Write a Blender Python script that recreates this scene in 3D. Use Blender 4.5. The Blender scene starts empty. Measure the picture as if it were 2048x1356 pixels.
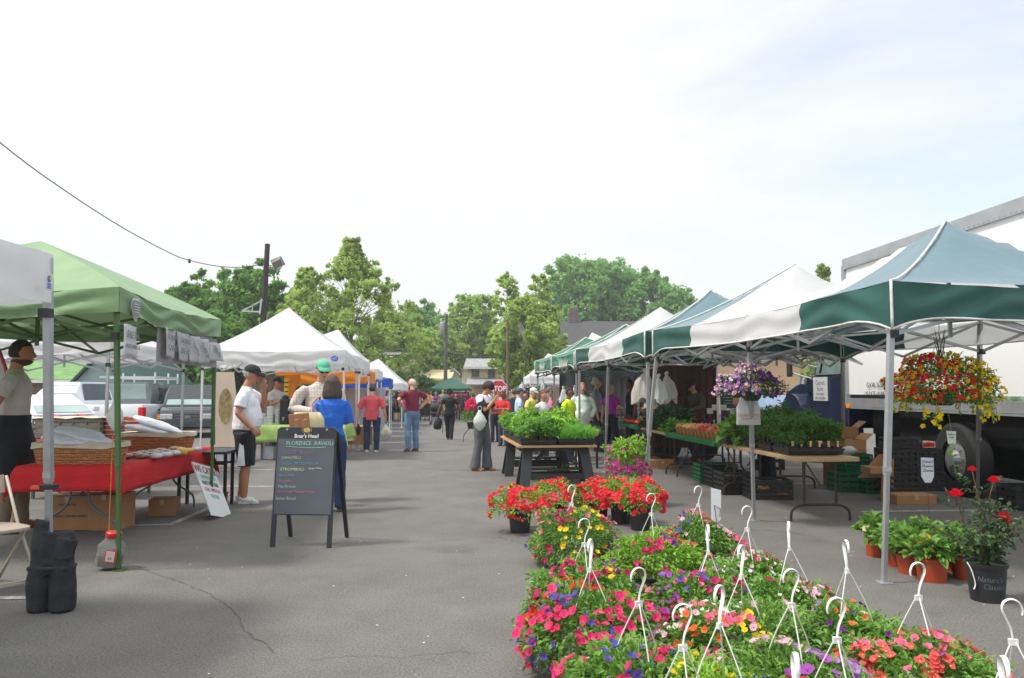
import bpy, bmesh, math, random
import numpy as np
from mathutils import Vector, Matrix, noise as mnoise
PI = math.pi
rad = math.radians
S = bpy.context.scene
C = S.collection
random.seed(7)
R = random.Random(11)
# ------------------------------------------------------------------ camera
FOC = 1570.0
PITCH = math.atan(102.0 / FOC)
HC = 1.5
cam = bpy.data.objects.new('camera', bpy.data.cameras.new('camera'))
C.objects.link(cam)
cam.data.sensor_width = 36.0
cam.data.lens = 36.0 * FOC / 2048.0
cam.location = (0, 0, HC)
cam.rotation_euler = (PI / 2 + PITCH, 0, 0)
cam.data.clip_end = 2000
cam.data.clip_start = 0.05
S.camera = cam
S.render.resolution_x = 1024
S.render.resolution_y = 678
# ------------------------------------------------------------------ world: hazy bright sky
SUN_EL, SUN_AZ = rad(57), rad(-103)      # azimuth the light comes FROM, measured from +Y towards +X
world = bpy.data.worlds.new('World')
S.world = world
world.use_nodes = True
wn, wl = world.node_tree.nodes, world.node_tree.links
wn.clear()
wo = wn.new('ShaderNodeOutputWorld')
bg = wn.new('ShaderNodeBackground')
bg.inputs[1].default_value = 0.1
sky = wn.new('ShaderNodeTexSky')
sky.sky_type = 'NISHITA'
sky.sun_disc = False
sky.sun_elevation = SUN_EL
sky.sun_rotation = SUN_AZ
sky.air_density = 1.0
sky.dust_density = 2.0
tc = wn.new('ShaderNodeTexCoord')
mp = wn.new('ShaderNodeMapping')
mp.inputs['Scale'].default_value = (1.1, 1.1, 3.6)
mp.inputs['Location'].default_value = (3.1, 0.4, 0.2)
n1 = wn.new('ShaderNodeTexNoise')
n1.inputs['Scale'].default_value = 1.9
n1.inputs['Detail'].default_value = 6
n1.inputs['Roughness'].default_value = 0.55
n1.inputs['Distortion'].default_value = 0.4
# the thin cloud sheet opens up towards the right (+X) of the view
sep = wn.new('ShaderNodeSeparateXYZ')
mr = wn.new('ShaderNodeMapRange')
mr.inputs[1].default_value = -0.05
mr.inputs[2].default_value = 0.7
mr.inputs[3].default_value = 0.22
mr.inputs[4].default_value = -0.13
add = wn.new('ShaderNodeMath')
add.operation = 'ADD'
cr = wn.new('ShaderNodeValToRGB')
cr.color_ramp.elements[0].position = 0.36
cr.color_ramp.elements[0].color = (0.55, 0.55, 0.55, 1)
cr.color_ramp.elements[1].position = 0.62
cr.color_ramp.elements[1].color = (1, 1, 1, 1)
mix = wn.new('ShaderNodeMixRGB')
mix.inputs[2].default_value = (8.1, 8.25, 8.35, 1)
wl.new(tc.outputs['Generated'], mp.inputs[0])
wl.new(mp.outputs[0], n1.inputs['Vector'])
wl.new(tc.outputs['Generated'], sep.inputs[0])
wl.new(sep.outputs[0], mr.inputs[0])
wl.new(n1.outputs[0], add.inputs[0])
wl.new(mr.outputs[0], add.inputs[1])
wl.new(add.outputs[0], cr.inputs[0])
wl.new(cr.outputs[0], mix.inputs[0])
sb = wn.new('ShaderNodeVectorMath')
sb.operation = 'SCALE'
sb.inputs['Scale'].default_value = 2.2
wl.new(sky.outputs[0], sb.inputs[0])
wl.new(sb.outputs[0], mix.inputs[1])
zr = wn.new('ShaderNodeMapRange')      # hazy sky: brighter towards the zenith
zr.inputs[1].default_value = 0.45
zr.inputs[2].default_value = 0.95
zr.inputs[3].default_value = 1.0
zr.inputs[4].default_value = 1.7
wl.new(sep.outputs[2], zr.inputs[0])
vm = wn.new('ShaderNodeVectorMath')
vm.operation = 'SCALE'
wl.new(mix.outputs[0], vm.inputs[0])
wl.new(zr.outputs[0], vm.inputs['Scale'])
wl.new(vm.outputs[0], bg.inputs[0])
wl.new(bg.outputs[0], wo.inputs[0])
sl = bpy.data.lights.new('sun', 'SUN')
sl.energy = 2.9
sl.angle = rad(9)
sl.color = (1.0, 0.96, 0.9)
sun = bpy.data.objects.new('sun', sl)
C.objects.link(sun)
dvec = Vector((math.sin(SUN_AZ) * math.cos(SUN_EL), math.cos(SUN_AZ) * math.cos(SUN_EL), math.sin(SUN_EL)))
sun.rotation_euler = (-dvec).to_track_quat('-Z', 'Y').to_euler()
sun.location = (0, 0, 30)
S.view_settings.view_transform = 'Standard'
S.view_settings.look = 'None'
S.view_settings.exposure = 0.33
S.view_settings.gamma = 1.0
S.cycles.max_bounces = 8
S.cycles.diffuse_bounces = 3
S.cycles.transparent_max_bounces = 8
S.cycles.use_denoising = True
# ------------------------------------------------------------------ pixel -> world helpers (photo pixels, 2048 x 1356)
def gz(y):
 return -0.011 * max(0.0, min(y, 75.0) - 17.0)
def ray(px, py):
 u, v = (px - 1024) / FOC, (678 - py) / FOC
 c, s = math.cos(PITCH), math.sin(PITCH)
 return Vector((u, c - v * s, s + v * c))
def P(px, py, Y):
 d = ray(px, py)
 t = Y / d.y
 return Vector((t * d.x, Y, HC + t * d.z))
def G(px, py):
 z = 0.0
 for _ in range(12):
  d = ray(px, py)
  t = (z - HC) / d.z
  Y = t * d.y
  z = gz(Y)
 return Vector((t * d.x, Y, z))
def ground(x, y):
 return Vector((x, y, gz(y)))
# ------------------------------------------------------------------ materials
def srgb(r, g=None, b=None):
 if g is None:
  r, g, b = r
 f = lambda c: (c / 255.0) / 12.92 if c <= 10 else (((c / 255.0) + 0.055) / 1.055) ** 2.4
 return (f(r), f(g), f(b))
_mats = {}
def mat(name, col, rough=0.6, var=0.12, scale=8.0, bump=0.0, bscale=None, metal=0.0, trans=0.0, alpha=1.0, tl=0.0, spec=0.5, coat=0.0, var2=None, sheen=0.0, glass=0.0):
 """procedural principled material: base colour broken by noise, optional bump and translucency"""
 if name in _mats:
  return _mats[name]
 m = bpy.data.materials.new(name)
 m.use_nodes = True
 n, l = m.node_tree.nodes, m.node_tree.links
 b = n['Principled BSDF']
 out = n['Material Output']
 b.inputs['Roughness'].default_value = rough
 b.inputs['Metallic'].default_value = metal
 b.inputs['Specular IOR Level'].default_value = spec
 b.inputs['Coat Weight'].default_value = coat
 b.inputs['Transmission Weight'].default_value = glass
 b.inputs['Sheen Weight'].default_value = sheen
 b.inputs['Sheen Roughness'].default_value = .35
 tcn = n.new('ShaderNodeTexCoord')
 vec = tcn.outputs['Object']
 ns = n.new('ShaderNodeTexNoise')
 ns.inputs['Scale'].default_value = scale
 ns.inputs['Detail'].default_value = 4
 l.new(vec, ns.inputs['Vector'])
 rp = n.new('ShaderNodeValToRGB')
 rp.color_ramp.elements[0].position = 0.3
 rp.color_ramp.elements[1].position = 0.7
 lo = tuple(max(0, c * (1 - var)) for c in col)
 hi = tuple(min(1, c * (1 + var)) for c in col) if var2 is None else var2
 rp.color_ramp.elements[0].color = (*lo, 1)
 rp.color_ramp.elements[1].color = (*hi, 1)
 l.new(ns.outputs[0], rp.inputs[0])
 l.new(rp.outputs[0], b.inputs['Base Color'])
 if bump > 0:
  nb = n.new('ShaderNodeTexNoise')
  nb.inputs['Scale'].default_value = bscale or scale * 4
  nb.inputs['Detail'].default_value = 5
  l.new(vec, nb.inputs['Vector'])
  bp = n.new('ShaderNodeBump')
  bp.inputs['Strength'].default_value = bump
  bp.inputs['Distance'].default_value = 0.02
  l.new(nb.outputs[0], bp.inputs['Height'])
  l.new(bp.outputs[0], b.inputs['Normal'])
 surf = b.outputs[0]
 if tl > 0:
  t = n.new('ShaderNodeBsdfTranslucent')
  l.new(rp.outputs[0], t.inputs[0])
  mx = n.new('ShaderNodeMixShader')
  mx.inputs[0].default_value = tl
  l.new(surf, mx.inputs[1])
  l.new(t.outputs[0], mx.inputs[2])
  surf = mx.outputs[0]
 if alpha < 1:
  t = n.new('ShaderNodeBsdfTransparent')
  mx = n.new('ShaderNodeMixShader')
  mx.inputs[0].default_value = alpha
  l.new(t.outputs[0], mx.inputs[1])
  l.new(surf, mx.inputs[2])
  surf = mx.outputs[0]
 l.new(surf, out.inputs[0])
 _mats[name] = m
 return m
# ------------------------------------------------------------------ mesh builder
class MB:
 def __init__(s):
  s.v, s.f, s.m = [], [], []
 def add(s, vs, fs, mi=0):
  o = len(s.v)
  s.v += [tuple(v) for v in vs]
  s.f += [tuple(i + o for i in f) for f in fs]
  s.m += [mi] * len(fs)
  return s
 def box(s, c, size, rz=0.0, rx=0.0, ry=0.0, mi=0, taper=1.0):
  x, y, z = size[0] / 2, size[1] / 2, size[2] / 2
  M = Matrix.Rotation(rz, 3, 'Z') @ Matrix.Rotation(ry, 3, 'Y') @ Matrix.Rotation(rx, 3, 'X')
  c = Vector(c)
  vs = []
  for dz in (-1, 1):
   k = 1.0 if dz > 0 else taper
   for dx, dy in ((-1, -1), (1, -1), (1, 1), (-1, 1)):
    vs.append(c + M @ Vector((dx * x * k, dy * y * k, dz * z)))
  return s.add(vs, [(3, 2, 1, 0), (4, 5, 6, 7), (0, 1, 5, 4), (1, 2, 6, 5), (2, 3, 7, 6), (3, 0, 4, 7)], mi)
 def bar(s, a, b, w, h=None, mi=0, up=(0, 0, 1)):
  """square bar from a to b"""
  a, b = Vector(a), Vector(b)
  d = (b - a).normalized()
  u = Vector(up)
  if abs(d.dot(u)) > 0.95:
   u = Vector((0, 1, 0))
  sx = d.cross(u).normalized()
  sy = sx.cross(d).normalized()
  h = h or w
  vs = []
  for p in (a, b):
   for i, j in ((-1, -1), (1, -1), (1, 1), (-1, 1)):
    vs.append(p + sx * (i * w / 2) + sy * (j * h / 2))
  return s.add(vs, [(0, 1, 2, 3), (7, 6, 5, 4), (4, 5, 1, 0), (5, 6, 2, 1), (6, 7, 3, 2), (7, 4, 0, 3)], mi)
 def tube(s, pts, r, n=8, mi=0, cap=True, sx=1.0, sy=1.0, ref=None):
  """round tube through points; r number or list; sx/sy squash"""
  pts = [Vector(p) for p in pts]
  k = len(pts)
  rs = r if isinstance(r, (list, tuple)) else [r] * k
  vs, prev = [], None
  for i, p in enumerate(pts):
   d = (pts[min(i + 1, k - 1)] - pts[max(i - 1, 0)])
   d = d.normalized() if d.length > 1e-9 else Vector((0, 0, 1))
   if prev is None:
    u = Vector(ref) if ref else (Vector((0, 0, 1)) if abs(d.z) < 0.9 else Vector((1, 0, 0)))
   else:
    u = prev
   u = (u - d * u.dot(d))
   u = u.normalized() if u.length > 1e-6 else Vector((1, 0, 0))
   prev = u
   w = d.cross(u)
   rr = rs[i]
   ra, rb = rr if isinstance(rr, (list, tuple)) else (rr * sx, rr * sy)
   for j in range(n):
    t = 2 * PI * j / n
    vs.append(p + u * (math.cos(t) * ra) + w * (math.sin(t) * rb))
  fs = []
  for i in range(k - 1):
   for j in range(n):
    a, b = i * n + j, i * n + (j + 1) % n
    fs.append((a, b, b + n, a + n))
  if cap:
   fs.append(tuple(range(n - 1, -1, -1)))
   fs.append(tuple((k - 1) * n + j for j in range(n)))
  return s.add(vs, fs, mi)
 def loft(s, secs, n=16, mi=0, power=1.0):
  """stack of ellipses (cx, cy, z, rx, ry)"""
  vs = []
  for cx, cy, z, rx, ry in secs:
   for j in range(n):
    t = 2 * PI * j / n
    ct, st = math.cos(t), math.sin(t)
    if power != 1.0:
     ct = math.copysign(abs(ct) ** power, ct)
     st = math.copysign(abs(st) ** power, st)
    vs.append((cx + rx * ct, cy + ry * st, z))
  fs = []
  k = len(secs)
  for i in range(k - 1):
   for j in range(n):
    a, b = i * n + j, i * n + (j + 1) % n
    fs.append((a, b, b + n, a + n))
  fs.append(tuple(range(n - 1, -1, -1)))
  fs.append(tuple((k - 1) * n + j for j in range(n)))
  return s.add(vs, fs, mi)
 def lathe(s, prof, c=(0, 0, 0), n=20, mi=0, cap=True):
  return s.loft([(c[0], c[1], c[2] + z, r, r) for r, z in prof], n, mi) if cap else s._lat(prof, c, n, mi)
 def _lat(s, prof, c, n, mi):
  vs, fs = [], []
  for r, z in prof:
   for j in range(n):
    t = 2 * PI * j / n
    vs.append((c[0] + r * math.cos(t), c[1] + r * math.sin(t), c[2] + z))
  for i in range(len(prof) - 1):
   for j in range(n):
    a, b = i * n + j, i * n + (j + 1) % n
    fs.append((a, b, b + n, a + n))
  return s.add(vs, fs, mi)
 def ball(s, c, r, nu=12, nv=8, mi=0, M=None):
  rx, ry, rz_ = r if isinstance(r, (list, tuple)) else (r, r, r)
  vs, fs = [], []
  c = Vector(c)
  for i in range(1, nv):
   ph = PI * i / nv
   for j in range(nu):
    t = 2 * PI * j / nu
    p = Vector((rx * math.sin(ph) * math.cos(t), ry * math.sin(ph) * math.sin(t), rz_ * math.cos(ph)))
    vs.append(c + (M @ p if M else p))
  a = Vector((0, 0, rz_)); b = Vector((0, 0, -rz_))
  vs.append(c + (M @ a if M else a)); vs.append(c + (M @ b if M else b))
  for i in range(nv - 2):
   for j in range(nu):
    q, w = i * nu + j, i * nu + (j + 1) % nu
    fs.append((q, q + nu, w + nu, w))
  top, bot = len(vs) - 2, len(vs) - 1
  for j in range(nu):
   fs.append((top, j, (j + 1) % nu))
   fs.append((bot, (nv - 2) * nu + (j + 1) % nu, (nv - 2) * nu + j))
  return s.add(vs, fs, mi)
 def quad(s, a, b, c, d, mi=0):
  return s.add([a, b, c, d], [(0, 1, 2, 3)], mi)
 def prism(s, poly, a, b, axis='Y', mi=0):
  """polygon in the plane normal to axis, extruded between a and b. poly = (u,v): axis Y -> (x,z); X -> (y,z); Z -> (x,y)"""
  f = {'Y': lambda u, v, w: (u, w, v), 'X': lambda u, v, w: (w, u, v), 'Z': lambda u, v, w: (u, v, w)}[axis]
  n = len(poly)
  vs = [f(u, v, a) for u, v in poly] + [f(u, v, b) for u, v in poly]
  fs = [tuple(range(n)), tuple(range(2 * n - 1, n - 1, -1))]
  for i in range(n):
   j = (i + 1) % n
   fs.append((i, i + n, j + n, j))
  return s.add(vs, fs, mi)
 def grid(s, fn, nu, nv, mi=0, mfn=None, thick=None):
  vs = [fn(i / nu, j / nv) for j in range(nv + 1) for i in range(nu + 1)]
  o = len(s.v)
  s.v += [tuple(v) for v in vs]
  for j in range(nv):
   for i in range(nu):
    a = o + j * (nu + 1) + i
    s.f.append((a, a + 1, a + nu + 2, a + nu + 1))
    s.m.append(mfn((i + .5) / nu, (j + .5) / nv) if mfn else mi)
  return s
 def build(s, name, mats, parent=None, smooth=False, world=False, mods=None, recalc=True, auto=None, off=None):
  me = bpy.data.meshes.new(name)
  V = np.array(s.v, dtype=float).reshape(-1, 3)
  if world and parent is not None:
   p = parent
   o = Vector((0, 0, 0))
   while p is not None:
    o += p.location
    p = p.parent
   V = V - np.array(o)
  if off is not None:
   V = V + np.array(off)
  me.from_pydata(V.tolist(), [], s.f)
  if not isinstance(mats, (list, tuple)):
   mats = [mats]
  for m in mats:
   me.materials.append(m)
  if len(mats) > 1:
   me.polygons.foreach_set('material_index', s.m)
  if recalc:
   bm = bmesh.new()
   bm.from_mesh(me)
   bmesh.ops.recalc_face_normals(bm, faces=bm.faces)
   bm.to_mesh(me)
   bm.free()
  if smooth:
   me.polygons.foreach_set('use_smooth', [True] * len(me.polygons))
  if auto is not None:
   me.set_sharp_from_angle(angle=rad(auto))
  me.update()
  o = bpy.data.objects.new(name, me)
  C.objects.link(o)
  if parent is not None:
   o.parent = parent
  return o
def mod(o, kind, **kw):
 m = o.modifiers.new(kind.lower(), kind)
 for k, v in kw.items():
  setattr(m, k, v)
 return m
def bevel(o, w=0.01, seg=2):
 m = mod(o, 'BEVEL', width=w, segments=seg, limit_method='ANGLE')
 return o
def solid(o, t):
 mod(o, 'SOLIDIFY', thickness=t, offset=0)
 return o
def tag(o, label, cat, group=None, kind=None):
 o['label'] = label
 if cat:
  o['category'] = cat
 if group:
  o['group'] = group
 if kind:
  o['kind'] = kind
 return o
def thing(name, label, cat, loc=(0, 0, 0), rz=0.0, group=None):
 o = bpy.data.objects.new(name, None)
 o.empty_display_size = 0.1
 C.objects.link(o)
 o.location = loc
 o.rotation_euler = (0, 0, rz)
 return tag(o, label, cat, group)
def struct(o):
 o['kind'] = 'structure'
 return o
def dup(root, loc, rz=None, label=None, group=None, scale=None):
 def cp(o, par):
  c = o.copy()
  C.objects.link(c)
  c.parent = par
  for ch in list(o.children):
   cp(ch, c)
  return c
 r = cp(root, None)
 r.location = loc
 if rz is not None:
  r.rotation_euler = (0, 0, rz)
 if scale is not None:
  r.scale = (scale,) * 3 if not isinstance(scale, tuple) else scale
 if label:
  r['label'] = label
 if group:
  r['group'] = group
 return r
def text(s_, size, m, parent=None, loc=(0, 0, 0), rot=(PI / 2, 0, 0), name='lettering', ext=0.0015, align='CENTER', sx=1.0, shear=0.0, bold=0.0):
 cu = bpy.data.curves.new(name, 'FONT')
 cu.body = s_
 cu.size = size
 cu.extrude = ext
 cu.align_x = align
 cu.align_y = 'CENTER'
 cu.shear = shear
 cu.offset = bold
 cu.resolution_u = 2
 t = bpy.data.objects.new(name, cu)
 C.objects.link(t)
 dg = bpy.context.evaluated_depsgraph_get()
 me = bpy.data.meshes.new_from_object(t.evaluated_get(dg))
 bpy.data.objects.remove(t)
 me.materials.clear()
 me.materials.append(m)
 o = bpy.data.objects.new(name, me)
 C.objects.link(o)
 if parent is not None:
  o.parent = parent
 o.location = loc
 o.rotation_euler = rot
 o.scale = (sx, 1, 1)
 return o
def bez(pts, n=10):
 """catmull-rom through points"""
 pts = [Vector(p) for p in pts]
 out = []
 for i in range(len(pts) - 1):
  p0 = pts[max(i - 1, 0)]; p1 = pts[i]; p2 = pts[i + 1]; p3 = pts[min(i + 2, len(pts) - 1)]
  for k in range(n):
   t = k / n
   out.append(0.5 * ((2 * p1) + (p2 - p0) * t + (2 * p0 - 5 * p1 + 4 * p2 - p3) * t * t + (3 * p1 - p0 - 3 * p2 + p3) * t ** 3))
 out.append(pts[-1])
 return out
def nz(x, y, z=0.0):
 return mnoise.noise(Vector((x, y, z)))
# ------------------------------------------------------------------ ground
def asphalt():
 m = bpy.data.materials.new('asphalt')
 m.use_nodes = True
 n, l = m.node_tree.nodes, m.node_tree.links
 b = n['Principled BSDF']
 b.inputs['Roughness'].default_value = 0.88
 b.inputs['Specular IOR Level'].default_value = 0.35
 tcn = n.new('ShaderNodeTexCoord')
 def noise(sc, det=4, ro=0.6):
  x = n.new('ShaderNodeTexNoise')
  x.inputs['Scale'].default_value = sc
  x.inputs['Detail'].default_value = det
  x.inputs['Roughness'].default_value = ro
  l.new(tcn.outputs['Object'], x.inputs['Vector'])
  return x
 def ramp(src, p0, c0, p1, c1):
  r = n.new('ShaderNodeValToRGB')
  r.color_ramp.elements[0].position = p0
  r.color_ramp.elements[0].color = (*c0, 1)
  r.color_ramp.elements[1].position = p1
  r.color_ramp.elements[1].color = (*c1, 1)
  l.new(src, r.inputs[0])
  return r
 def mul(a, b_, f=1.0, t='MULTIPLY'):
  x = n.new('ShaderNodeMixRGB')
  x.blend_type = t
  x.inputs[0].default_value = f
  l.new(a, x.inputs[1]); l.new(b_, x.inputs[2])
  return x.outputs[0]
 base = ramp(noise(0.35, 5).outputs[0], 0.3, (.126, .121, .113), 0.7, (.160, .153, .143))
 patch = ramp(noise(1.7, 6, .65).outputs[0], 0.35, (.86, .86, .86), 0.65, (1.06, 1.05, 1.03))
 grain = ramp(noise(70, 4, .85).outputs[0], 0.36, (.52, .52, .52), 0.64, (1.5, 1.49, 1.47))
 gr2 = ramp(noise(420, 2, .7).outputs[0], 0.35, (.75, .75, .75), 0.65, (1.25, 1.25, 1.24))
 c = mul(mul(mul(base.outputs[0], patch.outputs[0]), grain.outputs[0]), gr2.outputs[0])
 vo = n.new('ShaderNodeTexVoronoi')
 vo.inputs['Scale'].default_value = 55
 l.new(tcn.outputs['Object'], vo.inputs['Vector'])
 sp = ramp(vo.outputs['Distance'], 0.07, (.10, .098, .09), 0.12, (0, 0, 0))
 c = mul(c, sp.outputs[0], 0.9, 'ADD')
 # oil and tyre stains
 st = ramp(noise(0.9, 3, .5).outputs[0], 0.62, (1, 1, 1), 0.74, (.72, .71, .70))
 c = mul(c, st.outputs[0], 0.7)
 # hairline cracking
 v2 = n.new('ShaderNodeTexVoronoi')
 v2.feature = 'DISTANCE_TO_EDGE'
 v2.inputs['Scale'].default_value = 0.33
 dn = noise(1.3, 5, .7)
 mm = n.new('ShaderNodeMixRGB')
 mm.inputs[0].default_value = 0.42
 l.new(tcn.outputs['Object'], mm.inputs[1]); l.new(dn.outputs['Color'], mm.inputs[2])
 l.new(mm.outputs[0], v2.inputs['Vector'])
 ck = ramp(v2.outputs['Distance'], 0.0012, (.45, .45, .45), 0.0035, (1, 1, 1))
 c = mul(c, ck.outputs[0], 0.14)
 l.new(c, b.inputs['Base Color'])
 bp = n.new('ShaderNodeBump')
 bp.inputs['Strength'].default_value = 0.35
 bp.inputs['Distance'].default_value = 0.004
 l.new(noise(140, 4, .8).outputs[0], bp.inputs['Height'])
 l.new(bp.outputs[0], b.inputs['Normal'])
 return m
M_ASPH = asphalt()
mb = MB()
ys = [-8, 0, 5, 10, 17, 25, 35, 50, 75, 120, 200, 400, 900]
xs = [-700, -200, -60, -20, 0, 20, 60, 200, 700]
for j, y in enumerate(ys):
 for x in xs:
  mb.v.append((x, y, gz(y)))
for j in range(len(ys) - 1):
 for i in range(len(xs) - 1):
  a = j * len(xs) + i
  mb.f.append((a, a + 1, a + len(xs) + 1, a + len(xs)))
  mb.m.append(0)
g = struct(mb.build('ground', M_ASPH))
g['label'] = 'worn grey asphalt of the parking lot'
M_PAINT = mat('worn_white_paint', (.36, .355, .34), .8, .45, 14, var2=(.5, .49, .47))
mk = MB()
def line(ax, ay, bx, by, w=0.09):
 a, b_ = G(ax, ay), G(bx, by)
 d = (b_ - a); d.z = 0; d.normalize()
 p = Vector((-d.y, d.x, 0)) * w / 2
 n_ = max(2, int((b_ - a).length / 0.6))
 for i in range(n_):
  p0 = a.lerp(b_, i / n_); p1 = a.lerp(b_, (i + 1) / n_)
  z = Vector((0, 0, 0.005))
  q = [p0 - p, p1 - p, p1 + p, p0 + p]
  q = [Vector((v.x, v.y, gz(v.y))) + z for v in q]
  mk.quad(*q)
for a in [(-160, 1199, 66, 1196), (250, 1052, 348, 1049), (348, 1047, 432, 1010), (380, 973, 545, 973), (425, 940, 545, 940),
          (1722, 1024, 2300, 1016), (1470, 967, 1700, 968), (1490, 935, 1640, 935), (1380, 914, 1560, 914), (1270, 897, 1420, 896),
          (545, 906, 640, 906), (440, 921, 545, 921)]:
 line(*a)
o = struct(mk.build('road_marking', M_PAINT, recalc=False))
o['label'] = 'worn white parking bay lines'
M_CRACK = mat('crack_fill', (.085, .082, .077), .9, .2)
ck = MB()
def crack(pts, w=0.008, seed=0):
 P_ = [G(*p) for p in pts]
 fine = []
 rr = random.Random(seed)
 for a, b_ in zip(P_[:-1], P_[1:]):
  n_ = max(3, int((b_ - a).length / 0.05))
  for i in range(n_):
   fine.append(a.lerp(b_, i / n_) + Vector((rr.uniform(-.012, .012), rr.uniform(-.02, .02), 0)))
 for a, b_ in zip(fine[:-1], fine[1:]):
  d = b_ - a
  q = Vector((-d.y, d.x, 0)).normalized() * w * rr.uniform(.25, .75)
  z = Vector((0, 0, .0035))
  ck.quad(a - q + z, b_ - q + z, b_ + q + z, a + q + z)
crack([(240, 1122), (300, 1143), (360, 1165), (420, 1188), (470, 1225), (490, 1262), (530, 1290), (560, 1310)], .006, 1)
crack([(610, 1322), (700, 1312), (790, 1316), (900, 1304), (1000, 1308)], .0025, 2)
crack([(690, 963), (800, 966), (900, 962), (985, 968)], .008, 4)
crack([(1500, 1060), (1560, 1062), (1640, 1075)], .008, 5)
crack([(1180, 1128), (1000, 1075), (860, 1082)], .005, 6)
o = struct(ck.build('crack', M_CRACK, recalc=False))
o['label'] = 'dark branching cracks in the asphalt'
# small litter on the tarmac
M_LIT = mat('litter_white', (.6, .6, .56), .8)
lt = MB()
rr = random.Random(5)
for i in range(36):
 p = G(rr.uniform(250, 1060), rr.choice([rr.uniform(950, 1356), rr.uniform(1000, 1200)]))
 s_ = rr.uniform(.003, .010)
 a = rr.uniform(0, 3)
 lt.box((p.x, p.y, p.z + .003), (s_ * 2, s_, .003), rz=a)
for i in range(12):
 p = G(rr.uniform(1500, 2040), rr.uniform(1010, 1300))
 lt.box((p.x, p.y, p.z + .003), (rr.uniform(.006, .02), .008, .003), rz=rr.uniform(0, 3))
o = lt.build('litter', M_LIT)
tag(o, 'scattered pale specks of grit and litter on the asphalt', 'litter', kind='stuff')
# ------------------------------------------------------------------ canopy tents
M_WHITE_CAN = mat('white_canopy_fabric', (.80, .80, .80), .75, .03, 3, .45, 5, tl=.45)
M_CREAM_CAN = mat('cream_canopy_fabric', (.74, .72, .68), .75, .05, 3, .15, 9, tl=.35)
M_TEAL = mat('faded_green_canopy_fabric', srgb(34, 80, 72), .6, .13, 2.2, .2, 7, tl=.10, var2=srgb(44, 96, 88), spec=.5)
M_TEAL_FAR = mat('green_canopy_fabric', srgb(64, 118, 98), .6, .10, 2.2, .2, 7, tl=.10)
M_SAGE = mat('sage_canopy_fabric', srgb(126, 158, 112), .7, .08, 2.5, .2, 7, tl=.12, sheen=.3)
M_ORANGE = mat('orange_canopy_fabric', srgb(238, 148, 30), .7, .12, 3, .1, 9, tl=.3)
M_BLUE = mat('blue_canopy_fabric', srgb(30, 88, 190), .7, .1, 3, .1, 9, tl=.25)
M_DKGREEN = mat('dark_green_canopy_fabric', srgb(48, 98, 82), .7, .1, 3, .1, 9, tl=.15)
M_TRIM = mat('white_canvas_trim', (.66, .65, .61), .8, .1, 20)
M_ALU = mat('dull_aluminium', (.42, .43, .44), .42, .08, 10, metal=.55)
M_WPOLE = mat('white_enamel_pole', (.72, .72, .72), .4, .05, 10)
M_GPOLE = mat('green_enamel_pole', srgb(70, 104, 52), .35, .1, 10)
M_DKPOLE = mat('dark_bronze_pole', srgb(70, 72, 62), .4, .1, 10, metal=.3)
M_BLACKPL = mat('black_plastic', (.018, .018, .02), .5, .2, 20)
M_DARKMET = mat('dark_metal', (.06, .055, .05), .5, .2, 20, metal=.4)
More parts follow.
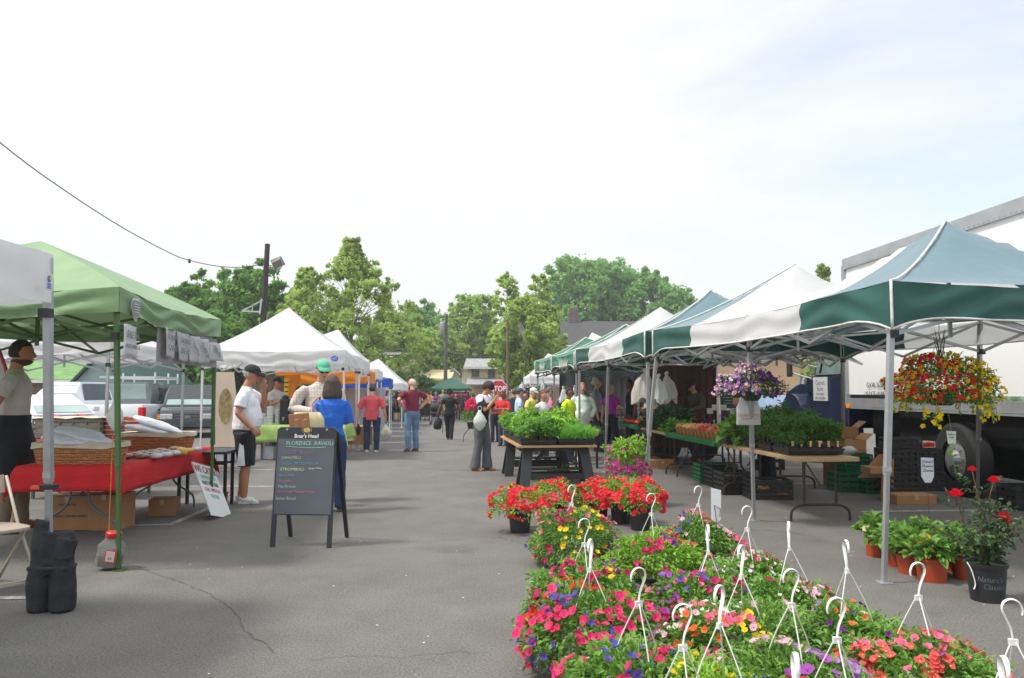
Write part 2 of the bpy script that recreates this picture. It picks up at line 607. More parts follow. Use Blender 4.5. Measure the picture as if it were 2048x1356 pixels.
def tent(name, label, cs, ze, zp, vd=.28, roof=(M_WHITE_CAN,), split=None, legs=(1, 1, 1, 1), pole=M_ALU, feet=None, group=None,
         scallop=0.0, trim=False, pw=.035, prof=1.35, truss=True, seed=0, valance_split=None, sides=(1, 1, 1, 1), peak_xy=None, zes=None, res=14, inset=.07, dome=False, dip=.04, pole_mats=None, wav=.012):
 """cs: 4 eave corners (x, y), counter-clockwise from the near left. roof: materials; split(face, u) -> material index"""
 cx = sum(c[0] for c in cs) / 4; cy = sum(c[1] for c in cs) / 4
 t = thing(name, label, 'tent', (cx, cy, gz(cy)), group=group)
 if peak_xy is None:
  peak_xy = (cx, cy)
 zes = zes or [ze] * 4
 K = [Vector((c[0], c[1], zes[i])) for i, c in enumerate(cs)]
 pk = Vector((peak_xy[0], peak_xy[1], zp))
 sp = split or (lambda f, u: 0)
 H = zp - ze
 rf, va, tr = MB(), MB(), MB()
 zfun = (lambda v: v ** prof) if not dome else (lambda v: math.sin(v * PI / 2) ** .9)
 for f in range(4):
  a, b_ = K[f], K[(f + 1) % 4]
  nrm = (b_ - a).cross(Vector((0, 0, 1))).normalized()
  def fn(u, v, a=a, b_=b_, f=f, nrm=nrm):
   e = a.lerp(b_, u)
   p = e.lerp(pk, v)
   z = e.z + (zp - e.z) * zfun(v)
   bow = math.sin(PI * u) * (1 - v)
   z -= dip * bow * (1.2 - v) + .05 * math.sin(PI * u) * math.sin(PI * v)
   z += wav * .7 * nz(p.x * 3.1 + f, p.y * 3.1, seed) * min(1, u * 6, (1 - u) * 6) * (1 - v)
   return (p.x, p.y, z)
  rf.grid(fn, res, res, mfn=lambda u, v, f=f: sp(f, u))
  if not sides[f]:
   continue
  sc = scallop
  def botz(u, a=a, b_=b_):
   e = a.lerp(b_, u)
   d = vd
   if sc:
    q = min(u, 1 - u)
    d = vd - sc * (1 - (1 - min(1, q / .22)) ** 2.2)
   return e.z - dip * math.sin(PI * u) * 1.2 - d
  def fv(u, v, a=a, b_=b_, nrm=nrm, f=f):
   e = a.lerp(b_, u)
   zt = e.z - dip * math.sin(PI * u) * 1.2 + wav * .7 * nz(e.x * 3.1 + f, e.y * 3.1, seed) * min(1, u * 6, (1 - u) * 6)
   z = zt + (botz(u) - zt) * v
   w = v * .02 + wav * 1.6 * math.sin(v * 9 + 7 * nz(e.x * 1.3, e.y * 1.3, seed + 3)) * math.sin(PI * u) ** .5 + wav * 2.2 * v * nz(e.x * 2.5, e.y * 2.5, seed + 9)
   p = e + nrm * (w * min(1, u * 8, (1 - u) * 8) + .002)
   return (p.x, p.y, z)
  vs_ = valance_split or sp
  va.grid(fv, res * 2, 7, mfn=lambda u, v, f=f: vs_(f, u))
  if trim:
   pts = [Vector(fv(i / 30, 1.0)) for i in range(31)]
   tr.tube(pts, .011, 6)
   tr.tube([Vector(fv(0, v / 4)) + nrm * .004 for v in range(5)], .013, 6)
   hp = [Vector(fn(0, v / 8)) + Vector((0, 0, .006)) for v in range(9)]
   tr.tube(hp, .011, 6)
 rf.build('roof', list(roof), t, smooth=True, world=True, recalc=False)
 if any(sides):
  va.build('valance', list(roof), t, smooth=True, world=True, recalc=False)
 if trim:
  tr.build('trim', M_TRIM, t, smooth=True, world=True)
 # legs
 feet = feet or {}
 tops = []
 for i in range(4):
  inn = (pk - K[i]); inn.z = 0; inn.normalize()
  top = K[i] + inn * inset - Vector((0, 0, .03))
  tops.append(top)
  if not legs[i]:
   continue
  f = Vector(feet[i]) if i in feet else Vector((top.x, top.y, gz(top.y)))
  f.z = gz(f.y)
  pw_ = pw * .74
  lg = MB()
  kx = f.lerp(top, .38)
  d = (cs[1][0] - cs[0][0], cs[1][1] - cs[0][1], 0)
  lg.bar(kx - (top - f) * .02, top, pw_ * 1.15, up=d)
  lg.bar(f + Vector((0, 0, .004)), kx, pw_ * .88, up=d)
  lg.box((kx.x, kx.y, kx.z), (pw_ * 1.3, pw_ * 1.3, .04))
  lg.box((f.x, f.y, f.z + .005), (pw * 2.2, pw * 2.2, .008))
  pm = (pole_mats or {}).get(i, pole)
  l_ = lg.build('leg', pm, t, world=True)
  br = MB()
  br.box((top.x, top.y, top.z - .38), (pw * 1.25, pw * 1.25, .06))
  br.build('bracket', M_BLACKPL, l_, world=True)
 if truss:
  ts = MB()
  w = .016
  for f in range(4):
   a, b_ = tops[f], tops[(f + 1) % 4]
   hi, lo = Vector((0, 0, -.03)), Vector((0, 0, -.38))
   for k in range(2):
    p0, p1 = a.lerp(b_, k / 2), a.lerp(b_, (k + 1) / 2)
    mid = k == 0
    ts.bar(p0 + hi, p1 + lo, w, w * 1.8)
    ts.bar(p0 + lo, p1 + hi, w, w * 1.8)
  ctr = Vector((pk.x, pk.y, ze - .1))
  for f in range(4):
   m0 = tops[f].lerp(tops[(f + 1) % 4], .5)
   ts.bar(m0 + Vector((0, 0, -.03)), ctr + Vector((0, 0, -.2)), w, w * 1.6)
   ts.bar(m0 + Vector((0, 0, -.38)), ctr + Vector((0, 0, .1)), w, w * 1.6)
  ts.bar(ctr - Vector((0, 0, .3)), pk - Vector((0, 0, .03)), .03)
  ts.build('truss', pole, t, world=True)
 return t
def rect(x0, y0, x1, y1, w, ang_far=None):
 """eave rectangle: left edge from (x0,y0) to (x1,y1), extended to the right by w"""
 d = Vector((x1 - x0, y1 - y0)).normalized()
 n = Vector((d.y, -d.x)) * w
 return [(x0, y0), (x0 + n.x, y0 + n.y), (x1 + n.x, y1 + n.y), (x1, y1)]
def rectl(x0, y0, x1, y1, w):
 """eave rectangle: right edge from (x0,y0) near to (x1,y1) far, extended to the left by w"""
 d = Vector((x1 - x0, y1 - y0)).normalized()
 n = Vector((-d.y, d.x)) * w
 return [(x0 + n.x, y0 + n.y), (x0, y0), (x1, y1), (x1 + n.x, y1 + n.y)]
def edge(t_, a, b_):
 return (a[0] + (b_[0] - a[0]) * t_, a[1] + (b_[1] - a[1]) * t_)
# right-hand row, striped green and white; face 3 is the side that faces the aisle (runs far -> near), face 0 faces the camera
A0, A2 = (2.96, 6.1), (2.02, 11.2)
A1 = edge(.49, A0, A2)
STR = 'green and white striped vendor tents on the right'
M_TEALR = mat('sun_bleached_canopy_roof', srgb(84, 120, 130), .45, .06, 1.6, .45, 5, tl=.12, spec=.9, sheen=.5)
def long_tent(name, label, a, b_, w, ze, zp, ridge, legs, feet, bands=(.25, .742), peaks=(.215, .735), vd=.38, pk_x=.48, seed=0, group=None, pole=M_ALU):
 """one long canopy on two peaks with a white middle band. a, b_: near and far aisle-side corners; w: width"""
 a, b_ = Vector((*a, 0)), Vector((*b_, 0))
 L = (b_ - a).length; d = (b_ - a).normalized(); n = Vector((d.y, -d.x, 0))
 c = a + d * L / 2 + n * w / 2
 t = thing(name, label, 'tent', (c.x, c.y, gz(c.y)), group=group)
 H = zp - ze
 def hgt(s, q):          # s along 0..1, q across 0..1
  x = abs(q - pk_x) / (pk_x if q < pk_x else 1 - pk_x)
  best = ridge * (1 - x ** 1.3) * min(1, s / .12, (1 - s) / .12)
  for k, pk in enumerate(peaks):
   lo = pk if k == 0 else pk - .5
   hi = .5 - pk if k == 0 else 1 - pk
   if k == 1: lo = pk - .5
   yy = (pk - s) / lo if s < pk else (s - pk) / hi
   g_ = max(x, yy)
   if g_ < 1:
    best = max(best, H * (1 - g_) ** (1.35 if (k == 0) == (s < pk) else 1.8) + ridge * .5 * (1 - x) * (0 if (k == 0 and s < pk) or (k == 1 and s > pk) else g_))
  return best
 rf, va, tr = MB(), MB(), MB()
 def sgrid(n_):
  return sorted(set([i / n_ for i in range(n_ + 1)] + [bands[0], bands[1], bands[0] + .0015, bands[1] - .0015, peaks[0], peaks[1]]))
 ss = sgrid(44); qs = sorted(set([i / 26 for i in range(27)] + [pk_x]))
 for s in ss:
  for q in qs:
   p_ = a + d * (L * s) + n * (w * q)
   e_ = min(s * L, (1 - s) * L, q * w, (1 - q) * w)
   z = ze + hgt(s, q) - .035 * math.sin(PI * s) * (1 - min(1, q * 3)) - .02 * math.exp(-e_ * 4) * math.sin(PI * s)
   z += .012 * nz(p_.x * 2.5, p_.y * 2.5, seed) * min(1, e_ * 3)
   rf.v.append((p_.x, p_.y, z))
 nq = len(qs)
 for i in range(len(ss) - 1):
  for j in range(nq - 1):
   k = i * nq + j
   rf.f.append((k, k + 1, k + nq + 1, k + nq)); sm = (ss[i] + ss[i + 1]) / 2
   rf.m.append(1 if bands[0] < sm < bands[1] else 0)
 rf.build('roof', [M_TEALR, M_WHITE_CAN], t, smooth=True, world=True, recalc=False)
 corners = [a, a + n * w, a + n * w + d * L, b_]
 def ez(f, u):
  s = {0: 0, 1: u, 2: 1, 3: 1 - u}[f]
  return ze - .055 * math.sin(PI * s) * (f in (1, 3)) - .03 * math.sin(PI * u) * (f in (0, 2))
 for f in range(4):
  p0, p1 = corners[f], corners[(f + 1) % 4]
  Lf = (p1 - p0).length; nr = (p1 - p0).cross(Vector((0, 0, 1))).normalized()
  us = sorted(set([i / 60 for i in range(61)] + ([bands[0], bands[1]] if f == 1 else [1 - bands[0], 1 - bands[1]] if f == 3 else [])))
  def fv(u, v):
   e = p0.lerp(p1, u); q = min(u, 1 - u) * Lf
   drop = vd - .11 * (1 - (1 - min(1, q / .55)) ** 2.2)
   z0 = ez(f, u); k = min(1, q * 3)
   off = k * (.012 * math.sin(v * 8 + 6 * nz(e.x * 1.1, e.y * 1.1, seed + 3)) + .018 * v * nz(e.x * 1.8, e.y * 1.8, seed + 9)) + .012 * v * k + .003
   off += k * .008 * math.sin(v * 5 + e.y * 2.2) * nz(e.x, e.y * 3, 4)
   pp = e + nr * off
   return Vector((pp.x, pp.y, z0 - drop * v + .004))
  nv = 9
  o0 = len(va.v)
  for j in range(nv + 1):
   for u in us: va.v.append(tuple(fv(u, j / nv)))
  for j in range(nv):
   for i in range(len(us) - 1):
    k = o0 + j * len(us) + i; um = (us[i] + us[i + 1]) / 2; s = {0: 0, 1: um, 2: 1, 3: 1 - um}[f]
    va.f.append((k, k + 1, k + len(us) + 1, k + len(us))); va.m.append(1 if bands[0] < s < bands[1] else 0)
  tr.tube([fv(i / 40, 1.0) for i in range(41)], .009, 6)
  tr.tube([fv(0, v / 4) + nr * .004 for v in range(5)], .012, 6)
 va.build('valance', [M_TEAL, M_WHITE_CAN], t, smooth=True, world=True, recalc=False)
 for (s0, q0, s1) in ((0, 0, peaks[0]), (1, 0, peaks[1])):
  pts = []
  for i in range(13):
   k = i / 12; s = s0 + (s1 - s0) * k; q = q0 + (pk_x - q0) * k
   pp = a + d * (L * s) + n * (w * q); pts.append(Vector((pp.x, pp.y, ze + hgt(s, q) + .006)))
  tr.tube(pts, .011, 6)
 tr.build('trim', M_TRIM, t, smooth=True, world=True)
 spots = [(0, 0), (0, 1), (.47, 0), (.47, 1), (1, 0), (1, 1)]
 tops = []
 for i, (s, q) in enumerate(spots):
  pp = a + d * (L * (.012 + .976 * s)) + n * (w * (.02 + .96 * q)); top = Vector((pp.x, pp.y, ze - .03)); tops.append(top)
  if i not in legs: continue
  f = Vector(feet[i]) if i in feet else Vector((top.x, top.y, gz(top.y)))
  f.z = gz(f.y); kx = f.lerp(top, .38)
  lg = MB(); lg.bar(kx - (top - f) * .02, top, .042, up=d); lg.bar(f, kx, .033, up=d); lg.box(kx, (.05, .05, .04)); lg.box((f.x, f.y, f.z + .005), (.11, .11, .008))
  l_ = lg.build('leg', pole, t, world=True)
  br = MB(); br.box((top.x, top.y, top.z - .38), (.06, .06, .06)); br.build('bracket', M_BLACKPL, l_, world=True)
 ts = MB(); hi, lo = Vector((0, 0, -.04)), Vector((0, 0, -.38)); wv = .016
 for i, j in ((0, 1), (0, 2), (2, 4), (1, 3), (3, 5), (4, 5), (2, 3)):
  for k in range(2):
   p0, p1 = tops[i].lerp(tops[j], k / 2), tops[i].lerp(tops[j], (k + 1) / 2)
   ts.bar(p0 + hi, p1 + lo, wv, wv * 1.8); ts.bar(p0 + lo, p1 + hi, wv, wv * 1.8)
 for k, pk in enumerate(peaks):
  pp = a + d * (L * pk) + n * (w * pk_x); ctr = Vector((pp.x, pp.y, ze - .2))
  ts.bar(ctr - Vector((0, 0, .15)), Vector((pp.x, pp.y, zp - .03)), .03)
  q4 = (0, 1, 3, 2) if k == 0 else (2, 3, 5, 4)
  for m_ in range(4):
   m0 = tops[q4[m_]].lerp(tops[q4[(m_ + 1) % 4]], .5); ts.bar(m0 + hi, ctr, wv, wv * 1.6); ts.bar(m0 + lo, ctr + Vector((0, 0, .2)), wv, wv * 1.6)
 ts.build('truss', pole, t, world=True)
 return t
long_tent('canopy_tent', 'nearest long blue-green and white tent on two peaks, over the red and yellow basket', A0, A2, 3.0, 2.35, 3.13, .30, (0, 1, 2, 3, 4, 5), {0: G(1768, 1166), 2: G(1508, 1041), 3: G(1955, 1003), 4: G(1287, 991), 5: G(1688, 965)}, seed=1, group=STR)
B0, B2 = (1.93, 11.4), (1.35, 16.6)
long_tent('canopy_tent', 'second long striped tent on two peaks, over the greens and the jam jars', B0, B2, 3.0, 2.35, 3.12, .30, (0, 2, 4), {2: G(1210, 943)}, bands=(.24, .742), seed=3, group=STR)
E0, E1, E2 = (1.33, 16.8), (.95, 18.9), (.62, 20.9)
GRW = 'plain green tents further up the right-hand row'
te = tent('canopy_tent', 'plain green tent with a large pale leaf design on its valance', rect(*E0, *E1, 2.8), 2.3, 3.0, .34, (M_TEAL_FAR,), legs=(1, 0, 0, 1), scallop=.12, trim=True, seed=5, group=GRW, pw=.04, res=10, peak_xy=(2.62, 18.0))
tf = tent('canopy_tent', 'farther plain green tent with a smaller pale leaf design, next to the white tent', rect(*E1, *E2, 2.8), 2.26, 2.85, .34, (M_TEAL_FAR,), legs=(0, 0, 0, 1), scallop=.08, trim=True, seed=6, group=GRW, pw=.04, res=10, peak_xy=(1.9, 20.2))
M_LEAFP = mat('pale_leaf_print', (.68, .68, .6), .8, .1)
for tt_, a, b_, w, u0 in ((te, E0, E1, .8, .38), (tf, E1, E2, .6, .45)):
 lf = MB()
 d = Vector((b_[0] - a[0], b_[1] - a[1], 0)).normalized()
 nrm = Vector((-d.y, d.x, 0))
 rr = random.Random(3)
 c = Vector((*edge(u0, a, b_), 2.08)) + nrm * .045
 for k in range(9):
  s_ = -1 + 2 * k / 8
  base = c + d * (s_ * w * .42)
  tip = base + d * (s_ * .1) + Vector((0, 0, rr.uniform(.10, .17)))
  bt = base + Vector((0, 0, -rr.uniform(.08, .15)))
  q = d * (w * .035)
  lf.add([bt, base + q, tip, base - q], [(0, 1, 2, 3)])
 lf.build('leaf_print', M_LEAFP, tt_, world=True)
WR = 'white tents at the far end of the right-hand row'
tent('canopy_tent', 'white tent beyond the last green tent, near the stop sign', rect(.62, 27.0, .45, 31.0, 3.3), 2.0, 2.95, .25, (M_WHITE_CAN,), legs=(1, 1, 1, 1), pole=M_WPOLE, seed=7, group=WR, res=10, peak_xy=(1.42, 31), pw=.05)
tent('canopy_tent', 'white tent roof tucked behind the green tents on the right', rect(1.9, 23.0, 1.8, 26.0, 3.0), 2.3, 3.3, .25, (M_WHITE_CAN,), legs=(1, 1, 1, 1), pole=M_WPOLE, seed=8, group=WR, res=8, peak_xy=(2.5, 24.5))
# a cream tent behind the second striped tent, in front of the truck cab
tent('canopy_tent', 'cream tent roof behind the purple hanging basket, before the truck cab', rect(3.5, 11.8, 3.35, 14.0, 1.9), 2.3, 2.9, .22, (M_CREAM_CAN,), legs=(0, 0, 0, 0), seed=9, group=WR, res=8)
# left-hand row
LW = 'white vendor tents on the left'
W0 = P(106, 508, 5.35)
lw_t = tent('canopy_tent', 'white tent cut off by the left edge, with a round sun logo on its valance',
     [(-6.05, 2.45), (-2.95, 2.3), (W0.x, W0.y), (-6.2, 5.5)], W0.z, 3.15, .34,
     (M_WHITE_CAN,), legs=(0, 0, 1, 0), feet={2: G(98, 1212)}, pole=M_ALU, seed=10, group=LW, pw=.056, truss=False, dip=.02, inset=.03)
GC = [(-6.35, 6.75), (-3.27, 6.5), (-3.56, 9.57), (-6.6, 9.8)]
gt = tent('canopy_tent', 'sage green tent over the red-clothed table at the left', GC, 2.36, 3.06, .21, (M_SAGE,), legs=(0, 1, 1, 1), pole=M_GPOLE,
     feet={1: G(238, 1141)}, seed=11, group='plain coloured tents on the left', pw=.042, dome=False, prof=.92, dip=.05, wav=.02)
tent('canopy_tent', 'white tent beyond the sage green tent, before the parked pickup', [(-9.3, 12.2), (-6.2, 12.1), (-6.25, 15.1), (-9.4, 15.2)], 2.30, 3.0, .22, (M_WHITE_CAN,),
     legs=(0, 1, 1, 0), pole=M_ALU, seed=12, group=LW, pw=.045, zes=[2.3, 2.3, 2.28, 2.28])
tent('canopy_tent', 'white pointed tent over the lime-clothed coffee table', [(-6.65, 16.7), (-3.57, 16.8), (-3.85, 19.7), (-6.9, 19.7)], 2.36, 3.42, .30, (M_WHITE_CAN,),
     legs=(1, 1, 1, 0), pole=M_WPOLE, feet={1: G(690, 921), 2: G(712, 901)}, seed=13, group=LW, pw=.045, prof=1.25, peak_xy=(-5.2, 18.2))
tent('canopy_tent', 'white tent directly behind the pointed one, before the orange tent', [(-7.0, 20.2), (-3.9, 20.2), (-4.2, 23.2), (-7.3, 23.2)], 2.36, 3.15, .30, (M_WHITE_CAN,),
     legs=(0, 1, 1, 0), pole=M_WPOLE, seed=14, group=LW, pw=.05, prof=1.2, peak_xy=(-4.75, 21.4))
TCOL = 'coloured tents farther up the left-hand row'
ot = tent('canopy_tent', 'bright orange tent between the white tents on the left', [(-7.2, 24.0), (-4.35, 24.0), (-4.7, 27.0), (-7.5, 27.0)], 2.12, 2.75, .38, (M_ORANGE,),
     legs=(0, 1, 1, 0), pole=M_WPOLE, seed=15, group=TCOL, pw=.05, prof=1.1, res=10)
tent('canopy_tent', 'white tent standing behind the orange one', [(-7.6, 28.0), (-4.75, 28.0), (-5.1, 31.0), (-8.0, 31.0)], 2.25, 3.05, .33, (M_WHITE_CAN,),
     legs=(0, 1, 1, 0), pole=M_WPOLE, seed=16, group=LW, pw=.05, res=10, prof=1.15)
tent('canopy_tent', 'bright blue tent with a white lower rail on the left', [(-8.3, 32.5), (-5.0, 32.5), (-5.3, 35.0), (-8.6, 35.0)], 1.98, 2.5, .36, (M_BLUE,),
     legs=(1, 1, 1, 1), pole=M_WPOLE, seed=17, group=TCOL, pw=.05, res=10)
tent('canopy_tent', 'farthest white tent on the left, beside the bald man', [(-8.4, 36.0), (-5.0, 36.0), (-5.4, 41.0), (-8.8, 41.0)], 1.82, 3.0, .3, (M_WHITE_CAN,),
     legs=(1, 1, 1, 1), pole=M_WPOLE, seed=18, group=LW, pw=.06, res=10, peak_xy=(-6.4, 37.6), prof=1.05)
ft = tent('canopy_tent', 'dark green tent at the end of the aisle, above a maroon banner', [(-5.4, 52.0), (-2.8, 52.0), (-2.8, 54.6), (-5.4, 54.6)], 1.62, 2.35, .16, (M_DKGREEN,),
     legs=(1, 1, 1, 1), pole=M_DKPOLE, seed=19, group='tents closing the far end of the aisle', pw=.06, res=10, prof=.95, truss=False)
# maroon banner hanging from the far tent
M_MAROON = mat('maroon_vinyl', srgb(92, 26, 56), .6, .1)
M_PINKLET = mat('pink_lettering', srgb(215, 110, 160), .7, .05)
b0 = P(889, 793, 51.9)
bn = thing('banner', 'maroon banner with pink writing hanging under the dark green tent', 'banner', b0)
m_ = MB(); m_.box((.72, 0, 0), (1.75, .02, .62)); m_.build('banner_sheet', M_MAROON, bn)
text('Homegrown Fresh', .21, M_PINKLET, bn, (.72, -.014, .13), bold=.004)
text('Baked Fruit Pies', .21, M_PINKLET, bn, (.72, -.014, -.14), bold=.004)
# logos on the left tents
M_LOGOB = mat('logo_blue', srgb(70, 120, 205), .6)
M_LOGOY = mat('logo_yellow', srgb(226, 196, 70), .6)
M_PAPER = mat('white_paper', (.80, .80, .80), .8, .04, 6, tl=.5)
M_INKD = mat('dark_ink', (.07, .07, .08), .8)
M_INKG = mat('grey_ink', (.25, .26, .28), .8)
def plane_frame(a, b_):
 """rotation z so that local +X runs a->b"""
 return math.atan2(b_[1] - a[1], b_[0] - a[0])
c = P(85, 566, 5.05)
lg = MB()
rz = plane_frame((-2.95, 2.3), (W0.x, W0.y))
M3 = Matrix.Rotation(rz, 3, 'Z')
def disc(mb, c, r, M3, mi=0, n=16, off=0.0, sx=1, sz=1):
 vs = [Vector(c) + M3 @ Vector((math.cos(2 * PI * k / n) * r * sx, -off, math.sin(2 * PI * k / n) * r * sz)) for k in range(n)]
 mb.add(vs, [tuple(range(n))], mi)
cc = Vector((-3.085, 5.17, 2.215))
quad = [cc + M3 @ Vector((x, -.012, z)) for x, z in ((-.055, -.055), (.055, -.055), (.055, .06), (-.055, .06))]
lg.add(quad, [(0, 1, 2, 3)], 0)
disc(lg, cc + Vector((0, 0, .02)), .024, M3, 1, off=.016)
disc(lg, cc + M3 @ Vector((.014, 0, .03)), .018, M3, 2, off=.018)
for k in range(3):
 disc(lg, cc + Vector((0, 0, -.014 - .013 * k)), .032, M3, 1, off=.016 + .001 * k, sz=.16)
lg.build('logo', [M_PAPER, M_LOGOB, M_LOGOY], lw_t, world=True)
# dark badge on the sage tent, near corner, aisle side
rz = plane_frame(GC[1], GC[2]); M3 = Matrix.Rotation(rz, 3, 'Z')
lg = MB()
cc = Vector((*edge(.075, GC[1], GC[2]), 2.20)) + M3 @ Vector((0, -.05, 0))
pts = []
for k in range(18):
 a = 2 * PI * k / 18
 r_ = .085 + .012 * math.sin(3 * a)
 pts.append((math.cos(a) * r_ * 1.15, math.sin(a) * r_ * 1.15))
lg.add([cc + M3 @ Vector((x, 0, z)) for x, z in pts], [tuple(range(18))], 0)
lg.add([cc + M3 @ Vector((x * .88, -.004, z * .88)) for x, z in pts], [tuple(range(18))], 1)
for k in range(4):
 z = .035 - .022 * k
 lg.box(cc + M3 @ Vector((0, -.008, z)), (.11 - .012 * abs(k - 1), .004, .009), rz=rz, mi=0)
lg.build('logo', [M_PAPER, M_INKG], gt, world=True)
# blue swoosh on the pointed tent
lg = MB()
cc = P(669, 717, 16.72)
disc(lg, cc, .075, Matrix.Identity(3), 0, sx=1.1, sz=.8)
lg.box(cc + Vector((0, -.006, .01)), (.12, .004, .012), mi=1, ry=-.3)
lg.box(cc + Vector((0, -.006, -.025)), (.10, .004, .01), mi=1, ry=-.3)
pt_ = [o for o in bpy.data.objects if o.get('label', '').startswith('white pointed tent')][0]
lg.build('logo', [M_LOGOB, M_PAPER], pt_, world=True)
lg = MB()
cc = P(728, 747, 23.9)
lg.box(cc, (.22, .01, .2), mi=0)
lg.box(cc + Vector((0, -.01, 0)), (.12, .01, .03), ry=-.7, mi=1)
lg.build('logo', [M_PAPER, M_INKG], ot, world=True)
# ------------------------------------------------------------------ buildings
M_TANSTUCCO = mat('tan_stucco', srgb(196, 164, 128), .85, .08, .8, .1, 6)
M_TANDARK = mat('brown_stucco', srgb(158, 130, 108), .85, .08, .8, .1, 6)
M_GLASSD = mat('dark_window_glass', (.05, .06, .065), .12, .1, 2)
M_WHITETRIM = mat('white_trim', (.7, .69, .66), .6, .05)
def shingle(name, col, scale=1.0):
 m = mat(name, col, .9, .22, 2.5, .3, 12)
 n, l = m.node_tree.nodes, m.node_tree.links
 b = n['Principled BSDF']
 br = n.new('ShaderNodeTexBrick')
 br.inputs['Scale'].default_value = scale
 br.inputs['Brick Width'].default_value = .5
 br.inputs['Row Height'].default_value = .2
 br.inputs['Mortar Size'].default_value = .02
 br.inputs['Color1'].default_value = (1, 1, 1, 1); br.inputs['Color2'].default_value = (.8, .8, .8, 1); br.inputs['Mortar'].default_value = (.55, .55, .55, 1)
 src = b.inputs['Base Color'].links[0].from_socket
 tcn = n.new('ShaderNodeTexCoord')
 l.new(tcn.outputs['Object'], br.inputs['Vector'])
 mm = n.new('ShaderNodeMixRGB'); mm.blend_type = 'MULTIPLY'; mm.inputs[0].default_value = 1
 l.new(src, mm.inputs[1]); l.new(br.outputs[0], mm.inputs[2]); l.new(mm.outputs[0], b.inputs['Base Color'])
 return m
M_ROOFDK = shingle('dark_shingles', (.075, .07, .072), 2)
M_ROOFGY = shingle('grey_shingles', srgb(160, 160, 160), 2)
M_ROOFGN = shingle('green_shingles', srgb(118, 158, 96), 2)
def siding(name, col, pitch=.2):
 m = mat(name, col, .75, .05, 1.5)
 n, l = m.node_tree.nodes, m.node_tree.links
 b = n['Principled BSDF']
 wv = n.new('ShaderNodeTexWave'); wv.wave_type = 'BANDS'; wv.bands_direction = 'Z'; wv.wave_profile = 'SAW'
 wv.inputs['Scale'].default_value = 1 / pitch / 3.14 * 1.57
 tcn = n.new('ShaderNodeTexCoord'); l.new(tcn.outputs['Object'], wv.inputs['Vector'])
 rp = n.new('ShaderNodeValToRGB'); rp.color_ramp.elements[0].position = 0.0; rp.color_ramp.elements[0].color = (.6, .6, .6, 1); rp.color_ramp.elements[1].position = .16; rp.color_ramp.elements[1].color = (1, 1, 1, 1)
 l.new(wv.outputs[0], rp.inputs[0])
 src = b.inputs['Base Color'].links[0].from_socket
 mm = n.new('ShaderNodeMixRGB'); mm.blend_type = 'MULTIPLY'; mm.inputs[0].default_value = 1
 l.new(src, mm.inputs[1]); l.new(rp.outputs[0], mm.inputs[2]); l.new(mm.outputs[0], b.inputs['Base Color'])
 return m
M_SIDCREAM = siding('cream_siding', srgb(214, 200, 160))
M_SIDWHITE = siding('pale_siding', srgb(212, 212, 204))
M_SIDBLUE = siding('blue_grey_siding', srgb(150, 172, 172))
def brickm():
 m = mat('brown_brick', (.2, .11, .075), .85, .2, 3)
 n, l = m.node_tree.nodes, m.node_tree.links
 b = n['Principled BSDF']
 br = n.new('ShaderNodeTexBrick'); br.inputs['Scale'].default_value = 3.2
 br.inputs['Color1'].default_value = (.17, .085, .055, 1); br.inputs['Color2'].default_value = (.26, .17, .12, 1); br.inputs['Mortar'].default_value = (.3, .27, .24, 1)
 mp_ = n.new('ShaderNodeMapping'); mp_.inputs['Rotation'].default_value = (PI / 2, 0, 0)
 tcn = n.new('ShaderNodeTexCoord'); l.new(tcn.outputs['Object'], mp_.inputs[0]); l.new(mp_.outputs[0], br.inputs['Vector'])
 l.new(br.outputs[0], b.inputs['Base Color'])
 return m
M_BRICK = brickm()
def window(par, x, y, z, w, h, frame=M_WHITETRIM, shutters=None, glass=M_GLASSD):
 """window in a wall facing -Y whose face is at y"""
 m = MB()
 t = .07
 m.box((x, y - .03, z + h / 2 + t / 2), (w + 2 * t, .08, t)); m.box((x, y - .035, z - h / 2 - t / 2), (w + 2.6 * t, .11, t))
 for s_ in (-1, 1):
  m.box((x + s_ * (w / 2 + t / 2), y - .028, z), (t, .074, h))
 m.box((x, y - .02, z), (w, .05, .045))
 f = m.build('window', frame, par)
 g_ = MB(); g_.box((x, y - .004, z), (w, .02, h)); g_.build('glass', glass, f)
 if shutters:
  for s_ in (-1, 1):
   q = MB(); q.box((x + s_ * (w / 2 + t + .2), y - .03, z), (.34, .05, h + .1)); q.build('shutter', shutters, par)
 return f
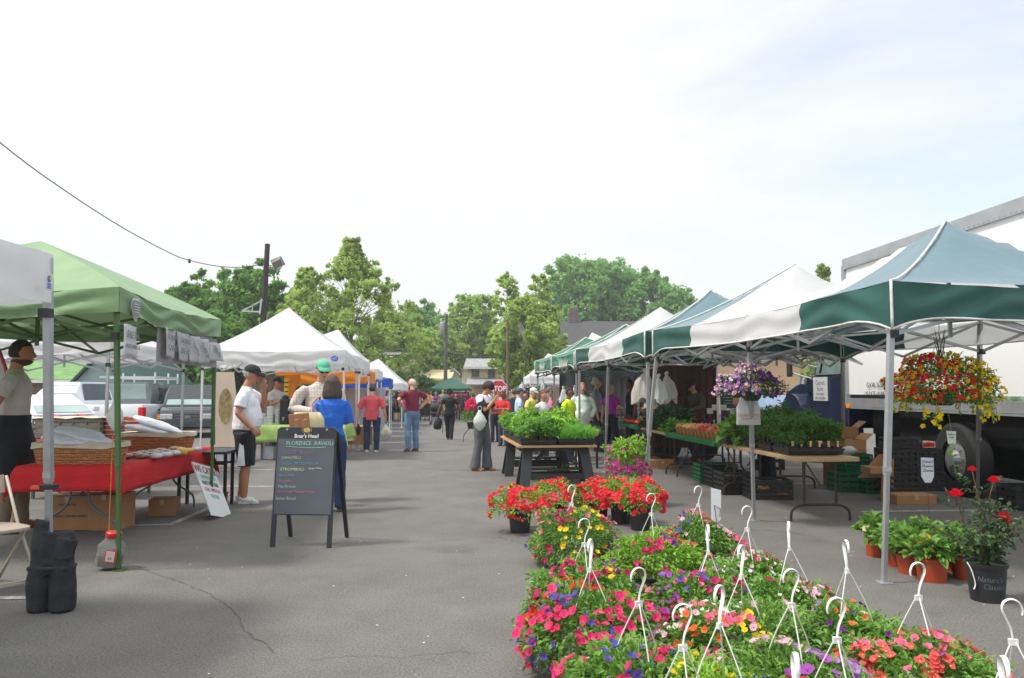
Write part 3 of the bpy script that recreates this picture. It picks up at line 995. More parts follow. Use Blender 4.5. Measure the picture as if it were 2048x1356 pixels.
def house(name, label, x0, x1, y0, y1, ze, zr, wall, roof, ridge='X', over=.35, z0=None, group=None, cat='building', windows=(), gablewall=None, door=None, gwin=()):
 """rectangular house; front face at y0 faces the camera; ridge along X or Y. windows: (x, z, w, h)"""
 cx, cy = (x0 + x1) / 2, (y0 + y1) / 2
 zb = gz(cy)
 t = thing(name, label, cat, (cx, cy, zb), group=group)
 hx, hy = (x1 - x0) / 2, (y1 - y0) / 2
 m = MB(); m.box((0, 0, ze / 2 - .3), (2 * hx, 2 * hy, ze + .6)); m.build('wall', wall, t)
 for s_ in (-1, 1):
  gm = MB()
  if ridge == 'X':
   gm.prism([(-hy, ze + .002), (hy, ze + .002), (0, zr)], s_ * hx - .1 * (s_ > 0), s_ * hx + .1 * (s_ < 0), 'X')
  else:
   gm.prism([(-hx, ze + .002), (hx, ze + .002), (0, zr)], s_ * hy - .15 * (s_ > 0), s_ * hy + .15 * (s_ < 0), 'Y')
  gm.build('gable', gablewall or wall, t)
 r = MB(); th = .14
 if ridge == 'X':
  k = (zr - ze) / hy
  for s_ in (-1, 1):
   e = s_ * (hy + over); ez = ze - k * over
   r.prism([(0, zr + .02), (e, ez + .02), (e, ez + .02 + th), (0, zr + .02 + th)], -hx - over, hx + over, 'X')
 else:
  k = (zr - ze) / hx
  for s_ in (-1, 1):
   e = s_ * (hx + over); ez = ze - k * over
   r.prism([(0, zr + .02), (e, ez + .02), (e, ez + .02 + th), (0, zr + .02 + th)], -hy - over, hy + over, 'Y')
 ro = r.build('roof', roof, t)
 gt_ = MB()
 if ridge == 'X':
  gt_.box((0, -hy - over - .06, ze - k * over + .05), (2 * hx + 2 * over, .12, .14))
  gt_.build('gutter', M_WHITETRIM, t)
 for w_ in windows:
  window(t, w_[0] - cx, -hy, w_[1], w_[2], w_[3], *(w_[4:]))
 for w_ in gwin:
  window(t, w_[0] - cx, -hy, w_[1], w_[2], w_[3])
 return t, ro
def X_at(px, Y): return (px - 1024) / FOC * Y * .9995
def Z_at(py, Y): return HC + (780 - py) / FOC * Y
# large tan building with dark roof
Y = 82
M_SHUT = mat('dark_red_shutter', (.09, .04, .035), .7)
t, ro = house('apartment_building', 'long tan two-storey building under a dark shingled roof behind the trees', X_at(1040, Y), X_at(1800, Y), Y, Y + 14,
      Z_at(690, Y) - gz(Y), Z_at(645, Y + 7) - gz(Y), M_TANSTUCCO, M_ROOFDK, windows=[(X_at(px, Y), Z_at(712, Y) - gz(Y), 2.6, 1.3, M_WHITETRIM, M_SHUT) for px in (1090, 1180, 1270)] +
      [(X_at(px, Y), Z_at(750, Y) - gz(Y), 2.2, 1.5) for px in (1090, 1180, 1270)])
ch = MB(); ch.box((X_at(1147, Y + 7) - t.location.x, 0, Z_at(640, Y + 7) - gz(Y) + .2), (1.2, 1.0, 1.0)); ch.box((X_at(1147, Y + 7) - t.location.x, 0, Z_at(634, Y + 7) - gz(Y) + .7), (.9, .8, .6))
ch.build('chimney', mat('chimney_brick', (.15, .12, .11), .9, .3, 3), ro)
ch = MB(); ch.tube([(X_at(1153, Y + 7) - t.location.x, .2, Z_at(640, Y + 7)), (X_at(1153, Y + 7) - t.location.x, .2, Z_at(608, Y + 7))], .05, 6); ch.build('antenna', M_ALU, ro)
# tan side wing with gable, nearer
Y = 78
house('apartment_building', 'tan end wing with a tall windowed gable beside the stop sign', X_at(992, Y), X_at(1030, Y), Y, Y + 3.6, Z_at(690, Y) - gz(Y), Z_at(655, Y) - gz(Y), mat('peach_stucco', srgb(222, 190, 146), .85, .06, 1), M_ROOFDK, ridge='Y',
      windows=[(X_at(1004, Y), Z_at(712, Y) - gz(Y), .75, 1.3), (X_at(1015, Y), Z_at(712, Y) - gz(Y), .3, 1.3), (X_at(1002, Y), Z_at(770, Y) - gz(Y), .7, 1.2), (X_at(1015, Y), Z_at(770, Y) - gz(Y), .7, 1.2)])
# low brown wing behind the right-hand tents
Y = 60
house('shop_building', 'low brown building with a flat parapet behind the white far tent', X_at(1036, Y), X_at(1420, Y), Y, Y + 9, Z_at(722, Y) - gz(Y), Z_at(720, Y) - gz(Y) + .3, M_TANDARK, M_ROOFDK,
      windows=[(X_at(px, Y), Z_at(765, Y) - gz(Y), 2.2, 1.2) for px in (1070, 1150, 1230)])
# cream house with two windows
Y = 66
t, ro = house('brick_house'.replace('brick_', 'cream_'), 'small cream-sided house with two upper windows behind the dark green tent', X_at(936, Y), X_at(1000, Y), Y, Y + 7, Z_at(735, Y) - gz(Y), Z_at(724, Y + 3) - gz(Y) + .2, M_SIDCREAM, M_ROOFGY,
      windows=[(X_at(951, Y), Z_at(745, Y) - gz(Y), .5, .5, mat('dark_frame', (.12, .13, .12), .6)), (X_at(983, Y), Z_at(745, Y) - gz(Y), .45, .6, mat('dark_frame', (.12, .13, .12), .6))])
pr = MB(); pr.prism([(-3.5 - 1.6, Z_at(768, Y)), (-3.5 + .02, Z_at(755, Y)), (-3.5 + .02, Z_at(757, Y)), (-3.5 - 1.6, Z_at(770, Y))], -1.4, 1.6, 'X'); pr.build('porch_roof', M_ROOFGY, t, off=(0, 0, -gz(Y)))
house('cream_house', 'pale gable end of a house just left of the cream house', X_at(921, Y), X_at(935, Y), Y + 2, Y + 6, Z_at(742, Y) - gz(Y), Z_at(726, Y) - gz(Y), M_SIDWHITE, M_ROOFGY, ridge='Y', over=.15)
Y = 75
house('garage', 'white gabled garage behind the utility pole', X_at(893, Y), X_at(918, Y), Y, Y + 5, Z_at(752, Y) - gz(Y), Z_at(739, Y) - gz(Y), M_SIDWHITE, M_ROOFGY, ridge='Y', over=.15)
Y = 62
house('cream_house', 'wide pale sided house seen above the far white tent on the left', X_at(735, Y), X_at(812, Y), Y, Y + 8, Z_at(708, Y) - gz(Y), Z_at(703, Y) - gz(Y), M_SIDCREAM, M_ROOFGY, windows=[(X_at(775, Y), Z_at(765, Y) - gz(Y), .9, .9)])
Y = 72
house('cream_house', 'low yellowish house wall behind the round shrub', X_at(812, Y), X_at(896, Y), Y, Y + 8, Z_at(758, Y) - gz(Y), Z_at(742, Y + 4) - gz(Y), M_SIDCREAM, mat('tan_shingles', srgb(196, 184, 140), .9, .15, 2))
# green-roofed building far left
Y = 38
t, ro = house('shop_building', 'brick building with a pale green roof behind the white pickup', X_at(-60, Y), X_at(158, Y), Y, Y + 8, Z_at(768, Y) - gz(Y) + .2, Z_at(724, Y + 4) - gz(Y), M_BRICK, M_ROOFGN)
dp = MB(); dp.tube([(X_at(152, Y) - t.location.x, -4.1, .1), (X_at(152, Y) - t.location.x, -4.1, 2.0), (X_at(149, Y) - t.location.x, -4.3, 2.2)], .05, 6); dp.build('downpipe', M_WHITETRIM, t)
house('shop_building', 'blue-grey sided gable with green trim beside the green-roofed brick building', X_at(160, Y), X_at(262, Y), Y - .5, Y + 7, Z_at(766, Y) - gz(Y), Z_at(712, Y) - gz(Y), mat('dark_green_wall', (.02, .06, .05), .7, .15), mat('green_metal', (.03, .09, .075), .6), ridge='Y', gablewall=M_SIDBLUE, over=.25)
# ------------------------------------------------------------------ trees
def leafmat(name, col, tl=.5, var=.35):
 m = mat(name, col, .6, var, .6, tl=tl, spec=.3)
 n, l = m.node_tree.nodes, m.node_tree.links
 return m
M_BARK = mat('grey_bark', (.13, .115, .10), .9, .3, 5, .4, 20)
M_BARKD = mat('dark_bark', (.06, .05, .042), .9, .3, 5, .4, 20)
M_LEAF_MAPLE = leafmat('dark_maple_leaves', srgb(116, 158, 72))
M_LEAF_PLANE = leafmat('plane_tree_leaves', srgb(168, 192, 104))
M_LEAF_MID = leafmat('mid_green_leaves', srgb(164, 192, 104))
M_LEAF_FAR = leafmat('far_green_leaves', srgb(134, 178, 98))
M_LEAF_BUSH = leafmat('bush_leaves', srgb(86, 116, 70))
def leaf_cloud(cent, rad_, n, size, rng, flat=.55):
 """numpy leaf quads round cluster centres; returns verts, faces"""
 cent = np.array(cent); rad_ = np.array(rad_)
 idx = rng.integers(0, len(cent), n)
 d = rng.normal(size=(n, 3)); d /= np.linalg.norm(d, axis=1)[:, None]
 rr_ = rng.random(n) ** .62 * 1.18
 pos = cent[idx] + d * (rr_ * rad_[idx])[:, None] * np.array([1, 1, .8])
 nrm = rng.normal(size=(n, 3)) * .7 + d * .6 + np.array([0, 0, .5]); nrm /= np.linalg.norm(nrm, axis=1)[:, None]
 t1 = np.cross(nrm, rng.normal(size=(n, 3))); t1 /= np.linalg.norm(t1, axis=1)[:, None]
 t2 = np.cross(nrm, t1)
 s_ = (size * (.6 + .8 * rng.random(n)))[:, None]
 v = np.stack([pos - t1 * s_, pos + t2 * s_ * flat, pos + t1 * s_ * .9, pos - t2 * s_ * flat], 1).reshape(-1, 3)
 return v
def np_mesh(name, v, nq, m, parent, fpn=4, keep=None):
 me = bpy.data.meshes.new(name)
 n = len(v)
 me.vertices.add(n)
 me.vertices.foreach_set('co', v.astype(np.float32).ravel())
 k = n // fpn
 me.loops.add(n); me.loops.foreach_set('vertex_index', np.arange(n, dtype=np.int32))
 me.polygons.add(k)
 me.polygons.foreach_set('loop_start', np.arange(0, n, fpn, dtype=np.int32))
 me.polygons.foreach_set('loop_total', np.full(k, fpn, dtype=np.int32))
 me.update(calc_edges=True)
 me.validate()
 me.materials.append(m)
 o = bpy.data.objects.new(name, me)
 C.objects.link(o)
 o.parent = parent
 return o
def tree(name, label, x, y, h, w, leaf, bark, nclust=60, nleaf=12000, size=.16, crown_lo=.25, group=None, shape='round', seed=0, cr=.16, trunk_r=None, gappy=False, cat='tree'):
 """h total height, w crown width (m)"""
 rng = np.random.default_rng(seed); rr = random.Random(seed)
 t = thing(name, label, cat, (x, y, gz(y)), group=group)
 tb = MB()
 tr_ = trunk_r or h * .022
 lean = rr.uniform(-.03, .03) * h
 zs = [0, .15, .35, .6, .85]
 tp = [Vector((lean * q * q + rr.uniform(-.01, .01) * h, rr.uniform(-.01, .01) * h, q * h)) for q in zs]
 tb.tube(tp, [tr_ * 1.25, tr_, tr_ * .8, tr_ * .45, tr_ * .12], 7)
 cents, rads = [], []
 ga = 2.399963
 lo = crown_lo * h
 for i in range(nclust):
  q = (i + .5) / nclust
  if shape == 'round':
   zz = -1 + 2 * q
   rxy = math.sqrt(max(0, 1 - zz * zz))
   sh = rr.uniform(.55, 1.0)
   px_, pz_ = rxy * sh, lo + (h - lo) * (.5 + .5 * zz * rr.uniform(.8, 1.0))
  elif shape == 'cone':
   pz_ = lo + (h - lo) * q
   px_ = (1 - q) ** .7 * rr.uniform(.35, 1)
  else:     # spreading / open: wide below, spire above
   pz_ = lo + (h - lo) * q ** .9
   prof_ = max(.12, math.sin(PI * min(1, (q * .75 + .28))) ** .8) * (1 if q < .5 else max(.22, 1 - (q - .5) * 1.15))
   px_ = prof_ * math.sqrt(rr.uniform(.05, 1.0))
  a = i * ga + rr.uniform(-.4, .4)
  c = Vector((math.cos(a) * px_ * w / 2 + lean * .5, math.sin(a) * px_ * w / 2, pz_))
  c *= 1.0
  rcl = w * cr * rr.uniform(.6, 1.25) * (1.0 if shape != 'open' else (.95 if q < .6 else .6))
  cents.append(tuple(c)); rads.append(rcl)
  # limb
  zb_ = max(.12 * h, min(.8 * h, c.z - rr.uniform(.10, .28) * h))
  k = zb_ / h
  j = max(i_ for i_ in range(5) if zs[i_] <= k)
  j = min(j, 3)
  b0_ = tp[j].lerp(tp[j + 1], (k - zs[j]) / (zs[j + 1] - zs[j]))
  mid = b0_.lerp(c, .55) + Vector((0, 0, rr.uniform(-.01, .03) * h))
  lr = tr_ * rr.uniform(.16, .34) * (1.2 - k)
  tb.tube([b0_, mid, c], [lr, lr * .6, lr * .2], 5, cap=False)
  for _ in range(3):
   e = c + Vector((rr.uniform(-1, 1), rr.uniform(-1, 1), rr.uniform(-.4, 1))) * rcl * .9
   tb.tube([mid.lerp(c, .6), e], [lr * .35, lr * .08], 4, cap=False)
 tb.build('trunk', bark, t, smooth=True, recalc=False)
 # secondary smaller clumps on the periphery give a broken outline
 c2, r2 = list(cents), list(rads)
 for c, r_ in zip(cents, rads):
  for _ in range(4 if not gappy else 3):
   d = Vector((rr.uniform(-1, 1), rr.uniform(-1, 1), rr.uniform(-.6, 1))).normalized() * r_ * rr.uniform(.7, 1.35)
   c2.append(tuple(Vector(c) + d)); r2.append(r_ * rr.uniform(.22, .5))
 v = leaf_cloud(c2, r2, int(nleaf * 1.7), size * .8, rng)
 np_mesh('crown', v, 0, leaf, t)
 return t
DM = 'dark maples behind the left-hand tents'
def tr_px(name, label, px, ptop, wpx, Y, leaf, bark=M_BARK, base=None, **kw):
 return tree(name, label, X_at(px, Y), Y, Z_at(ptop, Y) - gz(Y), wpx / FOC * Y, leaf, bark, **kw)
tr_px('maple_tree', 'dark maple whose crown starts just above the sage green tent', 385, 562, 150, 58, M_LEAF_MAPLE, M_BARKD, nclust=70, nleaf=16000, size=.24, crown_lo=.12, group=DM, seed=21)
tr_px('maple_tree', 'dark maple right behind the lamp pole', 492, 544, 170, 55, M_LEAF_MAPLE, M_BARKD, nclust=80, nleaf=20000, size=.23, crown_lo=.10, group=DM, seed=22)
tr_px('maple_tree', 'low dark tree behind the ladder rack of the pickup', 430, 640, 190, 50, M_LEAF_MAPLE, M_BARKD, nclust=60, nleaf=14000, size=.22, crown_lo=.02, group=DM, seed=23)
tr_px('maple_tree', 'bushy tree between the brick building and the dark maples', 285, 655, 190, 52, M_LEAF_MID, M_BARKD, nclust=60, nleaf=14000, size=.2, crown_lo=.0, group=DM, seed=24)
tr_px('maple_tree', 'dark tree filling the gap behind the coffee tent', 575, 630, 200, 62, M_LEAF_MAPLE, M_BARKD, nclust=60, nleaf=12000, size=.24, crown_lo=.0, group=DM, seed=25)
tr_px('plane_tree', 'tall open plane tree with thin pale leaves rising over the white pointed tent', 705, 488, 330, 47, M_LEAF_PLANE, M_BARK, nclust=130, nleaf=30000, size=.14, crown_lo=.16, shape='open', seed=31, cr=.075, gappy=True, trunk_r=.16)
tr_px('plane_tree', 'lower spreading plane tree left of the tall one', 610, 545, 210, 50, M_LEAF_PLANE, M_BARK, nclust=80, nleaf=16000, size=.15, crown_lo=.2, shape='open', seed=32, cr=.10, gappy=True)
FT = 'broad trees behind the far houses'
tr_px('broadleaf_tree', 'pale green tree just left of the utility pole', 838, 612, 110, 95, M_LEAF_FAR, M_BARK, nclust=60, nleaf=12000, size=.3, crown_lo=.1, group=FT, seed=41)
tr_px('broadleaf_tree', 'rounded yellow-green tree just right of the utility pole', 940, 588, 120, 88, M_LEAF_MID, M_BARK, nclust=70, nleaf=16000, size=.27, crown_lo=.1, group=FT, seed=42)
tr_px('broadleaf_tree', 'green tree whose lower crown hangs over the small garage', 862, 662, 130, 80, M_LEAF_MID, M_BARK, nclust=60, nleaf=12000, size=.25, crown_lo=.18, group=FT, seed=43)
tr_px('broadleaf_tree', 'olive tree behind the farthest white tent on the left', 780, 640, 130, 75, M_LEAF_MID, M_BARK, nclust=60, nleaf=12000, size=.25, crown_lo=.2, group=FT, seed=44)
tr_px('sycamore_tree', 'young sycamore with an open crown in front of the tan building', 1062, 592, 150, 50, M_LEAF_PLANE, M_BARK, nclust=80, nleaf=20000, size=.15, crown_lo=.22, shape='round', seed=51, cr=.11, gappy=True, trunk_r=.14)
tr_px('sycamore_tree', 'slender wispy tree top just left of the tan roof', 1010, 536, 62, 53, M_LEAF_PLANE, M_BARK, nclust=34, nleaf=3600, size=.15, crown_lo=.3, shape='round', seed=52, cr=.15, gappy=True, trunk_r=.1)
tr_px('sycamore_tree', 'second wispy tree top rising from the open sycamore crown', 1076, 545, 66, 54, M_LEAF_PLANE, M_BARK, nclust=34, nleaf=4200, size=.15, crown_lo=.3, shape='round', seed=53, cr=.15, gappy=True, trunk_r=.1)
BT = 'big trees rising behind the dark shingled roof'
tr_px('broadleaf_tree', 'largest rounded tree behind the dark roof, left of centre of the group', 1165, 520, 185, 115, M_LEAF_FAR, M_BARKD, nclust=90, nleaf=24000, size=.34, crown_lo=.22, group=BT, seed=61)
tr_px('broadleaf_tree', 'rounded tree overlapping the right side of the largest one', 1232, 528, 140, 118, M_LEAF_FAR, M_BARKD, nclust=80, nleaf=18000, size=.34, crown_lo=.2, group=BT, seed=62)
tr_px('broadleaf_tree', 'darker pointed tree at the right end of the big group', 1308, 546, 130, 110, M_LEAF_FAR, M_BARKD, nclust=70, nleaf=16000, size=.33, crown_lo=.15, group=BT, shape='round', seed=63)
tr_px('broadleaf_tree', 'lower tree sloping down behind the white peak of the striped tent', 1365, 580, 110, 105, M_LEAF_FAR, M_BARKD, nclust=60, nleaf=12000, size=.32, crown_lo=.1, group=BT, seed=64)
tr_px('broadleaf_tree', 'tree whose thin top twigs show left of the box truck', 1650, 528, 110, 60, M_LEAF_PLANE, M_BARK, nclust=60, nleaf=9000, size=.18, crown_lo=.2, shape='open', seed=65, cr=.12, gappy=True, group=BT)
tree('round_shrub', 'dark round clipped shrub behind the bald man', X_at(843, 58), 58, Z_at(751, 58) - gz(58), 2.9, M_LEAF_BUSH, M_BARKD, nclust=40, nleaf=9000, size=.11, crown_lo=.02, seed=71, cr=.17, cat='shrub')
tree('round_shrub', 'low green shrub left of the dark green tent', X_at(872, 60), 60, Z_at(768, 60) - gz(60), 2.4, M_LEAF_MID, M_BARKD, nclust=30, nleaf=6000, size=.11, crown_lo=.02, seed=72, cr=.17, cat='shrub')
# far treeline that reads as one mass
rng = np.random.default_rng(90)
cs, rs = [], []
for i in range(260):
 px = -260 + 2560 * i / 260
 Y = 150 + 30 * math.sin(i * 1.7)
 top = 655 + 26 * math.sin(i * .13) + 12 * math.sin(i * .41)
 if px > 1400: top += 40
 for k in range(3):
  z = gz(Y) + (Z_at(top, Y) - gz(Y)) * (.2 + .28 * k)
  cs.append((X_at(px, Y), Y + k, z)); rs.append(3.6)
v = leaf_cloud(cs, rs, 36000, .62, rng)
o = np_mesh('treeline', v, 0, M_LEAF_FAR, None)
tag(o, 'continuous line of distant trees closing the horizon', 'trees', kind='stuff')
# ------------------------------------------------------------------ poles, wires, street furniture
M_WOODP = mat('weathered_pole_wood', (.12, .105, .09), .9, .25, 6, .3)
M_WOODD = mat('dark_creosote_wood', (.045, .035, .032), .85, .25, 6, .3)
M_WIRE = mat('black_cable', (.03, .03, .03), .6)
M_CHERRY = mat('galvanised_grey', (.3, .31, .32), .5, .1, metal=.4)
Y = 34
b = P(522, 700, Y); tp_ = P(535, 488, Y)
lp = thing('light_pole', 'dark wooden pole with a floodlight above the coffee tent', 'light pole', (b.x, Y, gz(Y)))
m = MB(); m.tube([(-.10, 0, 0), (tp_.x - b.x, 0, tp_.z - gz(Y))], [.17, .11], 12); m.build('pole', M_WOODD, lp, smooth=True, auto=40)
fl = MB()
c = P(555, 527, Y) - lp.location
M3 = Matrix.Rotation(rad(-25), 3, 'Y') @ Matrix.Rotation(rad(25), 3, 'X')
for s_ in (0,):
 fl.add([c + M3 @ Vector(p) for p in [(-.2, -.12, -.15), (.2, -.12, -.15), (.26, .2, -.22), (-.26, .2, -.22), (-.2, -.12, .15), (.2, -.12, .15), (.26, .2, .22), (-.26, .2, .22)]],
           [(0, 1, 5, 4), (1, 2, 6, 5), (2, 3, 7, 6), (3, 0, 4, 7), (4, 5, 6, 7), (0, 3, 2, 1)])
f_ = fl.build('floodlight', mat('floodlight_housing', (.16, .155, .14), .5), lp); bevel(f_, .02)
ar = MB(); a0 = P(533, 536, Y) - lp.location; a1 = P(555, 540, Y) - lp.location
ar.tube([a0, a1], .025, 6); ar.tube([a1, a1 + Vector((.18, 0, .12)), c + Vector((.2, 0, 0))], .02, 6); ar.tube([a1, c + Vector((-.12, 0, -.1))], .02, 6)
ar.build('arm', M_CHERRY, lp)
br = MB(); q = [P(x, y, Y - .1) - lp.location for x, y in ((484, 622), (526, 600), (522, 624))]
br.bar(q[0], q[1], .05); br.bar(q[0], q[2], .06); br.bar(q[1] + Vector((-.06, 0, .05)), q[2] + Vector((-.05, 0, -.1)), .07); br.bar(q[0].lerp(q[1], .5), q[0].lerp(q[2], .55), .03)
br.build('sign_bracket', mat('pale_galvanised', (.5, .52, .52), .5), lp)
# cable
ends = [(-260, 60, 20.0), (0, 285, 22.2), (140, 388, 25), (250, 458, 27.5), (340, 506, 29.8), (380, 521, 30.8), (440, 533, 32.2), (490, 534, 33.2), (526, 527, 34)]
m = MB(); pts = bez([P(x, y, yy) for x, y, yy in ends], 6)
m.tube(pts, .018, 5)
m.tube([P(379, 518, 30.8), P(379, 526, 30.8)], .05, 5)
o = m.build('overhead_cable', M_WIRE, None, smooth=True)
tag(o, 'sagging black cable running from the upper left to the floodlight pole', 'cable')
# utility pole
Y = 70
b = P(891, 780, Y); tt_ = P(893, 628, Y)
up = thing('utility_pole', 'wooden utility pole with a grey transformer, behind the dark green tent', 'utility pole', (b.x, Y, gz(Y)))
m = MB(); m.tube([(-.05, 0, 0), (tt_.x - b.x, 0, tt_.z - gz(Y))], [.2, .13], 10); m.build('pole', M_WOODP, up, smooth=True, auto=40)
c = P(885, 657, Y) - up.location
m = MB(); m.lathe([(.22, -.55), (.25, -.5), (.25, .45), (.2, .55)], c, 14); m.build('transformer', M_CHERRY, up, smooth=True, auto=40)
m = MB(); c = P(893, 634, Y) - up.location; m.box(c, (1.2, .1, .1)); m.box(c + Vector((0, 0, -.9)), (.7, .1, .1))
for k in (-.5, -.2, .3, .5): m.tube([c + Vector((k, 0, .05)), c + Vector((k, 0, .28))], .04, 6)
m.build('crossarm', M_WOODP, up)
# wires crossing
m = MB()
for (z0, z1, z2, r_) in ((704, 706, 707, .05), (708, 711, 709, .025)):
 m.tube(bez([P(560, z0 + 4, Y + 2), P(760, z0, Y), P(892, z1, Y), P(1000, z2 + 8, Y), P(1250, z2 + 12, Y + 6)], 6), r_, 5)
o = m.build('overhead_cable', M_WIRE, None); tag(o, 'twin cables carried across by the far utility pole', 'cable')
Y = 44
b = P(1015, 780, Y)
up = thing('utility_pole', 'thin brown pole standing beside the stop sign', 'utility pole', (b.x, Y, gz(Y)))
m = MB(); m.tube([(0, 0, 0), (0, 0, Z_at(640, Y) - gz(Y))], [.09, .07], 10); m.build('pole', mat('brown_pole', (.16, .11, .07), .8, .2), up, smooth=True, auto=40)
b = P(317, 780, 40)
up = thing('utility_pole', 'brown pole behind the ladder rack, under the tent edge', 'utility pole', (X_at(240, 40), 40, gz(40)))
m = MB(); m.tube([(0, 0, 0), (.2, 0, Z_at(690, 40) - gz(40) + 1.5)], [.22, .19], 10); m.build('pole', M_WOODP, up, smooth=True, auto=40)
# stop sign
M_RED = mat('sign_red', srgb(196, 36, 40), .5, .03)
M_SWHITE = mat('sign_white', (.8, .8, .8), .5, .02)
Y = 38
c = P(997, 778, Y)
st = thing('stop_sign', 'red octagonal stop sign with white letters, partly behind the woman with short dark hair', 'road sign', (c.x, Y, gz(Y)))
zc = c.z - gz(Y); r_ = .46
oc = lambda r: [(math.cos(PI / 8 + k * PI / 4) * r, zc + math.sin(PI / 8 + k * PI / 4) * r) for k in range(8)]
m = MB(); m.prism(oc(r_), 0, .012, 'Y', 0); m.prism(oc(r_ * .93), -.006, -.001, 'Y', 1); m.build('sign_plate', [M_SWHITE, M_RED], st)
text('STOP', .36, M_SWHITE, st, (0, -.010, zc), bold=.012, sx=.85)
m = MB(); m.bar((0, .03, 0), (0, .03, zc + .3), .05); m.build('post', M_CHERRY, st)
# ------------------------------------------------------------------ people
SKIN = {'fair': mat('fair_skin', srgb(214, 160, 134), .55, .08, 9, bump=.05), 'tan': mat('tanned_skin', srgb(186, 128, 98), .55, .1, 9, bump=.05),
  'brown': mat('brown_skin', srgb(128, 84, 62), .55, .1, 9), 'olive': mat('olive_skin', srgb(190, 142, 112), .55, .1, 9)}
_cloth_tex = bpy.data.textures.new('cloth_folds', 'CLOUDS')
_cloth_tex.noise_scale = .16
_cloth_tex.noise_depth = 2
def cloth(name, rgb, rough=.85, var=.10, **k):
 return mat(name, srgb(*rgb), rough, var, 5, .25, 40, **k)
M_EYE = mat('eye_dark', (.02, .015, .012), .3)
M_LIP = mat('lip_colour', srgb(160, 92, 82), .6)
HAIRC = {}
def hair_mat(rgb):
 k = tuple(rgb)
 if k not in HAIRC:
  m = mat('hair_%d' % (len(HAIRC) + 1), srgb(*rgb), .5, .5, 9, .9, 9)
  nd, lk = m.node_tree.nodes, m.node_tree.links
  mpp = nd.new('ShaderNodeMapping')
  mpp.inputs['Scale'].default_value = (9, 9, .7)
  tcc = [q for q in nd if q.type == 'TEX_COORD'][0]
  lk.new(tcc.outputs['Object'], mpp.inputs[0])
  for q in nd:
   if q.type == 'TEX_NOISE': lk.new(mpp.outputs[0], q.inputs['Vector'])
  HAIRC[k] = m
 return HAIRC[k]
def remesh(o, vox, smooth=3, disp=0.0):
 m = mod(o, 'REMESH', mode='VOXEL', voxel_size=vox)
 m.use_smooth_shade = True
 if smooth:
  mod(o, 'SMOOTH', factor=.5, iterations=smooth)
 if disp:
  mod(o, 'DISPLACE', texture=_cloth_tex, strength=disp, mid_level=.5, texture_coords='GLOBAL')
 return o
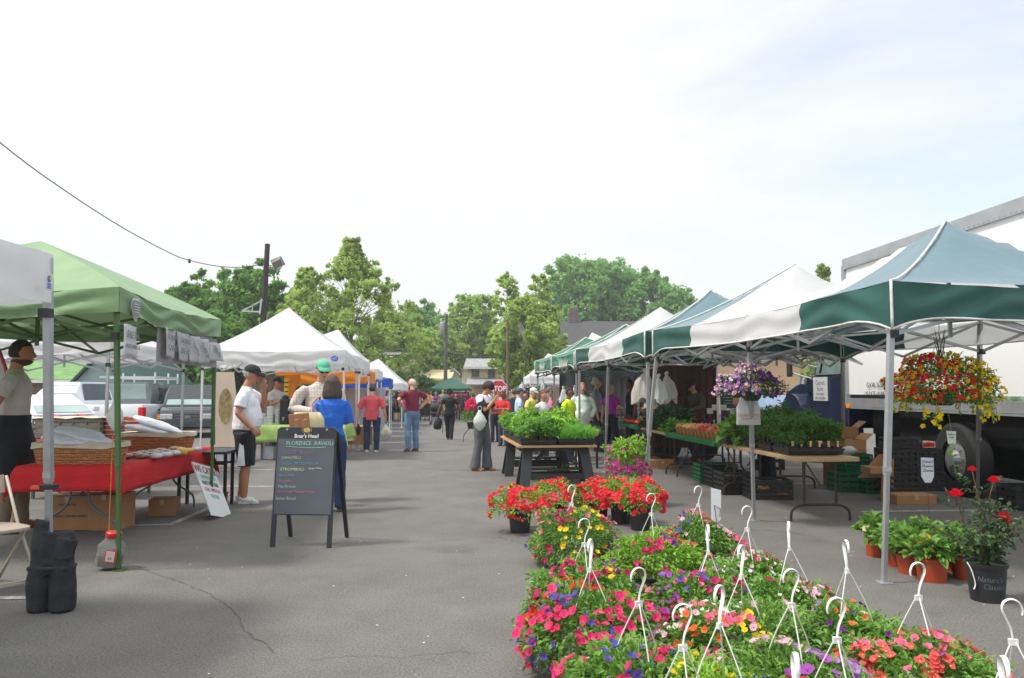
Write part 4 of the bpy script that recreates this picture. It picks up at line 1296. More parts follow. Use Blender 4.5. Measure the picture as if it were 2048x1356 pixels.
def person(label, at, H=1.72, face=0.0, skin='fair', top=None, top_m=None, bottom=None, bottom_m=None, shoes=None, hair=None, hair_m=None, cap=None,
           armL=None, armR=None, legL=(0.10, 0), legR=(-0.10, 0), build=1.0, belly=0.0, lean=0.0, head_turn=0.0, head_down=0.0, sleeve='short', quality=2,
           group=None, glasses=False, hands='relaxed', hip_shift=0.0, apron=None, name='person', chest=0.0, hips=1.0, cat='person', shoe_h=.0, top_len=0.0, female=False, side_shift=0.0):
 """local frame: facing -Y, left hand at +X. arms: (elbow, wrist) in metres for a 1.75 m body, relative to the shoulder.
 face: degrees, 0 = towards the camera, positive turns the person to its left (viewer's right)."""
 k = H / 1.75
 vox = {3: .0075, 2: .012, 1: .02}[quality]
 t = thing(name, label, cat, at, rz=rad(face), group=group)
 ln = rad(lean)
 def up(p):      # lean the upper body about the hip
  p = Vector(p)
  q = Vector((p.x, p.y, p.z - .93))
  q = Matrix.Rotation(ln, 3, 'X') @ q if False else Vector((q.x, q.y * math.cos(ln) - q.z * math.sin(ln), q.y * math.sin(ln) + q.z * math.cos(ln)))
  return Vector((q.x + hip_shift + side_shift * max(0, q.z), q.y, q.z + .93))
 B = build
 shw = (.175 if female else .195) * (.6 + .4 * B)
 neck = up((0, .01, 1.47));
 hc = up((0, -.035, 1.63)) + Vector((0, -.05 * math.sin(rad(head_down)), -.02 * math.sin(rad(head_down))))
 HR = Matrix.Rotation(rad(head_turn), 3, 'Z') @ Matrix.Rotation(rad(head_down), 3, 'X')
 SL, SR = up((shw, 0, 1.42)), up((-shw, 0, 1.42))
 dl = ((.07, .01, -.29), (.10, -.05, -.54))
 armL = armL or dl; armR = armR or dl
 EL, WL = SL + Vector(armL[0]), SL + Vector(armL[1])
 ER, WR = SR + Vector((-armR[0][0], armR[0][1], armR[0][2])), SR + Vector((-armR[1][0], armR[1][1], armR[1][2]))
 body, g1 = MB(), MB()
 sc = lambda o: setattr(o, 'scale', (k, k, k))
 n = 12
 # ---- legs
 hipL, hipR = Vector((.085 * B + hip_shift, 0, .90)), Vector((-.085 * B + hip_shift, 0, .90))
 def leg_pts(hip, fx, fy):
  ank = Vector((fx, fy, .085 + shoe_h))
  mid = hip.lerp(ank, .5) + Vector((0, -.03 - abs(fy) * .15, 0))
  return hip, mid, ank
 legs = [leg_pts(hipL, *legL[:2]), leg_pts(hipR, *legR[:2])]
 lr = lambda b: [.085 * b, .078 * b, .058 * b, .05, .055 * b, .042, .035]
 def leg_curve(L):
  h, m_, a = L
  return [h, h.lerp(m_, .45), h.lerp(m_, .9), m_, m_.lerp(a, .35) + Vector((0, .012, 0)), m_.lerp(a, .75), a]
 LB = (.7 + .3 * B)
 for L in legs:
  pts = leg_curve(L)
  body.tube(pts, [r * LB for r in (.082, .076, .056, .052, .056, .042, .036)], n)
  a = L[2]
  body.tube([a, a + Vector((0, -.01, -.045)), a + Vector((0, -.10, -.055)), a + Vector((0, -.15, -.062))], [.036, .038, .034, .022], n)
 # ---- trunk (under the clothes)
 tk = [(0, 0, .86, .13, .095), (0, 0, .95, .15 * (.8 + .2 * B), .105), (0, 0, 1.08, .125 * (.8 + .2 * B), .09), (0, 0, 1.28, .15 * (.8 + .2 * B), .10), (0, 0, 1.40, .14, .085), (0, .005, 1.46, .07, .06)]
 def lofted(mb, secs, nn=16, mi=0):
  o0 = len(mb.v)
  mb.loft(secs, nn, mi)
  for i in range(o0, len(mb.v)):
   mb.v[i] = tuple(up(mb.v[i]))
 lofted(body, tk)
 body.tube([neck - Vector((0, 0, .05)), neck, hc + Vector((0, .03, -.07))], [.062, .054 + .004 * B, .052], n)
 # ---- head
 hd = MB()
 nu, nv = (28, 20) if quality >= 2 else (16, 12)
 def headv(p):
  x, y, z = p
  # p on unit sphere, y<0 is the face
  rx, ry, rz_ = .077, .096, .118
  jaw = max(0, -z)
  rx *= 1 - .30 * jaw ** 1.6
  yy = y * ry
  if y > 0: yy *= 1 - .35 * jaw
  else: yy *= 1.0 - .02 * jaw
  X_, Z_ = x * rx, z * rz_
  if y < -.2:
   yy += .006 * max(0, 1 - abs(z - .12) * 6) * (1 if abs(x) < .75 else 0)       # eye line set back
   yy -= .010 * math.exp(-((z + .78) / .16) ** 2) * math.exp(-(x / .5) ** 2)     # chin
   yy -= .006 * math.exp(-((z + .47) / .10) ** 2) * math.exp(-(x / .42) ** 2)    # lips
   yy -= .004 * math.exp(-((z - .28) / .08) ** 2) * math.exp(-(x / .7) ** 2)     # brow
  return Vector((X_, yy, Z_))
 o0 = len(body.v)
 sp = MB(); sp.ball((0, 0, 0), 1, nu, nv)
 sp.v = [tuple(hc + HR @ headv(v)) for v in sp.v]
 body.add(sp.v, sp.f)
 fp = lambda x, y, z: hc + HR @ Vector((x, y, z))
 body.tube([fp(0, -.088, .022), fp(0, -.104, -.006), fp(0, -.112, -.024), fp(0, -.094, -.034)], [.007, .010, .013, .009], 8)
 for s_ in (-1, 1):
  body.ball(fp(s_ * .077, .012, -.002), (.009, .018, .03), 8, 6, M=HR)
 # ---- arms and hands
 def arm(S_, E_, W_, side, mb, r=(.052, .045, .04, .038, .034, .026)):
  rr_ = [q * (.75 + .25 * B) for q in r]
  mb.tube([S_ + Vector((-side * .03, 0, -.02)), S_.lerp(E_, .45), E_, E_.lerp(W_, .25), E_.lerp(W_, .6), W_], rr_, n)
 def hand(mb, E_, W_, side, style):
  d = (W_ - E_).normalized()
  w = Vector((0, -1, 0)) if abs(d.y) < .8 else Vector((-side, 0, 0))
  w = (w - d * w.dot(d)).normalized()          # thumb-side direction
  nn = d.cross(w).normalized() * side            # palm normal (towards body)
  pe = W_ + d * .085
  mb.tube([W_ - d * .01, W_ + d * .03, pe], [(.020, .026), (.017, .038), (.014, .038)], 10, ref=nn)
  curl = {'relaxed': .35, 'fist': 1.25, 'hold': .85}[style]
  for q in range(4):
   off = w * (.028 - .019 * q)
   L = (.036, .041, .038, .030)[q]
   p = pe + off - d * .006
   pts = [p]; a = curl * .5
   for _ in range(3):
    p = p + (d * math.cos(a) - nn * -math.sin(a)) * L * (.95 if _ == 0 else .7)
    a += curl * .8
    pts.append(p)
   mb.tube(pts, [.0095, .009, .0082, .0065], 7)
  tb = W_ + d * .03 + w * .026
  mb.tube([tb, tb + w * .022 + d * .028 + nn * .008, tb + w * .022 + d * .052 + nn * .02], [.012, .010, .007], 7)
 for (S_, E_, W_, side) in ((SL, EL, WL, 1), (SR, ER, WR, -1)):
  arm(S_, E_, W_, side, body)
  hst = hands if isinstance(hands, str) else hands[0 if side == 1 else 1]
  if quality >= 2:
   hand(body, E_, W_, side, hst)
  else:
   d = (W_ - E_).normalized()
   body.tube([W_, W_ + d * .05, W_ + d * .10, W_ + d * .15], [.026, .034, .03, .014], 8)
 bo = body.build('body', SKIN[skin], t, recalc=False)
 remesh(bo, vox if quality < 3 else .0065, 1 if quality > 1 else 1)
 sc(bo)
 parts = [bo]
 # ---- face details
 if quality >= 2:
  e = MB()
  for s_ in (-1, 1):
   e.ball(fp(s_ * .031, -.083, .008), (.011, .006, .0055), 8, 6, M=HR)
   e.tube([fp(s_ * .018, -.090, .030), fp(s_ * .034, -.089, .035), fp(s_ * .050, -.078, .029)], [.0028, .0034, .002], 5)
  parts.append(e.build('eyes_and_brows', M_EYE if not hair_m else M_EYE, t, smooth=True, recalc=False)); sc(parts[-1])
  e = MB(); e.tube([fp(-.022, -.089, -.055), fp(0, -.099, -.053), fp(.022, -.089, -.055)], [(.003, .002), (.006, .004), (.003, .002)], 6)
  parts.append(e.build('mouth', M_LIP, t, smooth=True, recalc=False)); sc(parts[-1])
 if glasses:
  e = MB()
  for s_ in (-1, 1):
   e.ball(fp(s_ * .033, -.095, .010), (.027, .007, .018), 10, 6, M=HR)
   e.tube([fp(s_ * .058, -.088, .016), fp(s_ * .080, .01, .014)], .003, 5)
  e.tube([fp(-.012, -.098, .014), fp(.012, -.098, .014)], .003, 5)
  parts.append(e.build('sunglasses', mat('sunglass_lens', (.015, .015, .018), .15), t, smooth=True, recalc=False)); sc(parts[-1])
 # ---- trousers / shorts / skirt / dress
 if bottom:
  m = MB()
  kind = bottom
  bb = (.78 + .22 * B)
  if kind in ('trousers', 'wide', 'shorts', 'capri', 'jeans'):
   lofted(m, [(0, 0, .80, .11 * bb + .03, .10 * bb), (0, 0.01, .88, .17 * bb, .125 * bb), (0, 0.01, .96, .175 * bb, .125 * bb), (0, 0, 1.04, (.15 + belly * .3) * bb, (.11 + belly * .6) * bb)])
   for L in legs:
    pts = leg_curve(L)
    if kind == 'shorts':
     q = pts[:4]
     m.tube([q[0], q[1], q[2], q[3] + Vector((0, 0, -.02))], [.105 * bb, .105 * bb, .098 * bb, .102 * bb], 14)
    elif kind == 'capri':
     m.tube(pts[:5] + [pts[4].lerp(pts[5], .5)], [.1 * bb, .09 * bb, .075 * bb, .07 * bb, .07 * bb, .066 * bb], 14)
    elif kind == 'wide':
     m.tube(pts[:6] + [pts[6] + Vector((0, 0, -.04))], [.105 * bb, .095 * bb, .085 * bb, .082 * bb, .085, .098, .112], 14)
    else:
     m.tube(pts[:6] + [pts[6] + Vector((0, 0, -.03))], [.1 * bb, .095 * bb, .078 * bb, .074 * bb, .075 * bb, .068 * bb, .07], 14)
  elif kind == 'skirt':
   lofted(m, [(0, 0, .48, .20 * bb, .16 * bb), (0, 0, .75, .185 * bb, .14 * bb), (0, 0, .95, .165 * bb, .12 * bb), (0, 0, 1.05, .13 * bb, .1 * bb)], 24)
  elif kind == 'longskirt':
   lofted(m, [(0, 0, .14, .22 * bb, .19 * bb), (0, 0, .6, .19 * bb, .15 * bb), (0, 0, .95, .165 * bb, .12 * bb), (0, 0, 1.05, .13 * bb, .1 * bb)], 24)
  o = m.build({'trousers': 'trousers', 'wide': 'trousers', 'shorts': 'shorts', 'capri': 'capri_trousers', 'jeans': 'jeans', 'skirt': 'skirt', 'longskirt': 'skirt'}[kind], bottom_m, t, recalc=False)
  remesh(o, max(vox, .011), 4, .022 if quality > 1 else .012); sc(o); parts.append(o)
 # ---- top
 if top:
  m = MB()
  bb = (.72 + .28 * B)
  zlo = .93 - top_len
  fem = .018 if female else 0
  secs = [(0, 0, zlo, (.172 + (.0 if not female else .006)) * bb, (.125 + belly * .3) * bb), (0, -belly * .35, .98, .172 * bb + belly * .25, .125 * bb + belly * .8), (0, -belly * .45, 1.08, (.158 - fem) * bb + belly * .4, .118 * bb + belly), (0, -belly * .2, 1.2, .165 * bb + belly * .2, .120 * bb + belly * .6 + chest * .4),
    (0, -.01 - chest * .3, 1.30, .178 * bb, .125 * bb + chest), (0, 0, 1.37, .180 * bb, .11 * bb), (0, .005, 1.425, .155 * bb, .088), (0, .01, 1.462, .09, .07), (0, .01, 1.48, .064, .062)]
  lofted(m, secs, 20)
  for (S_, E_, W_, side) in ((SL, EL, WL, 1), (SR, ER, WR, -1)):
   if sleeve == 'none':
    continue
   fr = {'short': .72, 'elbow': 1.0, 'long': 1.0, 'cap': .35}[sleeve]
   r0 = .064 * bb + .004
   end = S_.lerp(E_, fr)
   pts = [S_ + Vector((-side * .055, 0, -.045)), S_.lerp(E_, .10) + Vector((-side * .022, 0, -.012)), S_.lerp(E_, .3) + Vector((-side * .004, 0, 0)), S_.lerp(E_, fr * .7), end]
   rs_ = [.045 * bb, .062 * bb, r0, r0 * 1.02, r0 * 1.05]
   if sleeve == 'long':
    pts += [E_.lerp(W_, .3), E_.lerp(W_, .75), E_.lerp(W_, .97)]
    rs_ = [.045 * bb, .060 * bb, r0 * .95, r0 * .93, r0 * .88, .055 * bb, .048, .04]
   m.tube(pts, rs_, 14)
  o = m.build(top, top_m, t, recalc=False)
  remesh(o, vox, 3, .026 if quality > 1 else .012); sc(o); parts.append(o)
  if top in ('dress',):
   pass
 if apron:
  m = MB()
  lofted(m, [(0, 0, .50, .27, .20), (0, 0, .8, .245, .18), (0, 0, .95, .187, .137), (0, 0, 1.06, .178 + belly * .3, .135 + belly * .6)], 24)
  o = m.build('apron', apron, t, recalc=False); remesh(o, .012, 3, .01); sc(o)
 # ---- shoes
 if shoes:
  m = MB()
  for L in legs:
   a = L[2]
   m.tube([a + Vector((0, .055, -.035)), a + Vector((0, .02, -.028)), a + Vector((0, -.05, -.040)), a + Vector((0, -.12, -.05)), a + Vector((0, -.175, -.058))],
                   [(.034, .034), (.046, .042), (.040, .046), (.030, .046), (.016, .028)], 12, ref=(0, 0, 1))
   if shoe_h == 0:
    m.box(a + Vector((0, -.06, -.075)), (.086, .245, .022))
  o = m.build('shoes', shoes, t, recalc=False); remesh(o, .009 if quality > 1 else .016, 1); sc(o)
 # ---- hair
 def hv(p):
  return hc + HR @ Vector(p)
 if hair:
  m = MB()
  def shell(rx, ry, rz_, oy=.012, oz=.012, cut=None, nn=(18, 14)):
   s2 = MB(); s2.ball((0, 0, 0), 1, *nn)
   vs = []
   for v in s2.v:
    p = Vector((v[0] * rx, v[1] * ry + oy, v[2] * rz_ + oz))
    if cut:
     p = cut(p)
    vs.append(tuple(hv(p)))
   m.add(vs, s2.f)
  def cutface(zf, back=-.07):
   def c(p):
    # pull the front below the hairline back onto the skull
    if p.z < zf and p.y < .0:
     p = Vector((p.x * .8, .0, p.z))
    if p.z < back:
     p = Vector((p.x * .9, p.y, back))
    return p
   return c
  if hair == 'short':
   shell(.086, .104, .118, .010, .014, cutface(.062, -.045))
  elif hair == 'thin':
   shell(.082, .100, .105, .018, .004, cutface(.05, -.05))
  elif hair == 'bald':
   def c(p):
    if p.z > .045: p = Vector((p.x * .7, p.y * .7 + .02, .045))
    return cutface(.03, -.05)(p) if p.y < .03 else p
   shell(.083, .103, .10, .012, 0, c)
  elif hair == 'bowl':
   shell(.105, .125, .130, .008, .022, cutface(.02, -.05))
  elif hair == 'bob':
   shell(.100, .118, .128, .012, .016, cutface(.045, -.09))
   lowr = [(0, .040, .05, .100, .080), (0, .042, -.03, .116, .085), (0, .042, -.10, .130, .088), (0, .042, -.17, .128, .085), (0, .040, -.19, .11, .07)]
   o0 = len(m.v); m.loft(lowr, 18)
   for i in range(o0, len(m.v)): m.v[i] = tuple(hv(m.v[i]))
  elif hair in ('long', 'longer'):
   shell(.094, .112, .125, .012, .014, cutface(.05, -.08))
   zz = -.30 if hair == 'long' else -.42
   lowr = [(0, .040, .05, .092, .07), (0, .046, -.05, .098, .07), (0, .060, -.15, .10, .06), (0, .075, zz, .075, .035)]
   o0 = len(m.v); m.loft(lowr, 16)
   for i in range(o0, len(m.v)): m.v[i] = tuple(hv(m.v[i]))
  elif hair == 'pony':
   shell(.086, .106, .120, .010, .014, cutface(.062, -.05))
   m.tube([hv((0, .10, .02)), hv((0, .135, .015)), hv((0, .145, -.05)), hv((0, .135, -.11))], [.018, .032, .028, .012], 10)
  elif hair == 'curly':
   rr = random.Random(9)
   shell(.100, .115, .125, .014, .02, cutface(.045, -.06))
   for _ in range(60):
    a, b_ = rr.uniform(0, 2 * PI), rr.uniform(-.3, 1)
    p = Vector((math.cos(a) * math.sqrt(max(0, 1 - b_ * b_ * .8)) * .10, math.sin(a) * .11 + .02, b_ * .12 + .02))
    if p.y < -.03 and p.z < .06: continue
    m.ball(hv(p), .022, 6, 4)
  if hair == 'bald':
   o = m.build('hair_fringe', hair_m, t, recalc=False)
  else:
   o = m.build('hair', hair_m, t, recalc=False)
  remesh(o, .008 if quality > 1 else .014, 2, 0.008); sc(o)
 if cap:
  kind, cm = cap
  m = MB()
  s2 = MB(); s2.ball((0, 0, 0), 1, 20, 14)
  vs = []
  for v in s2.v:
   z = max(v[2], -.1)
   vs.append(tuple(hv((v[0] * .092, v[1] * .112 + .010, z * .088 + .052))))
  m.add(vs, s2.f)
  if kind == 'cap':
   for j in range(9):
    pass
   rim = []
   for j in range(13):
    a = PI * (j / 12)
    rim.append(Vector((math.cos(a) * .078, -.085 - math.sin(a) * .085, .045 - .020 * math.sin(a) - .012 * abs(math.cos(a)))))
   inner = [Vector((math.cos(PI * j / 12) * .080, -.035 - math.sin(PI * j / 12) * .060, .056)) for j in range(13)]
   vs = [hv(p) for p in inner] + [hv(p) for p in rim] + [hv(p + Vector((0, 0, .010))) for p in inner] + [hv(p + Vector((0, 0, .010))) for p in rim]
   fs = []
   for j in range(12):
    fs += [(j, j + 1, 14 + j, 13 + j), (26 + j, 39 + j, 40 + j, 27 + j), (13 + j, 14 + j, 40 + j, 39 + j)]
   m.add(vs, fs)
  elif kind == 'sunhat':
   m.lathe([(.16, 0), (.16, .012), (.09, .02)], (0, 0, 0), 20)
   nvv = len(m.v) - 60
   for i in range(nvv, len(m.v)):
    m.v[i] = tuple(hv(Vector(m.v[i]) + Vector((0, 0, .045))))
  o = m.build('cap' if kind in ('cap', 'beanie') else 'hat', cm, t, smooth=True, recalc=False); sc(o)
 t['_k'] = k
 return t
def limb_pt(t, p):
 """local point of a person (1.75 m body) -> world"""
 k = t['_k']
 return t.location + Matrix.Rotation(t.rotation_euler[2], 3, 'Z') @ (Vector(p) * k)
M_WTEE = cloth('white_cotton', (232, 232, 236), tl=0)
M_GTEE = cloth('grey_cotton', (190, 184, 180))
M_BLKC = cloth('black_cotton', (26, 28, 34))
M_NAVYC = cloth('navy_cotton', (34, 40, 62))
M_SNEAK = mat('white_sneaker', (.62, .62, .62), .5, .25, 30)
M_DKSHOE = mat('dark_shoe', (.035, .028, .024), .5, .2)
M_BRSHOE = mat('brown_leather', srgb(110, 66, 44), .5, .25)
M_JEANL = cloth('light_denim', (104, 134, 166), var=.22)
M_JEAND = cloth('dark_denim', (42, 58, 84), var=.25)
M_KHAKI = cloth('khaki_cotton', (128, 116, 98))
def plaid():
 m = mat('checked_shirt_fabric', srgb(205, 196, 186), .85, .04, 5)
 n, l = m.node_tree.nodes, m.node_tree.links
 b = n['Principled BSDF']
 src = b.inputs['Base Color'].links[0].from_socket
 tcn = n.new('ShaderNodeTexCoord')
 for d_, s_ in (('X', 9), ('Z', 9)):
  w = n.new('ShaderNodeTexWave'); w.bands_direction = d_; w.inputs['Scale'].default_value = s_
  l.new(tcn.outputs['Object'], w.inputs['Vector'])
  r = n.new('ShaderNodeValToRGB'); r.color_ramp.elements[0].position = .02; r.color_ramp.elements[0].color = (.84, .78, .78, 1); r.color_ramp.elements[1].position = .22; r.color_ramp.elements[1].color = (1, 1, 1, 1)
  l.new(w.outputs[0], r.inputs[0])
  x = n.new('ShaderNodeMixRGB'); x.blend_type = 'MULTIPLY'; x.inputs[0].default_value = 1
  l.new(src, x.inputs[1]); l.new(r.outputs[0], x.inputs[2]); src = x.outputs[0]
 l.new(src, b.inputs['Base Color'])
 return m
M_PLAID = plaid()
HIPS = ((.20, .06, -.19), (-.01, -.03, -.40))
DOWN = ((.06, .02, -.29), (.09, -.04, -.55))
# man in white tee
p1 = person('man in white tee, black cap and black shorts rubbing his face by the chalkboard', G(487, 1006), 1.83, 98, 'tan', 't_shirt', M_WTEE, 'shorts', M_BLKC, M_SNEAK, 'short', hair_mat((150, 148, 142)), ('cap', cloth('black_cap_cloth', (30, 34, 38))),
   armR=((.07, .05, -.28), (.08, -.13, -.47)), armL=((.05, -.17, -.22), (-.15, -.19, .015)), legL=(.10, .06), legR=(-.10, -.02), build=1.30, belly=.055, head_turn=-14, head_down=16, hands=('hold', 'fist'), quality=3, lean=2)
m = MB()
for k_ in range(7):
 z = .93 - k_ * .06
 w = .012 + .006 * k_
 m.add([(-.222 - k_ * .0015, -w, z), (-.222 - k_ * .0015, w, z), (-.224 - k_ * .0015, w + .006, z - .06), (-.224 - k_ * .0015, -w - .006, z - .06)], [(0, 1, 2, 3)])
o = m.build('side_stripe', M_WTEE, p1, recalc=False)
# man in green cap
p2 = person('man in checked shirt and mint green cap looking down, facing the woman in blue', Vector((-2.62, 10.75, 0)), 1.90, 28, 'fair', 'shirt', M_PLAID, 'trousers', cloth('grey_trousers', (160, 160, 158)), M_DKSHOE, 'short', hair_mat((120, 104, 88)), ('cap', cloth('mint_cap_cloth', (98, 182, 146))),
   armR=((.13, .03, -.27), (-.06, -.20, -.30)), armL=((.06, -.06, -.28), (-.10, -.22, -.34)), build=1.25, belly=.05, head_down=14, sleeve='long', glasses=True, quality=3, lean=5, hands='hold')
# woman in blue
p3 = person('woman in bright blue top with straight brown hair, seen from behind at the chalkboard', G(661, 1022), 1.68, 192, 'fair', 'blouse', cloth('royal_blue_cotton', (40, 104, 208)), 'jeans', cloth('indigo_denim', (36, 56, 98), var=.25), M_DKSHOE, 'bob', hair_mat((72, 54, 44)), None,
   armR=((.03, -.06, -.28), (-.08, -.24, -.28)), armL=((.03, -.05, -.28), (-.06, -.22, -.32)), legL=(.06, 0), legR=(-.12, .05), build=1.10, sleeve='elbow', female=True, quality=3, top_len=.03, head_down=8, hips=1.22)
# vendor
p4 = person('bearded vendor in grey tee and black apron behind the red table', Vector((-5.36, 8.5, 0)), 2.04, 116, 'tan', 't_shirt', M_GTEE, 'trousers', M_KHAKI, M_BRSHOE, 'short', hair_mat((24, 20, 22)), None,
   armR=((.04, .13, -.26), (-.02, .14, -.50)), armL=((.04, .12, -.26), (-.02, .12, -.50)), legL=(.14, -.06), legR=(-.16, .06), build=1.12, apron=cloth('black_apron_cloth', (22, 24, 30)), quality=3, top_len=.04, head_turn=4, head_down=3)
m = MB()
hcv = Vector((0, -.035, 1.63))
k = p4['_k']
s2 = MB(); s2.ball((0, 0, 0), 1, 18, 14)
vs = []
for v in s2.v:
 x, y, z = v
 q = Vector((x * .064, y * .094 - .004, z * .05 - .072))
 if q.z > -.062: q = Vector((q.x, max(q.y, -.05) * .9, -.062))
 vs.append(tuple((hcv + Matrix.Rotation(rad(4), 3, 'Z') @ q) * k))
m.add(vs, s2.f)
m.build('beard', hair_mat((78, 52, 42)), p4, smooth=True, recalc=False)
# pink tee woman
p5 = person('woman in coral tee and dark jeans seen from behind, carrying shopping bags', G(743, 904), 1.66, 182, 'fair', 't_shirt', cloth('coral_cotton', (222, 88, 96)), 'jeans', M_JEAND, M_SNEAK, 'short', hair_mat((70, 46, 42)), None,
   armL=((.10, .02, -.28), (.14, -.02, -.53)), armR=((.10, .02, -.28), (.14, -.04, -.52)), legL=(.12, 0), legR=(-.12, 0), build=1.5, belly=.02, sleeve='elbow', quality=2, hips=1.2, top_len=.10, female=True, hands='hold')
p6 = person('bald man in maroon tee and light jeans standing with hands on hips', G(824, 903), 1.82, 214, 'fair', 't_shirt', cloth('maroon_cotton', (124, 30, 58)), 'jeans', M_JEANL, M_BRSHOE, 'thin', hair_mat((206, 192, 180)), None,
   armL=HIPS, armR=HIPS, legL=(.12, .03), legR=(-.12, -.03), build=1.12, quality=2, head_turn=30, belly=.02, hips=1.1)
m = MB(); m.loft([(0, 0, .965, .172, .127), (0, 0, .995, .172, .127)], 24); o = m.build('belt', M_BRSHOE, p6); o.scale = (p6['_k'],) * 3
p7 = person('dark-haired woman all in black walking away up the aisle with a backpack in hand', G(899, 879), 1.62, 184, 'brown', 't_shirt', M_BLKC, 'trousers', M_BLKC, M_DKSHOE, 'curly', hair_mat((20, 18, 20)), None,
   armL=((.13, .02, -.27), (.22, -.02, -.50)), armR=((.13, .02, -.27), (.22, -.03, -.50)), legL=(.05, -.10), legR=(-.06, .16), build=1.25, quality=2, female=True, hands='hold', hips=1.15)
p8 = person('woman with short dark hair in black and white top and grey trousers raising a phone', G(962, 941), 1.67, 62, 'tan', 'top', M_BLKC, 'wide', cloth('grey_flannel', (96, 98, 104)), mat('tan_sandal', srgb(150, 96, 70), .5, .2), 'bowl', hair_mat((38, 28, 30)), None,
   armR=((.02, -.15, -.24), (-.13, -.27, -.02)), armL=((.04, -.10, -.26), (-.02, -.32, -.22)), legL=(.10, -.08), legR=(-.10, .08), build=1.1, quality=3, female=True, head_down=30, lean=8, hands=('relaxed', 'hold'), sleeve='short', hips=1.12)
m = MB()
B_ = 1.1
secs = [(0, -.012, 1.335, .186, .136), (0, -.01, 1.38, .186, .125), (0, 0, 1.44, .145, .096), (0, .01, 1.482, .078, .075)]
m.loft(secs, 20)
for s_ in (-1, 1):
 m.tube([Vector((s_ * .12, 0, 1.43)), Vector((s_ * .185, 0, 1.41)), Vector((s_ * .20, -.02 - .03 * (s_ < 0), 1.33))], [.075, .079, .080], 12)
ln = rad(8)
m.v = [(x, y * math.cos(ln) - (z - .93) * math.sin(ln), y * math.sin(ln) + (z - .93) * math.cos(ln) + .93) for x, y, z in m.v]
o = m.build('yoke', M_WTEE, p8, recalc=False); remesh(o, .010, 3, .01); o.scale = (p8['_k'],) * 3
p9 = person('blonde woman in pale mint jacket and shorts with her hands in her pockets', G(1165, 921), 1.66, 4, 'fair', 'jacket', cloth('mint_nylon', (204, 222, 208), rough=.5), 'shorts', M_BLKC, M_SNEAK, 'short', hair_mat((176, 128, 84)), None,
   armL=((.09, .03, -.28), (.0, -.08, -.46)), armR=((.09, .03, -.28), (.0, -.08, -.46)), legL=(.11, 0), legR=(-.11, 0), build=1.2, sleeve='long', female=True, quality=2, top_len=.14, belly=.06, chest=-.01)
p10 = person('woman with grey-blonde ponytail in magenta tee and black trousers, holding a pink cup', G(1222, 905), 1.67, 138, 'fair', 't_shirt', cloth('magenta_cotton', (172, 40, 160)), 'wide', M_BLKC, mat('orange_sandal', srgb(176, 84, 56), .5, .2), 'pony', hair_mat((190, 172, 146)), None,
   armL=((.07, -.02, -.28), (.12, -.05, -.53)), armR=((.07, -.02, -.28), (-.02, -.24, -.28)), build=1.12, quality=2, female=True, top_len=.05, legL=(.1, .05), legR=(-.1, -.08), hands=('relaxed', 'hold'))
p11 = person('young man in olive hooded top and dark cap tending the produce tables', G(1397, 922), 1.72, -52, 'olive', 'hooded_sweatshirt', cloth('olive_fleece', (66, 62, 50)), 'jeans', M_JEAND, M_BRSHOE, 'short', hair_mat((22, 18, 18)), ('cap', M_BLKC),
   armL=((.06, -.10, -.26), (-.02, -.32, -.30)), armR=((.06, -.12, -.25), (-.02, -.34, -.28)), build=1.25, sleeve='long', quality=2, head_down=22, lean=12, hands='hold')
m = MB(); m.tube([Vector((-.09, .07, 1.40)), Vector((-.05, .13, 1.45)), Vector((.05, .13, 1.45)), Vector((.09, .07, 1.40))], [.03, .05, .05, .03], 10)
m.v = [(x, y * math.cos(rad(12)) - (z - .93) * math.sin(rad(12)), y * math.sin(rad(12)) + (z - .93) * math.cos(rad(12)) + .93) for x, y, z in m.v]
o = m.build('hood', cloth('olive_fleece', (66, 62, 50)), p11, smooth=True); o.scale = (p11['_k'],) * 3
# second-rank people
p12 = person('vendor in dark grey top bending over behind the purple hanging basket', Vector((3.75, 11.6, 0)), 1.66, -70, 'tan', 't_shirt', cloth('charcoal_cotton', (92, 92, 90)), 'jeans', M_BLKC, M_BRSHOE, 'short', hair_mat((30, 24, 22)), None,
             armL=((.05, -.10, -.26), (.0, -.30, -.34)), armR=((.05, -.10, -.26), (.0, -.32, -.32)), lean=42, head_down=20, quality=1, sleeve='long', build=1.1)
p13 = person('bearded man in grey tee and black cap behind the coffee table', Vector((-5.45, 18.2, gz(18.2))), 1.80, 62, 'tan', 't_shirt', M_GTEE, 'jeans', M_JEAND, M_DKSHOE, 'short', hair_mat((26, 20, 20)), ('cap', M_BLKC),
             armR=((.04, -.08, -.27), (.0, -.30, -.20)), quality=2, head_down=6)
p14 = person('little girl in yellow and white dress beside the white tent leg', G(697, 902), 1.05, 200, 'fair', None, None, None, None, mat('child_sandal', srgb(190, 120, 100), .6), 'longer', hair_mat((150, 84, 60)), None,
             armL=DOWN, armR=DOWN, quality=2, build=.95, female=True)
m = MB(); m.loft([(0, 0, .42, .24, .19), (0, 0, .7, .19, .15), (0, 0, .98, .135, .10), (0, 0, 1.25, .155, .11), (0, 0, 1.40, .12, .08), (0, 0, 1.45, .07, .06)], 24)
M_YDRESS = mat('yellow_print_dress', srgb(222, 204, 90), .8, 0, 26, var2=srgb(238, 234, 214))
o = m.build('dress', M_YDRESS, p14, recalc=False); remesh(o, .02, 2, .012); o.scale = (p14['_k'],) * 3
p15 = person('person with a black ponytail and dark top under the pointed white tent', Vector((-5.15, 19.0, gz(19))), 1.60, 200, 'tan', 't_shirt', M_BLKC, 'trousers', M_BLKC, M_DKSHOE, 'longer', hair_mat((14, 12, 14)), None, quality=1, female=True)
CR = 'shoppers in the distance up the aisle'
CR2 = 'shoppers crowding along the right-hand stalls'
